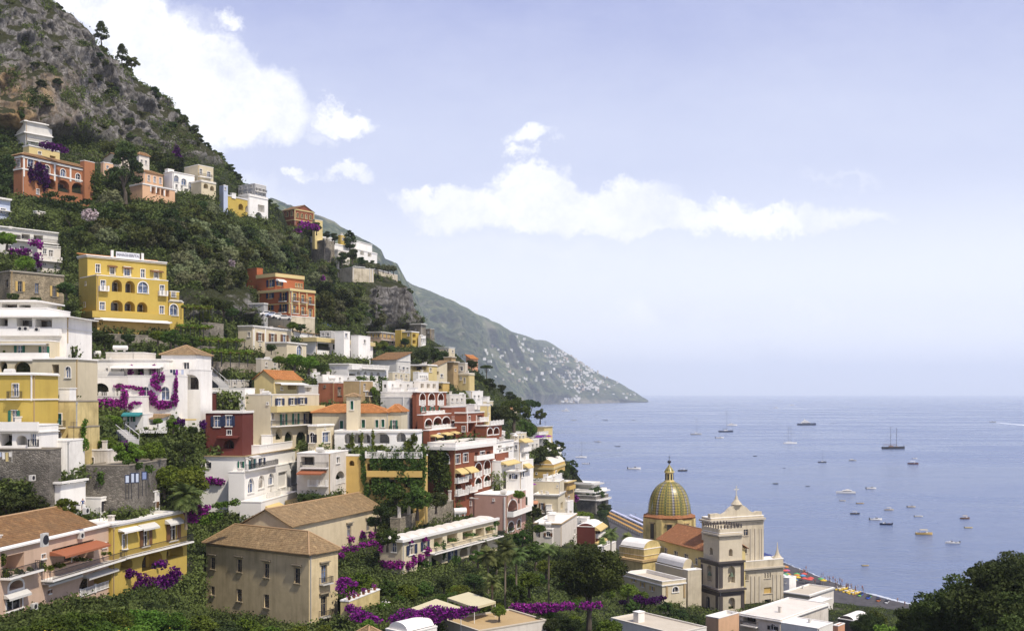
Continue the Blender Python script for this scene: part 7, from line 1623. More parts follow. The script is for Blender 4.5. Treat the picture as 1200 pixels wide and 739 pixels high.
ivy('dark ivy on the wall left of the orange villa', [(5, 205, 8, 14), (10, 190, 8, 8), (4, 222, 7, 7)], 'dark', Y=258, size=.35)
ivy('dark green creeper right of the orange villa, under the pine', [(112, 215, 6, 12), (118, 228, 8, 10), (126, 238, 8, 4)], 'ivy', Y=262, size=.35)
ivy('square clipped hedge carrying the white hotel name letters', [(172, 509, 7, 3), (181, 509, 7, 3), (190, 508, 5, 3)], 'ivy', name='hedge', cat='hedge', Y=139, size=.18, dens=3)
ivy('hedge below the arches of the white stepped hotel', [(424, 443, 6, 3), (434, 443, 6, 3), (444, 444, 6, 3), (451, 445, 4, 3)], 'ivy', name='hedge', cat='hedge', Y=224, size=.3)
ivy('vine leaves trained along the balcony of the pink terrace house', [(6, 672, 8, 6), (20, 670, 10, 4), (34, 668, 8, 4), (48, 664, 7, 5), (58, 665, 6, 3), (3, 655, 4, 8), (70, 662, 8, 2.5), (95, 655, 12, 2), (120, 648, 12, 2)], 'bright', name='vine', cat='vine', Y=95.5, size=.14, dens=2.8)
ivy('green creeper on top of the rubble poster wall', [(160, 545, 8, 4), (172, 549, 8, 5), (150, 541, 6, 3), (118, 560, 4, 8)], 'ivy', Y=118, size=.2)
ivy('hanging creeper beside the weathered ochre house', [(98, 505, 3, 12), (100, 520, 4, 8), (100, 495, 3, 5)], 'bright', Y=123, size=.16)
ivy('flat green lawn like hedge on the lower side of the bright white house', [(255, 592, 8, 3), (265, 590, 8, 3), (275, 588, 6, 4), (240, 610, 12, 4), (252, 605, 10, 4)], 'bright', name='hedge', cat='hedge', Y=138, size=.18)
# trellised vineyards
def pergola(label, x0, x1, y0, y1, Y0, Y1, h_px):
    A = P(x0, y0, Y0); Bp = P(x1, y1, Y1); root = empty('pergola', (A+Bp)/2, label, 'pergola'); d = (Bp-A); d.z = 0; L = d.length; d.normalize(); n = Vector((-d.y, d.x, 0)); h_ = h_px*Y0*S/F; z = A.z-h_
    m = MB(); dep = 3.2
    for k in range(int(L/2.2)+1):
        for j in (0, dep): q = A+d*min(L, k*2.2)+n*j; m.cbox((q.x, q.y, z-1), .12, .12, h_+1)
    m.build('posts', flat('iron'), root)
    m = MB()
    for j in range(5): q = A+n*(dep*j/4); m.box((q.x, q.y, A.z), d*L, n*.08, (0, 0, .08))
    for k in range(int(L/1.1)+1): q = A+d*min(L, k*1.1); m.box((q.x, q.y, A.z+.08), d*.07, n*dep, (0, 0, .06))
    m.build('beams', flat('wood'), root)
    r = np.random.default_rng(int(x0)); N_ = int(L*dep*26); t = r.uniform(0, 1, N_); s_ = r.uniform(-.1, 1.1, N_); zz = r.normal(0, .16, N_)+.25+.2*np.sin(t*40)
    p = np.array(A)+np.outer(t*L, np.array(d))+np.outer(s_*dep, np.array(n))+np.stack([t*0, t*0, zz], 1)
    v, q = quads(p, np.full(N_, .26), r=r); np_mesh('vines', v-np.array(wl(root)), q, lf('bright'), parent=root)
pergola('short vine pergola nearest the yellow hotel, topmost of the three', 212, 250, 383, 384, 193, 197, 9)
pergola('middle vine pergola of the three stacked on the terraces', 224, 287, 398, 401, 186, 194, 10)
pergola('lowest vine pergola of the three, above the stone terrace wall', 238, 298, 412, 417, 179, 187, 11)
pergola('vine pergola beside the yellow hotel side wing', 216, 250, 360, 366, 203, 206, 8)
# palms
def palm(px, py, h_px, r_px, label, Y, n=34, group=None, lean=0):
    base = P(px, py, Y); k = Y*S/F; hgt = h_px*k; R = r_px*k; root = empty('palm_tree', base, label, 'palm tree', group); rnd = random.Random(int(px*7+py))
    top = base+Vector((lean*k, 0, hgt)); m = MB()
    m.tube([base-Vector((0, 0, 1)), base+Vector((0, 0, hgt*.3)), base.lerp(top, .7), top], [.26, .17, .15, .2], 8); m.build('trunk', paint((.20, .16, .11), .6), root)
    V = MB()
    for i in range(int(n*1.4)):
        a = rnd.uniform(0, 6.28); e = rnd.uniform(-.5, 1.3); L = R*rnd.uniform(.95, 1.25); d = Vector((math.cos(a), math.sin(a), 0)); prev = top.copy(); pv = d*math.cos(e)+UP*math.sin(e); side = Vector((-d.y, d.x, 0))
        seg = 8
        for s_ in range(seg):
            t = (s_+1)/seg; pv = (pv+Vector((0, 0, -.17))).normalized(); cur = prev+pv*(L/seg); w = L*.26*math.sin(math.pi*min(1, t*.8+.14))
            for sg in (-1, 1):
                for q_ in range(2):
                    a0 = prev.lerp(cur, q_*.5); a1 = prev.lerp(cur, q_*.5+.46)
                    tip = a0+side*sg*w+pv*w*.6-UP*w*.35
                    V.poly([a0, a1, tip+pv*.06, tip])
            prev = cur
    V.build('fronds', lf('palm'), root)
    return root
palm(592, 735, 92, 16, 'tall palm, left of the pair standing side by side in the garden', 138)
palm(605, 738, 90, 15, 'tall palm, right of the pair standing side by side in the garden', 139)
palm(572, 700, 50, 14, 'tall palm leftmost of the three before the vaulted hotel wing', 147)
palm(577, 722, 40, 13, 'smaller palm with drooping fronds before the pale canopy', 130)
palm(643, 738, 95, 12, 'thin palm left of the big stone pine', 150)
palm(716, 672, 48, 11, 'dark palm by the beach, the taller one', 225)
palm(735, 668, 38, 8, 'dark palm by the beach, the smaller one beside the chapel', 232)
palm(706, 655, 22, 6, 'short palm between the red vaulted house and the beach', 236)
palm(218, 612, 32, 22, 'wide feathery palm left of the bright white house', 124, 44)
# ------------------------------------------------------------------ boats
def hull(L, W, H, sheer=.3, full=.75):
    """pointed hull along +x, waterline at 0"""
    n = 9; secs = []
    for i in range(n):
        t = i/(n-1); x = -L/2+L*t; w = W/2*(1 if t < .45 else max(.02, (1-((t-.45)/.55)**2.2)))*(.86+.14*min(1, t*4)); z = H*(1+sheer*max(0, t-.3)**1.6*1.6); k = x+(.10*L*max(0, t-.8)/.2)*0
        secs.append([(k, 0, -.35*(1-t*.3)), (k, w*.55, -.2), (k, w*.92, H*.35), (k, w, z), (k, w*.86, z), (k, w*.8, z-H*.35)])
    return secs
def boat(px, py, Lpx, typ, label, ang=0, cols=('white', 'white', 'navy'), cat='boat', seed=0):
    c = SEA(px, py); L = Lpx/F*c.y; name = {'motor': 'motor_boat', 'skiff': 'rowing_boat', 'canopy': 'excursion_boat', 'sail': 'sailing_boat', 'yacht': 'yacht', 'cruiser': 'motor_cruiser', 'schooner': 'schooner', 'cat': 'catamaran', 'ferry': 'ferry', 'dinghy': 'rubber_boat'}[typ]
    root = empty(name, c, label, cat); W = L*{'skiff': .36, 'motor': .34, 'canopy': .32, 'sail': .27, 'yacht': .2, 'cruiser': .25, 'schooner': .19, 'cat': .22, 'ferry': .3, 'dinghy': .38}[typ]
    H = L*{'skiff': .1, 'motor': .12, 'canopy': .12, 'sail': .1, 'yacht': .1, 'cruiser': .11, 'schooner': .085, 'cat': .08, 'ferry': .14, 'dinghy': .1}[typ]
    a = math.radians(ang); ca, sa = math.cos(a), math.sin(a)
    def T(x, y, z): return Vector((c.x+x*ca-y*sa, c.y+x*sa+y*ca, z))
    def tb(m, x0, x1, y0, y1, z0, z1, taper=0): 
        p = [T(x0, y0, z0), T(x1-taper*0, y0, z0), T(x1, y1, z0), T(x0, y1, z0), T(x0+taper*.4, y0*.85, z1), T(x1-taper, y0*.85, z1), T(x1-taper, y1*.85, z1), T(x0+taper*.4, y1*.85, z1)]
        m.add(p, [(0, 3, 2, 1), (4, 5, 6, 7), (0, 1, 5, 4), (1, 2, 6, 5), (2, 3, 7, 6), (3, 0, 4, 7)])
    def mk(Wd, yo, nm):
        m = MB(); secs = hull(L, Wd, H)
        for sgn in (1, -1):
            for i in range(len(secs)-1):
                for j in range(5):
                    A, B_, C_, D = (secs[i][j], secs[i+1][j], secs[i+1][j+1], secs[i][j+1]); pts = [T(p[0], sgn*p[1]+yo, p[2]) for p in (A, B_, C_, D)]
                    m.poly(pts if sgn > 0 else pts[::-1])
        s0 = secs[0]; m.poly([T(p[0], p[1]+yo, p[2]) for p in s0[:4]]+[T(p[0], -p[1]+yo, p[2]) for p in s0[:4][::-1]])
        h = m.build(nm, flat(cols[0], .35, .5), root)
        d = MB(); zs = H*.65
        for i in range(len(secs)-1): d.quad(*[T(secs[q_][5][0], s_*secs[q_][5][1]+yo, secs[q_][5][2]) for q_, s_ in ((i, 1), (i+1, 1), (i+1, -1), (i, -1))][::-1])
        d.build('deck', flat(cols[1] if cols[1] != 'white' else 'offwhite', .6), root)
    if typ == 'cat': mk(W*.38, W*.38, 'hull'); mk(W*.38, -W*.38, 'hull'); m = MB(); tb(m, -L*.35, L*.22, -W*.4, W*.4, H*.7, H*1.3); m.build('bridge_deck', flat('white'), root)
    else: mk(W, 0, 'hull')
    def mast(x, h, boom=True):
        m = MB(); m.tube([T(x, 0, H*.6), T(x, 0, h)], [L*.009+.06, L*.005+.05], 6); ms = m.build('mast', flat('iron'), root)
        m = MB(); m.tube([T(x, 0, h*.97), T(L*.48, 0, H*1.2)], L*.0018, 4); m.tube([T(x, 0, h*.97), T(-L*.48, 0, H)], L*.0018, 4); m.build('rigging', flat('iron'), ms)
        if boom: m = MB(); m.tube([T(x, 0, H*2.1), T(x-L*.3, 0, H*2.1)], [L*.012+.08, L*.01+.06], 6); m.build('boom', flat(cols[2]), ms)
    if typ in ('skiff', 'dinghy'):
        for x in (-.2, .1): m = MB(); tb(m, L*x, L*x+L*.07, -W*.4, W*.4, H*.7, H*.8); m.build('bench', flat('wood'), root)
        m = MB(); tb(m, -L*.56, -L*.48, -W*.1, W*.1, H*.3, H*1.7); m.build('outboard_motor', flat('dark'), root)
    if typ in ('motor',):
        m = MB(); tb(m, -L*.02, L*.26, -W*.34, W*.34, H*.8, H*1.55, L*.1); m.build('cabin', flat('white'), root)
        m = MB(); tb(m, L*.0, L*.14, -W*.36, W*.36, H*1.3, H*1.85, L*.05); m.build('windscreen', glass('dark'), root)
        m = MB(); tb(m, -L*.36, -L*.2, -W*.36, W*.36, H*.7, H*1.05); m.build('seat', flat(cols[2]), root)
        m = MB(); tb(m, -L*.57, -L*.49, -W*.1, W*.1, H*.3, H*1.6); m.build('outboard_motor', flat('dark'), root)
    if typ == 'canopy':
        m = MB(); tb(m, -L*.26, L*.2, -W*.42, W*.42, H*2.5, H*2.62); m.build('canopy', flat(cols[2], .8), root)
        for x in (-.24, .18):
            for s_ in (-1, 1): m = MB(); m.tube([T(L*x, s_*W*.36, H*.7), T(L*x, s_*W*.36, H*2.5)], .05, 5); m.build('post', flat('lgrey'), root)
        m = MB(); tb(m, -L*.3, L*.05, -W*.34, W*.34, H*.7, H*1.1); m.build('bench', flat('wood'), root)
        m = MB(); tb(m, L*.08, L*.2, -W*.25, W*.25, H*.7, H*1.5); m.build('console', flat('white'), root)
    if typ in ('cruiser', 'yacht', 'ferry'):
        m = MB(); tb(m, -L*.34, L*.22, -W*.40, W*.40, H*.8, H*1.7, L*.08); k = m.build('cabin', flat('white'), root)
        m = MB(); tb(m, -L*.3, L*.19, -W*.415, W*.415, H*1.2, H*1.5, L*.055); m.build('cabin_windows', glass('dark'), k)
        if typ != 'cruiser':
            m = MB(); tb(m, -L*.26, L*.08, -W*.34, W*.34, H*1.7, H*2.5, L*.06); k = m.build('upper_cabin', flat('white'), root)
            m = MB(); tb(m, -L*.22, L*.05, -W*.35, W*.35, H*1.95, H*2.25, L*.04); m.build('cabin_windows', glass('dark'), k)
            m = MB(); tb(m, -L*.16, -L*.08, -W*.12, W*.12, H*2.5, H*3.4, L*.03); m.build('radar_mast', flat('lgrey'), root)
        else: m = MB(); tb(m, -L*.2, L*.02, -W*.3, W*.3, H*1.7, H*2.1, L*.05); m.build('fly_bridge', flat('offwhite'), root)
    if typ == 'sail': m = MB(); tb(m, -L*.15, L*.18, -W*.28, W*.28, H*.8, H*1.35, L*.08); m.build('cabin', flat('white'), root); mast(L*.06, L*1.5)
    if typ == 'cat': mast(L*.06, L*1.35); mast(-L*.14, L*1.3, False)
    if typ == 'schooner':
        m = MB(); tb(m, -L*.2, L*.0, -W*.3, W*.3, H*.8, H*1.5, L*.02); m.build('cabin', flat('wood'), root)
        m = MB(); tb(m, L*.08, L*.2, -W*.25, W*.25, H*.8, H*1.3, L*.02); m.build('cabin', flat('wood'), root)
        mast(L*.14, L*.93); mast(-L*.12, L*.98); m = MB(); m.tube([T(L*.46, 0, H*1.4), T(L*.62, 0, H*1.9)], .12, 5); m.build('bowsprit', flat('wood'), root)
    return root
W_, N_ = 'white', 'navy'
for b in [
    (945.5, 498, 22, 'yacht', 'large motor yacht with dark hull and white decks, the biggest far ship', 4, ('navy', 'white', 'navy')), (926, 519.5, 15.5, 'cat', 'white catamaran with two bare masts right of centre', 6, (W_, W_, 'grey')),
    (1047, 525.5, 27, 'schooner', 'long dark two masted schooner on the right', 3, ('iron', 'wood', 'brown')), (963.6, 541.5, 10, 'sail', 'small dark hulled boat with one thin mast', 4, ('iron', 'wood', 'navy')),
    (999, 539.5, 8.5, 'cruiser', 'grey cabin boat right of the small dark mast boat', -10, ('grey', 'grey', 'navy')), (1072, 537.3, 6, 'motor', 'tiny pale boat just behind the red and white one', 5, (W_, W_, 'lgrey')),
    (1070, 543.5, 12, 'canopy', 'dark red boat with a white canopy right of the schooner', -12, ('red', 'wood', W_)), (909, 566.5, 6, 'motor', 'small dark boat left of the moored group', -15, ('iron', W_, 'grey')),
    (946.6, 569.5, 5, 'skiff', 'tiny dark boat between the dark launch and the white motor boat', 5, ('iron', 'wood', 'iron')), (1021, 572.5, 12, 'motor', 'white motor boat above and right of the white cruiser', 5, (W_, W_, 'tan')),
    (991, 578, 22, 'cruiser', 'long sleek white motor cruiser in the moored group', 176, (W_, W_, 'navy')), (987.5, 586.5, 7, 'skiff', 'tiny cream rowing boat just below the white cruiser', 4, ('sand', 'wood', 'iron')),
    (1008, 589.8, 9, 'skiff', 'small brown rowing boat below and right of the cruiser', 4, ('tan', 'wood', 'iron')), (1002, 602, 11, 'canopy', 'dark boat with a grey canopy, leftmost of the lower moored boats', 3, ('iron', 'wood', 'grey')),
    (1042, 597.5, 11, 'canopy', 'cream boat with a small cabin in the middle of the moored group', 8, ('sand', 'wood', 'sand')), (1068, 594, 10, 'motor', 'cream cabin boat upper right in the moored group', 5, ('sand', 'wood', 'tan')),
    (1076.5, 605, 10, 'skiff', 'pale open boat below the cream cabin boat', 2, ('lgrey', 'sand', 'iron')), (1026.5, 609, 14.5, 'motor', 'white motor boat with dark stripe in the lower moored row', 3, (W_, 'sand', 'navy')),
    (1038, 614.5, 14, 'motor', 'dark speed boat with pale deck in the lower moored row', 174, ('navy', 'lgrey', 'red')), (1131, 607.5, 12, 'canopy', 'brown wooden boat with an ochre canopy on the far right', 12, ('brown', 'wood', 'ochre')),
    (1135, 618.2, 9.5, 'skiff', 'small ochre boat below the ochre canopied one', 4, ('butter', 'wood', 'iron')), (1083, 626, 19, 'canopy', 'large yellow excursion boat nearest the beach', -4, ('ochre', 'butter', 'butter')),
    (1116, 636.5, 16, 'motor', 'white boat with dark hull line nearest the lower right trees', 176, (W_, 'lgrey', 'dark')), (1014, 662.5, 8, 'skiff', 'small yellow green dinghy close to the beach', 2, ('ochre', 'green', 'iron')),
    (662.6, 482, 9.5, 'ferry', 'white ferry in front of the far headland', 178, (W_, W_, 'navy')), (672, 492.6, 6, 'motor', 'small white boat below the far ferry', 170, ('lgrey', W_, 'navy')),
    (709.5, 492.6, 6, 'skiff', 'tiny dark boat right of the ferry', 0, ('iron', 'iron', 'iron')), (698, 486.6, 3, 'skiff', 'tiniest dark boat right behind the ferry', 0, ('iron', 'iron', 'iron')),
    (742.7, 492.2, 3.5, 'skiff', 'tiny dark boat below the tip of the headland', 0, ('iron', 'iron', 'iron')), (700.7, 517.6, 7, 'motor', 'small grey boat halfway between headland and dome', 4, ('grey', W_, 'grey')),
    (724, 523, 6, 'skiff', 'small dark rowing boat right of the small grey one', 3, ('iron', 'wood', 'iron')), (681, 536, 13, 'sail', 'white sailing boat close to the tree covered shore', 5, (W_, W_, 'navy')),
    (686, 543.6, 9, 'motor', 'white motor boat right under the near sailing boat', 172, (W_, W_, 'tan')), (743.4, 549.6, 15, 'motor', 'white motor boat left above the church dome', 5, (W_, W_, 'navy')),
    (800, 551.6, 11, 'canopy', 'dark grey boat right beside the dome lantern', 3, ('iron', 'wood', 'grey')), (815.7, 509, 13, 'sail', 'dark sailing boat with furled sail, left of the tall mast', 3, ('grey', 'wood', 'grey')),
    (850.7, 506, 17, 'sail', 'dark sailing yacht with the tallest single mast', 3, ('navy', 'wood', 'navy')), (858, 498.6, 12, 'cruiser', 'white cabin cruiser behind the tallest mast', 5, (W_, W_, 'navy')),
    (843.5, 513.2, 9.5, 'motor', 'white launch in front of the tallest mast', 4, (W_, W_, 'tan')), (885, 534.2, 4.5, 'motor', 'small dark boat right of the dome, alone', 0, ('iron', 'grey', 'iron')),
    (928, 475, 6, 'cruiser', 'white speeding boat near the horizon with a wake, the right one', 2, (W_, W_, 'navy')), (909, 478, 6, 'cruiser', 'white speeding boat near the horizon with a wake, the left one', 178, (W_, W_, 'navy')),
    (1163, 494.6, 7, 'motor', 'speed boat on the far right trailing a white wake', 176, ('grey', W_, 'navy')), (976, 495.6, 2.5, 'skiff', 'tender right of the large motor yacht', 0, ('iron', 'iron', 'iron')),
    (919, 548, 3, 'skiff', 'lone tiny skiff left of the dark mast boat', 0, ('iron', 'iron', 'iron')), (640, 482.5, 2.5, 'skiff', 'tiny boat left of the ferry near the pine', 0, ('lgrey', 'lgrey', 'iron'))]:
    boat(*b)
def wake(px0, py0, px1, py1, w0, w1, label):
    a, b = SEA(px0, py0, .06), SEA(px1, py1, .06); d = (b-a).normalized(); n = Vector((-d.y, d.x, 0)); m = MB(); N = 24; r = random.Random(int(px0)); last = None
    for i in range(N+1):
        t = i/N; p = a.lerp(b, t); w = (w0+(w1-w0)*t)*r.uniform(.6, 1.15)*(1 if t < .75 else (1-t)*4+.05); cur = (p-n*w+n*r.uniform(-.2, .2)*w, p+n*w)
        if last: m.quad(last[0], cur[0], cur[1], last[1])
        last = cur
    o = m.build('wake', flat((.75, .78, .82), .8)); o['kind'] = 'stuff'; o['label'] = label
wake(1166, 494.7, 1215, 499, 4, 16, 'white wake of the speed boat on the far right')
wake(926, 475.0, 862, 473.6, 5, 22, 'white wake behind the right speeding boat')
wake(911, 478, 950, 479, 4, 26, 'white wake behind the left speeding boat')
wake(840, 485, 828, 484.7, 10, 14, 'short white wake in the middle of the bay')
wake(974, 495.7, 958, 496.6, 1, 3, 'thin wake behind the tender')

# ------------------------------------------------------------------ the village on the far slope
def far_village():
    protos = []
    for k, (w, d, h, c) in enumerate(((16, 11, 8, 'white'), (12, 10, 11, 'offwhite'), (20, 11, 7, 'white'), (13, 10, 8, 'pale'), (14, 12, 9, 'pink'))):
        m = MB(); m.cbox((0, 0, -8), w, d, h+8); o = m.build('distant_house', flat(c, .8), loc=(0, 0, 0)); me = o.data
        w_ = MB(); w_.cbox((0, 0, h), w+.6, d+.6, .8); w_.cbox((0, 0, h*.48), w+.1, d+.1, .5)
        for i in range(4): w_.cbox((-w*.38+i*w*.25, -d/2-.02, h*.18), w*.09, .15, h*.22); w_.cbox((-w*.38+i*w*.25, -d/2-.02, h*.62), w*.09, .15, h*.22)
        r = w_.build('roof_and_windows', flat('tan' if k % 2 else 'lgrey', .8), o); r.name = 'roof'
        protos.append(o)
    rnd = random.Random(21); n = 0; done = []; used = set()
    core = [(640, 408), (668, 416), (700, 436), (712, 452), (690, 458), (655, 456), (640, 444), (632, 424), (622, 412)]
    while n < 285:
        if rnd.random() < .8:
            x, y = rnd.uniform(620, 712), rnd.uniform(405, 460)
            if not inpoly(x, y, core): continue
            zone = ('upper' if y < 425 else 'middle' if y < 443 else 'lower')+(' left' if x < 655 else ' central' if x < 682 else ' right')
        else:
            x, y = rnd.choice([(rnd.uniform(560, 640), rnd.uniform(395, 450)), (rnd.uniform(660, 740), rnd.uniform(440, 467)), (rnd.uniform(655, 675), rnd.uniform(466, 471))]); zone = 'scattered outer '+('left' if x < 645 else 'right')
        if any(abs(x-a)+abs(y-b) < 1.6 for a, b in done): continue
        wl_ = np.interp(x, [300, 560, 640, 700, 735, 758], [486, 480, 473.5, 472.6, 471.6, 471.3]); top = np.interp(x, FAR_TOP[:, 0], FAR_TOP[:, 1]); t = (wl_-y)/(wl_-top)
        if not .03 < t < .93: continue
        done.append((x, y)); Yd = fardepth(x, t)[2]; X = (x-600)/F*Yd*S; Yw = Yd*S; Z = (HH-(y-461)/F*Yd)*S
        d = (fbm(X*.0016, Yw*.0008, Z*.0006, 6, True)*420+fbm(X*.006, Yw*.004, Z*.003, 5, True)*170)*min(1, t*6)*min(1, (1-t)*8)
        sc_ = np.interp(x, [300, 640, 758], [1, .8, .25]); p = protos[n % 5 if rnd.random() < .5 else (0 if rnd.random() < .6 else 2)]
        o = copy_tree(p) if p.name in used else p; used.add(p.name)
        s_ = rnd.uniform(.5, 1.35); o.location = (X+float(d)*.22*float(np.interp(x, [300, 640, 758], [1, .8, .3])), Yw-float(d)*sc_-14, Z+1); o.scale = (s_, s_, s_*rnd.uniform(.8, 1.1)); o.rotation_euler.z = rnd.uniform(-.5, .5)
        tag(o, 'tiny %s house in the %s part of the far village' % (('low white', 'tall pale', 'long white', 'small cream', 'pinkish')[protos.index(p)], zone), 'house', 'houses of the far village, %s part' % zone); n += 1
far_village()

# ------------------------------------------------------------------ people, umbrellas and gear on the beach
def person_mesh(name, pose, shirt, shorts, skin=(.42, .26, .18)):
    J = {'stand': [((0, 0, .95), .13), ((0, 0, 1.2), .12), ((0, 0, 1.42), .13), ((0, 0, 1.52), .06), ((0, .01, 1.62), .095), ((0, .01, 1.74), .085),
                   ((.19, 0, 1.40), .055), ((.27, .02, 1.14), .042), ((.28, -.10, .90), .032), ((-.19, 0, 1.40), .055), ((-.30, .02, 1.16), .042), ((-.33, -.06, .92), .032),
                   ((.10, 0, .86), .09), ((.12, -.02, .48), .06), ((.13, .03, .08), .042), ((.13, -.12, .03), .04), ((-.10, 0, .86), .09), ((-.13, .05, .48), .06), ((-.15, .14, .08), .042), ((-.15, .0, .03), .04)]}[pose]
    E = [(0, 1), (1, 2), (2, 3), (3, 4), (4, 5), (2, 6), (6, 7), (7, 8), (2, 9), (9, 10), (10, 11), (0, 12), (12, 13), (13, 14), (14, 15), (0, 16), (16, 17), (17, 18), (18, 19)]
    me = bpy.data.meshes.new(name); me.from_pydata([j[0] for j in J], E, []); o = bpy.data.objects.new(name, me); COL.objects.link(o)
    sk = o.modifiers.new('skin', 'SKIN'); 
    for i, j in enumerate(J): me.skin_vertices[0].data[i].radius = (j[1], j[1])
    me.skin_vertices[0].data[0].use_root = True
    o.modifiers.new('sub', 'SUBSURF').levels = 1
    dg = bpy.context.evaluated_depsgraph_get(); m2 = bpy.data.meshes.new_from_object(o.evaluated_get(dg)); bpy.data.objects.remove(o)
    m2.materials.clear()
    for c in (skin, shirt, shorts, (.04, .025, .02)): m2.materials.append(flat(c, .8))
    for p in m2.polygons:
        z = p.center.z; x = abs(p.center.x); p.use_smooth = True
        p.material_index = 3 if z > 1.68 or (z > 1.58 and p.center.y > .05) else 2 if .62 < z < 1.0 and x < .24 else 1 if 1.0 <= z < 1.48 and x < .22 else 0
    return m2
PPL = [person_mesh('person', 'stand', *c) for c in (((.42, .26, .18), (.03, .04, .1)), ((.5, .5, .5), (.1, .1, .12)), ((.3, .05, .05), (.05, .05, .05)), ((.42, .27, .19), (.4, .08, .06)), ((.05, .08, .2), (.3, .3, .28)))]
PW = ['person in dark swim shorts', 'person in a pale shirt', 'person in a red top', 'person in red swim shorts', 'person in a blue top']
def person(loc, k, yaw, label, group=None):
    o = bpy.data.objects.new('person', PPL[k]); COL.objects.link(o); o.location = loc; o.rotation_euler.z = yaw; tag(o, label, 'person', group); return o
shore = [SEA(px, py, 0) for px, py in SHORE]
def shore_pt(px, off):
    for i in range(len(SHORE)-1):
        if SHORE[i][0] <= px <= SHORE[i+1][0]:
            t = (px-SHORE[i][0])/(SHORE[i+1][0]-SHORE[i][0]); p = shore[i].lerp(shore[i+1], t); d = (shore[i+1]-shore[i]).normalized(); n = Vector((d.y, -d.x, 0)); n = n if n.y < 0 else -n
            z = np.interp(off, [-10, 0, 6, 22, 90, 95], [-1.35, -.15, .40, 1.25, 2.25, 2.3]); q = p+n*off; return Vector((q.x, q.y, z))
rnd = random.Random(5)
for i in range(46):
    px = rnd.choice([rnd.uniform(925, 1022), rnd.uniform(960, 1022)]); off = rnd.choice([rnd.uniform(-3, 2), rnd.uniform(0, 6), rnd.uniform(4, 16)]); q = shore_pt(px, off); k = rnd.randrange(5)
    plc = 'wading in the water' if off < -.5 else 'standing at the edge of the water' if off < 4 else 'standing on the dark sand'
    person(q, k, rnd.uniform(0, 6.28), '%s %s, %s' % (PW[k], plc, 'near the pinnacle' if px < 955 else 'left of the umbrellas' if px < 985 else 'behind the umbrellas' if px < 1005 else 'by the yellow boats'), 'bathers along the shore')
for i, (px, off) in enumerate(((1057, 2), (1079, 3), (1078, 6), (1035, 12), (712, 4), (735, -6), (741, -9))):
    person(shore_pt(px, off), i % 5, i, '%s standing apart %s' % (PW[i % 5], ('at the right end of the beach' if px > 1000 else 'by the water left of the church')), 'people apart from the crowd')
def umb_proto(col, col2=None):
    root = empty('beach_umbrella', (0, 0, 0)); m = MB(); m.tube([(0, 0, -.3), (0, 0, 2.3)], .04, 5); m.build('pole', flat('lgrey'), root)
    m = MB(); n = 8
    for k in range(n):
        m.cm = k % 2 if col2 else 0; a0, a1 = 2*math.pi*k/n, 2*math.pi*(k+1)/n
        m.poly([(0, 0, 2.45), (1.25*math.cos(a0), 1.25*math.sin(a0), 1.95), (1.25*math.cos(a1), 1.25*math.sin(a1), 1.95)]); m.poly([(1.25*math.cos(a0), 1.25*math.sin(a0), 1.95), (1.25*math.cos(a0), 1.25*math.sin(a0), 1.8), (1.25*math.cos(a1), 1.25*math.sin(a1), 1.8), (1.25*math.cos(a1), 1.25*math.sin(a1), 1.95)])
    m.build('canopy', [flat(col, .8)]+([flat(col2, .8)] if col2 else []), root); return root
UM = {}
def umbrella(q, col, label, group, col2=None):
    key = (str(col), str(col2)); o = copy_tree(UM[key]) if key in UM else umb_proto(col, col2); UM.setdefault(key, o); o.location = q; o.rotation_euler.z = rnd.uniform(0, 1); tag(o, label, 'umbrella', group)
for row in range(-2, 10):
    for j in range(26):
        q = Vector((57.6+row*4.6+j*.62, 614-j*4.2, 1.3)); px = 600+F*q.x/q.y; py = 461+(HH*S-1.3)*F/q.y; sy = np.interp(px, [t[0] for t in SHORE], [t[1] for t in SHORE])
        if py < sy+2.2 or px > 757 or px < 706 or py > 644: continue
        if row < 0: umbrella(q, (.45, .26, .08), 'orange beach umbrella in the front row left of the church', 'orange umbrellas left of the church')
        else: umbrella(q, (.50, .52, .68), 'lavender umbrella in the %s of the close rows left of the church' % ('nearest part' if py > 622 else 'middle' if py > 609 else 'farthest part'), 'blue umbrellas left of the church')
        if row >= 0 and j % 3 == 0: m = MB(); m.cbox(q+Vector((2.2, 0, -.2)), .7, 1.9, .35); m.cbox(q+Vector((2.2, .7, .15)), .7, .5, .35); tag(m.build('sun_bed', flat('navy')), 'dark blue sun bed among the lavender umbrellas', 'sun bed', 'sun beds left of the church')
for i in range(34):
    q = shore_pt(888+(i % 17)*2.6, 5+(i//17)*4); umbrella(q, (.05, .07, .22), 'dark blue umbrella in the %s row beside the church pinnacle' % ('near' if i > 16 else 'waterside'), 'dark blue umbrellas behind the church')
cl = [((.6, .1, .08), 'red'), ((.1, .3, .5), 'light blue'), ((.65, .45, .05), 'yellow'), ((.6, .6, .6), 'white'), ((.5, .1, .3), 'pink'), ((.6, .25, .05), 'orange'), ((.1, .35, .12), 'green')]
for i in range(30):
    c, nm = cl[i % 7]; q = shore_pt(rnd.uniform(950, 1000), rnd.uniform(9, 22)); umbrella(q, c, '%s umbrella in the colourful crowd on the open beach' % nm, 'mixed umbrellas on the open beach')
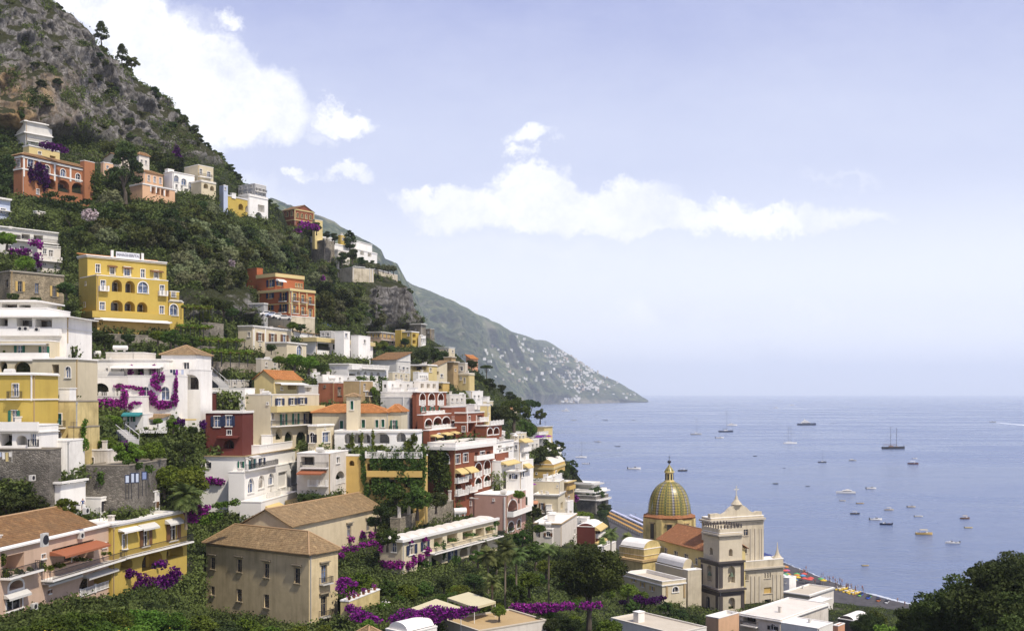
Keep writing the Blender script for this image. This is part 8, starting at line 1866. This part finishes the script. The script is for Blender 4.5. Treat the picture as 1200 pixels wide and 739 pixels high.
def shorecraft(px, off, L, col, name, label, group, yaw):
    q = shore_pt(px, off); root = empty(name, q, label, 'boat', group); a = Vector((math.cos(yaw), math.sin(yaw), 0)); b = Vector((-a.y, a.x, 0)); m = MB(); n = 6
    for s_ in ((-1, 1) if name == 'pedal_boat' else (0,)):
        o_ = q+b*s_*L*.15; w = L*.09 if name == 'pedal_boat' else L*.13
        pts = [(t, math.sin(math.pi*min(max(t, .03), .97))**.5*w) for t in [i/n for i in range(n+1)]]
        top = [o_+a*L*(t-.5)+b*x+UP*.45 for t, x in pts]+[o_+a*L*(t-.5)-b*x+UP*.45 for t, x in pts[::-1]]
        bot = [p-UP*.45-(p-o_)*.15 for p in top]; m.poly(top); k = len(top)
        for i in range(k): m.quad(bot[i], bot[(i+1) % k], top[(i+1) % k], top[i])
    m.build('hull', flat(col), root); m = MB(); m.cbox(q+UP*.45-a*L*.1, L*.2, L*.25, .35, yaw); m.build('seat', flat('white' if name == 'pedal_boat' else 'dark'), root)
for i in range(6): shorecraft(1005+i*3.6, 5.5+(i % 2)*3, 4.6, (.70, .48, .04), 'pedal_boat', 'bright yellow pedal boat drawn up at the water, number row on the dark sand'.replace(', number row', ' in the row'), 'yellow pedal boats', .9)
for i, (c, nm) in enumerate([((.05, .12, .6), 'blue'), ((.05, .12, .6), 'blue'), ((.25, .6, .12), 'bright green'), ((.25, .6, .12), 'bright green'), ((.05, .12, .6), 'blue'), ((.05, .12, .6), 'blue'), ((.05, .15, .6), 'blue'), ((.6, .2, .08), 'orange red'), ((.6, .2, .08), 'orange red'), ((.6, .6, .6), 'white'), ((.6, .6, .6), 'white'), ((.6, .6, .6), 'white')]):
    shorecraft(1024+i*3.2, 5+(i % 3)*1.6, 4.6, c, 'kayak', '%s kayak lying in the row on the dark sand' % nm, 'kayaks on the beach', 1.2)
# ------------------------------------------------------------------ lettering, posters and small things of the town
def text_on(f, u, z, s, height, name, col, par, d=.08, ext=.04, shear=0):
    cu = bpy.data.curves.new(name, 'FONT'); cu.body = s; cu.align_x = 'CENTER'; cu.align_y = 'CENTER'; cu.size = height/.7; cu.extrude = ext; cu.shear = shear; cu.offset = .03
    o = bpy.data.objects.new(name, cu); COL.objects.link(o); dg = bpy.context.evaluated_depsgraph_get(); me = bpy.data.meshes.new_from_object(o.evaluated_get(dg)); bpy.data.objects.remove(o)
    M = Matrix((( f.U.x, 0, f.N.x), (f.U.y, 0, f.N.y), (0, 1, 0))).to_4x4(); p = f.p(u, z, d)
    me.transform(Matrix.Translation(p)@M)
    if par: me.transform(Matrix.Translation(-wl(par)))
    me.materials.clear(); me.materials.append(flat(col)); o = bpy.data.objects.new(name, me); COL.objects.link(o)
    if par: o.parent = par
    return o
# board on the yellow hotel
f = Face(*(lambda b: (b.C, b.dR, b.wR, 0, 1))(YH)); f.O = P(103, 299, 199); f.O.z = 0
a45 = math.radians(45); f.U = Vector((math.sin(a45), math.cos(a45), 0)); f.N = Vector((f.U.y, -f.U.x, 0))
u0, z0, _ = f.hit(136, 299.5); u1, z1, _ = f.hit(163.5, 304.5); zt = (HH-(299-461)/F*199)*S
m = MB(); fbox(m, f, u0, u1, zt+.15, zt+1.55, -.1, .06); bd = m.build('name_board', flat((.7, .7, .72)), YH.h.root)
t = text_on(f, (u0+u1)/2, zt+.85, 'MARGHERITA', .62, 'lettering', (.28, .28, .32), YH.h.root, .08); 
for px in (131.5, 167): u = f.hit(px, 300)[0]; m = MB(); fbox(m, f, u-.3, u+.3, zt+.1, zt+1.75, -.3, .1); m.build('post', flat('white'), YH.h.root)
# hotel letters standing on the hedge
kf = Face(P(166, 506, 138.5), Vector((math.cos(.0), math.sin(.0), 0)), 5, 0, 1); u1 = kf.hit(193, 505)[0]; zc = P(180, 505, 138.5).z
nm = text_on(kf, u1/2, zc, 'Donna Rosa', .62, 'name_letters', 'white', None, .1, .05, .25); tag(nm, 'white slanted letters reading Donna Rosa above the clipped hedge', 'sign')
# posters on the road wall
pf = Face(P(145, 561, 117.5), Vector((math.cos(math.radians(28)), math.sin(math.radians(28))*-1*-1, 0)), 12, 0, 1)
for i, (x, y, w, h_) in enumerate(((149, 561, 4.5, 10), (158, 559.5, 8, 12), (169, 557, 5, 10))):
    u, z, d = pf.hit(x, y); W = w/F*d*1.25; Hh = h_/F*d; rt = empty('poster_frame', pf.p(u, z-Hh/2), ['narrow pale poster frame, left one on the dark rubble wall', 'double pale poster frame, middle one on the dark rubble wall', 'narrow blue poster frame, right one on the dark rubble wall'][i], 'poster')
    m = MB(); fbox(m, pf, u-W/2, u+W/2, z-Hh/2, z+Hh/2, 0, .12); m.build('frame', flat('navy'), rt)
    for j in range(2 if i == 1 else 1):
        n_ = 2 if i == 1 else 1; a0 = u-W/2+.12+j*W/n_; m = MB(); fbox(m, pf, a0, a0+W/n_-.24, z-Hh/2+.12, z+Hh/2-.12, .125, .14); m.build('sheet', flat((.5, .56, .66) if i < 2 else (.22, .27, .45)), rt)
    m = MB(); fbox(m, pf, u-W/2+.1, u-W/2+.18, z-Hh/2-2.2, z-Hh/2, 0, .08); fbox(m, pf, u+W/2-.18, u+W/2-.1, z-Hh/2-2.2, z-Hh/2, 0, .08); m.build('legs', flat('iron'), rt)
# pale canopies in the garden
def canopy(pts, Y, label):
    c = sum((P(x, y, yy) for (x, y), yy in zip(pts, Y)), Vector())/4; zz = c.z; rt = empty('canopy', c-UP*2.6, label, 'canopy'); V = []
    for (x, y), yy in zip(pts, Y): D = (HH*S-zz)*F/(y-461); V.append(Vector(((x-600)/F*D, D, zz)))
    m = MB(); m.poly(V); m.poly([v-UP*.15 for v in V][::-1])
    for i in range(4): m.quad(V[i]-UP*.35, V[(i+1) % 4]-UP*.35, V[(i+1) % 4], V[i])
    m.build('cloth', flat((.60, .54, .34), .9, .1), rt)
    for v in V: q = v*.97+Vector((c.x, c.y, zz))*.03; m = MB(); m.tube([Vector((q.x, q.y, zz-3.4)), Vector((q.x, q.y, zz-.1))], .06, 6); m.build('post', flat('white'), rt)
canopy([(524, 700), (549, 693), (581, 704), (556, 711)], [128]*4, 'flat pale yellow canopy, the right and larger of the two in the garden')
canopy([(481, 712), (511, 701), (541, 711), (510, 720)], [122]*4, 'flat pale yellow canopy, the left one partly behind purple flowers')
def parasol(px, py, r_px, Y, col, label, hgt=2.4, grp=None):
    c = P(px, py, Y); R = r_px/F*Y*S; rt = empty('parasol', c-UP*hgt, label, 'parasol', grp); m = MB(); m.tube([c-UP*(hgt+.5), c+UP*.1], .05, 6); m.build('pole', flat('wood'), rt)
    m = MB(); n = 8
    for k in range(n): a0, a1 = 2*math.pi*k/n, 2*math.pi*(k+1)/n; m.poly([c+UP*.25, c+Vector((R*math.cos(a0), R*math.sin(a0), -R*.28)), c+Vector((R*math.cos(a1), R*math.sin(a1), -R*.28))])
    m.build('canopy', flat(col, .85, .1), rt)
parasol(453, 703, 6, 126, 'white', 'white open parasol in the garden, the upper of two'); parasol(451, 709, 5.5, 124, 'white', 'white open parasol in the garden, the lower of two')
parasol(604, 509, 4, 240, 'white', 'small white parasol on the planted terrace right of the red hotel'); parasol(621, 565, 8, 238, 'purple', 'purple parasol on the terrace of the cream house')
parasol(643, 510, 4.5, 325, 'purple', 'flat purple awning parasol under the yellow box above the sea')
# flower pots on the terrace wall
for i, (px, py) in enumerate(((405, 703), (409, 701), (416, 700), (421, 698.5), (427, 696), (433, 695), (440, 692))):
    u = TWL.R.hit(px, py)[0]; u = min(max(u, .3), TWL.R.w-.3); q = TWL.R.p(u, TWL.zt+.12, -.15); rt = empty('flower_pot', q, 'terracotta pot on the ochre terrace wall, %s from the palazzo side' % ['first', 'second', 'third', 'fourth', 'fifth', 'sixth', 'seventh'][i], 'flower pot', 'pots on the terrace wall')
    m = MB(); m.lathe(q, [(.16, 0), (.25, .4), (.27, .42), (.2, .42)], 8); m.build('pot', flat('rust'), rt); v, qd = quads(RNG.normal(size=(60, 3))*.22+np.array(q)+np.array([0, 0, .6]), np.full(60, .1)); np_mesh('plant', v-np.array(wl(rt)), qd, lf('bright' if i % 2 else 'purple'), parent=rt)
# air conditioners and washing on the left houses
def ac(px, py, Y, label, w=.9, h_=.75, a=9):
    q = P(px, py, Y); an = math.radians(a); f = Face(q, Vector((math.sin(an), math.cos(an), 0)) if a < 45 else Vector((1, 0, 0)), 2, 0, 1); rt = empty('air_conditioner', q, label, 'air conditioner')
    m = MB(); fbox(m, f, -w/2, w/2, q.z-h_/2, q.z+h_/2, .02, .42); m.build('case', flat('lgrey'), rt)
    m = MB(); m.poly([f.p(x, z, .425) for x, z in round_loop(0, q.z, h_*.38, 12)]); m.build('fan', flat('dark'), rt); return rt
for a_ in ((50, 632, 97.5, 'double fan air conditioner box left on the pink terrace roof edge', 1.0, 1.5), (111, 623, 110.5, 'double fan air conditioner box between the pink and yellow houses', 1.0, 1.4), (93, 627, 106.5, 'single air conditioner box under the pink roof edge'), (38, 710, 98, 'single air conditioner low on the pink house wall'),
          (99, 598, 106, 'air conditioner on the corner of the brown tile roof'), (36, 559.5, 111, 'small pale air conditioner on the rubble footing')): ac(*a_)
for a_ in ((24.5, 385, 146.8, 'air conditioner left on the white apartment parapet'), (31, 385, 146.8, 'air conditioner in the middle of the white apartment parapet'), (44, 386, 146.8, 'air conditioner right on the white apartment parapet'), (95, 426.5, 162.6, 'left air conditioner high on the white arcaded house'), (102, 426.5, 162.6, 'right air conditioner high on the white arcaded house')): ac(*a_, a=90)
def laundry(px0, px1, py, Y, label, cols):
    a, b = P(px0, py, Y), P(px1, py, Y); rt = empty('washing_line', a, label, 'washing line'); m = MB(); m.tube([a, (a+b)/2-UP*.08, b], .02, 4)
    for q in (a, b): m.tube([q-UP*1.4, q+UP*.1], .03, 5)
    m.build('line', flat('lgrey'), rt); n = len(cols)
    for i, c in enumerate(cols):
        p = a.lerp(b, (i+.5)/n)-UP*.06; w = (b-a).length/n*.8; m = MB(); h_ = .6+.3*(i % 3); m.add([p-Vector((w/2, 0, 0)), p+Vector((w/2, 0, 0)), p+Vector((w/2, .08, -h_)), p+Vector((-w/2, .05, -h_))], [(0, 1, 2, 3)]); m.build('cloth', flat(c, .9), rt)
laundry(199, 222, 432.5, 159, 'washing line with dark and white clothes on the white tiled house', ['navy', 'navy', 'purple', 'white', 'bluew', 'white', 'white'])
laundry(241, 252, 451, 186, 'white washing line beside the stepped terraces', ['white', 'white', 'white', 'bluew'])
laundry(-2, 14, 529, 111, 'washing line with pale cloths at the left edge over the rubble wall', ['bluew', 'white', 'butter', 'white'])
laundry(27, 42, 362, 156.5, 'washing line with white sheets on the upper apartment balcony', ['bluew', 'white', 'white', 'bluew'])
# water tanks
def tank(px, py, Y, r, L, label):
    c = P(px, py, Y); rt = empty('water_tank', c, label, 'water tank'); m = MB(); a = Vector((L/2, .2, 0)); m.tube([c-a*1.08+UP*r, c-a+UP*r, c+a+UP*r, c+a*1.08+UP*r], [r*.5, r, r, r*.5], 14); m.build('tank', flat('white', .5), rt, smooth=False)
    m = MB(); m.cbox(c-a*.6-UP*.3, .2, r*1.6, .5); m.cbox(c+a*.6-UP*.3, .2, r*1.6, .5); m.build('stand', flat('lgrey'), rt)
tank(536, 603, 182, .75, 1.5, 'fat white water tank, left of a pair above the vaulted hotel roof'); tank(542.5, 602.5, 183, .75, 1.3, 'fat white water tank, right of a pair above the vaulted hotel roof')
tank(141, 410, 167, .45, 2.6, 'long white water tank on the flat roof of the white arcaded house'); tank(114, 416, 165, .42, 1.2, 'short white tank at the left end of the white arcaded roof')
tank(389, 445, 212, .5, 1.6, 'white water tank above the brick house'); tank(634, 616, 219, .6, 1.5, 'white tank on the flat roofed white house, left'); tank(642, 616, 219.5, .6, 1.5, 'white tank on the flat roofed white house, right')
# cars and scooter
def car(px, py, Y, col, label, yaw):
    q = P(px, py, Y); rt = empty('parked_car', q, label, 'car'); a = Vector((math.cos(yaw), math.sin(yaw), 0)); b = Vector((-a.y, a.x, 0))
    prof = [(-2.0, .35), (-2.05, .8), (-1.3, .95), (-.9, 1.4), (.5, 1.42), (1.1, .95), (1.95, .8), (2.0, .35)]; m = MB()
    L_ = [q+a*x+b*.8+UP*z for x, z in prof]; R_ = [q+a*x-b*.8+UP*z for x, z in prof]; m.poly(L_); m.poly(R_[::-1])
    for i in range(len(prof)): j = (i+1) % len(prof); m.quad(R_[i], R_[j], L_[j], L_[i])
    m.build('body', flat(col, .25, .6), rt)
    for s_ in (-1, 1): m = MB(); m.poly([q+a*x+b*s_*.81+UP*z for x, z in ((-1.1, .98), (-.82, 1.33), (.42, 1.34), (.9, .98))]); m.build('side_window', glass(), rt)
    for x in (-1.25, 1.25):
        for s_ in (-1, 1): m = MB(); c = q+a*x+b*s_*.72+UP*.32; m.tube([c-b*.1, c+b*.1], .32, 10); m.build('wheel', flat('dark'), rt)
for i, (px, py, Y, c, l) in enumerate(((313, 370.5, 238, 'white', 'white car parked left before the orange palazzo'), (319, 371.5, 238, 'bluew', 'pale blue car parked before the orange palazzo, second from left'), (326, 373, 237, 'white', 'white car parked before the orange palazzo, third from left'), (333, 375, 236, 'lgrey', 'silver car parked at the corner below the orange palazzo'), (381, 384, 262, 'blue', 'blue van like car parked right of the orange palazzo'))):
    car(px, py, Y, c, l, .35)
def scooter():
    q = P(94, 599, 112); rt = empty('scooter', q, 'white scooter standing on the road left of the white penthouse', 'scooter'); m = MB(); m.cbox(q+Vector((-.4, 0, .35)), .75, .3, .45); m.cbox(q+Vector((.1, 0, .3)), .5, .3, .08); m.cbox(q+Vector((.4, 0, .3)), .1, .38, .7); m.build('body', flat('white', .3), rt)
    m = MB(); m.cbox(q+Vector((-.35, 0, .8)), .65, .26, .1); m.build('seat', flat('dark'), rt); m = MB(); m.tube([q+Vector((.42, -.3, 1.05)), q+Vector((.42, .3, 1.05))], .03, 5); m.build('handlebar', flat('iron'), rt)
    for x in (-.5, .55): m = MB(); m.tube([q+Vector((x, -.06, .25)), q+Vector((x, .06, .25))], .25, 10); m.build('wheel', flat('dark'), rt)
    person(P(97, 599, 112.5), 4, .4, 'person in a blue top standing beside the white scooter')
scooter()
# people about the town
for i, (px, py, Y, l) in enumerate(((28, 705-3, 97, 'person on the pink house terrace'),)): pass
# chairs and tables on the terraces
def cafe(px, py, Y, label, n=2):
    q = P(px, py, Y); rt = empty('garden_table', q, label, 'table'); m = MB(); m.cbox(q+UP*.7, .8, .8, .05); m.build('table_top', flat('white'), rt); m = MB(); m.cbox(q, .08, .08, .7); m.build('leg', flat('lgrey'), rt)
cafe(84, 658.5, 103.5, 'white table on the covered terrace of the pink house')
for i, px in enumerate((128, 140, 152, 166, 178)): cafe(px, 382.5, gdepth(px, 386)-3, 'white table on the yellow hotel terrace, %s from the left' % ['first', 'second', 'third', 'fourth', 'fifth'][i])
# stair flights
def stairs(px0, py0, Y0, px1, py1, Y1, w, label):
    a, b = P(px0, py0, Y0), P(px1, py1, Y1); rt = empty('staircase', a, label, 'staircase'); d = b-a; n = max(6, int(abs(d.z)/.2)); h = Vector((d.x, d.y, 0)); L = h.length; h.normalize(); s_ = Vector((-h.y, h.x, 0)); m = MB()
    for i in range(n): p = a+d*(i/n); m.box(Vector((p.x, p.y, p.z-1.5)), h*(L/n+.02), s_*w, UP*(1.5+d.z/n if d.z > 0 else 1.5))
    m.build('steps', paint('grey', .6), rt); m = MB(); m.tube([a+UP*.9, b+UP*.9], .06, 5); m.tube([a+s_*w+UP*.9, b+s_*w+UP*.9], .06, 5)
    for i in range(0, n+1, 4): p = a+d*(i/n); m.tube([p, p+UP*.9], .03, 4)
    m.build('railing', flat('white'), rt)
stairs(163, 516, 131, 147, 503, 143, 1.6, 'white railed stair flight down from the terrace beside the white kiosk')
stairs(268, 452, 180, 236, 424, 192, 2.2, 'grey stair flight climbing left of the orange gabled house')
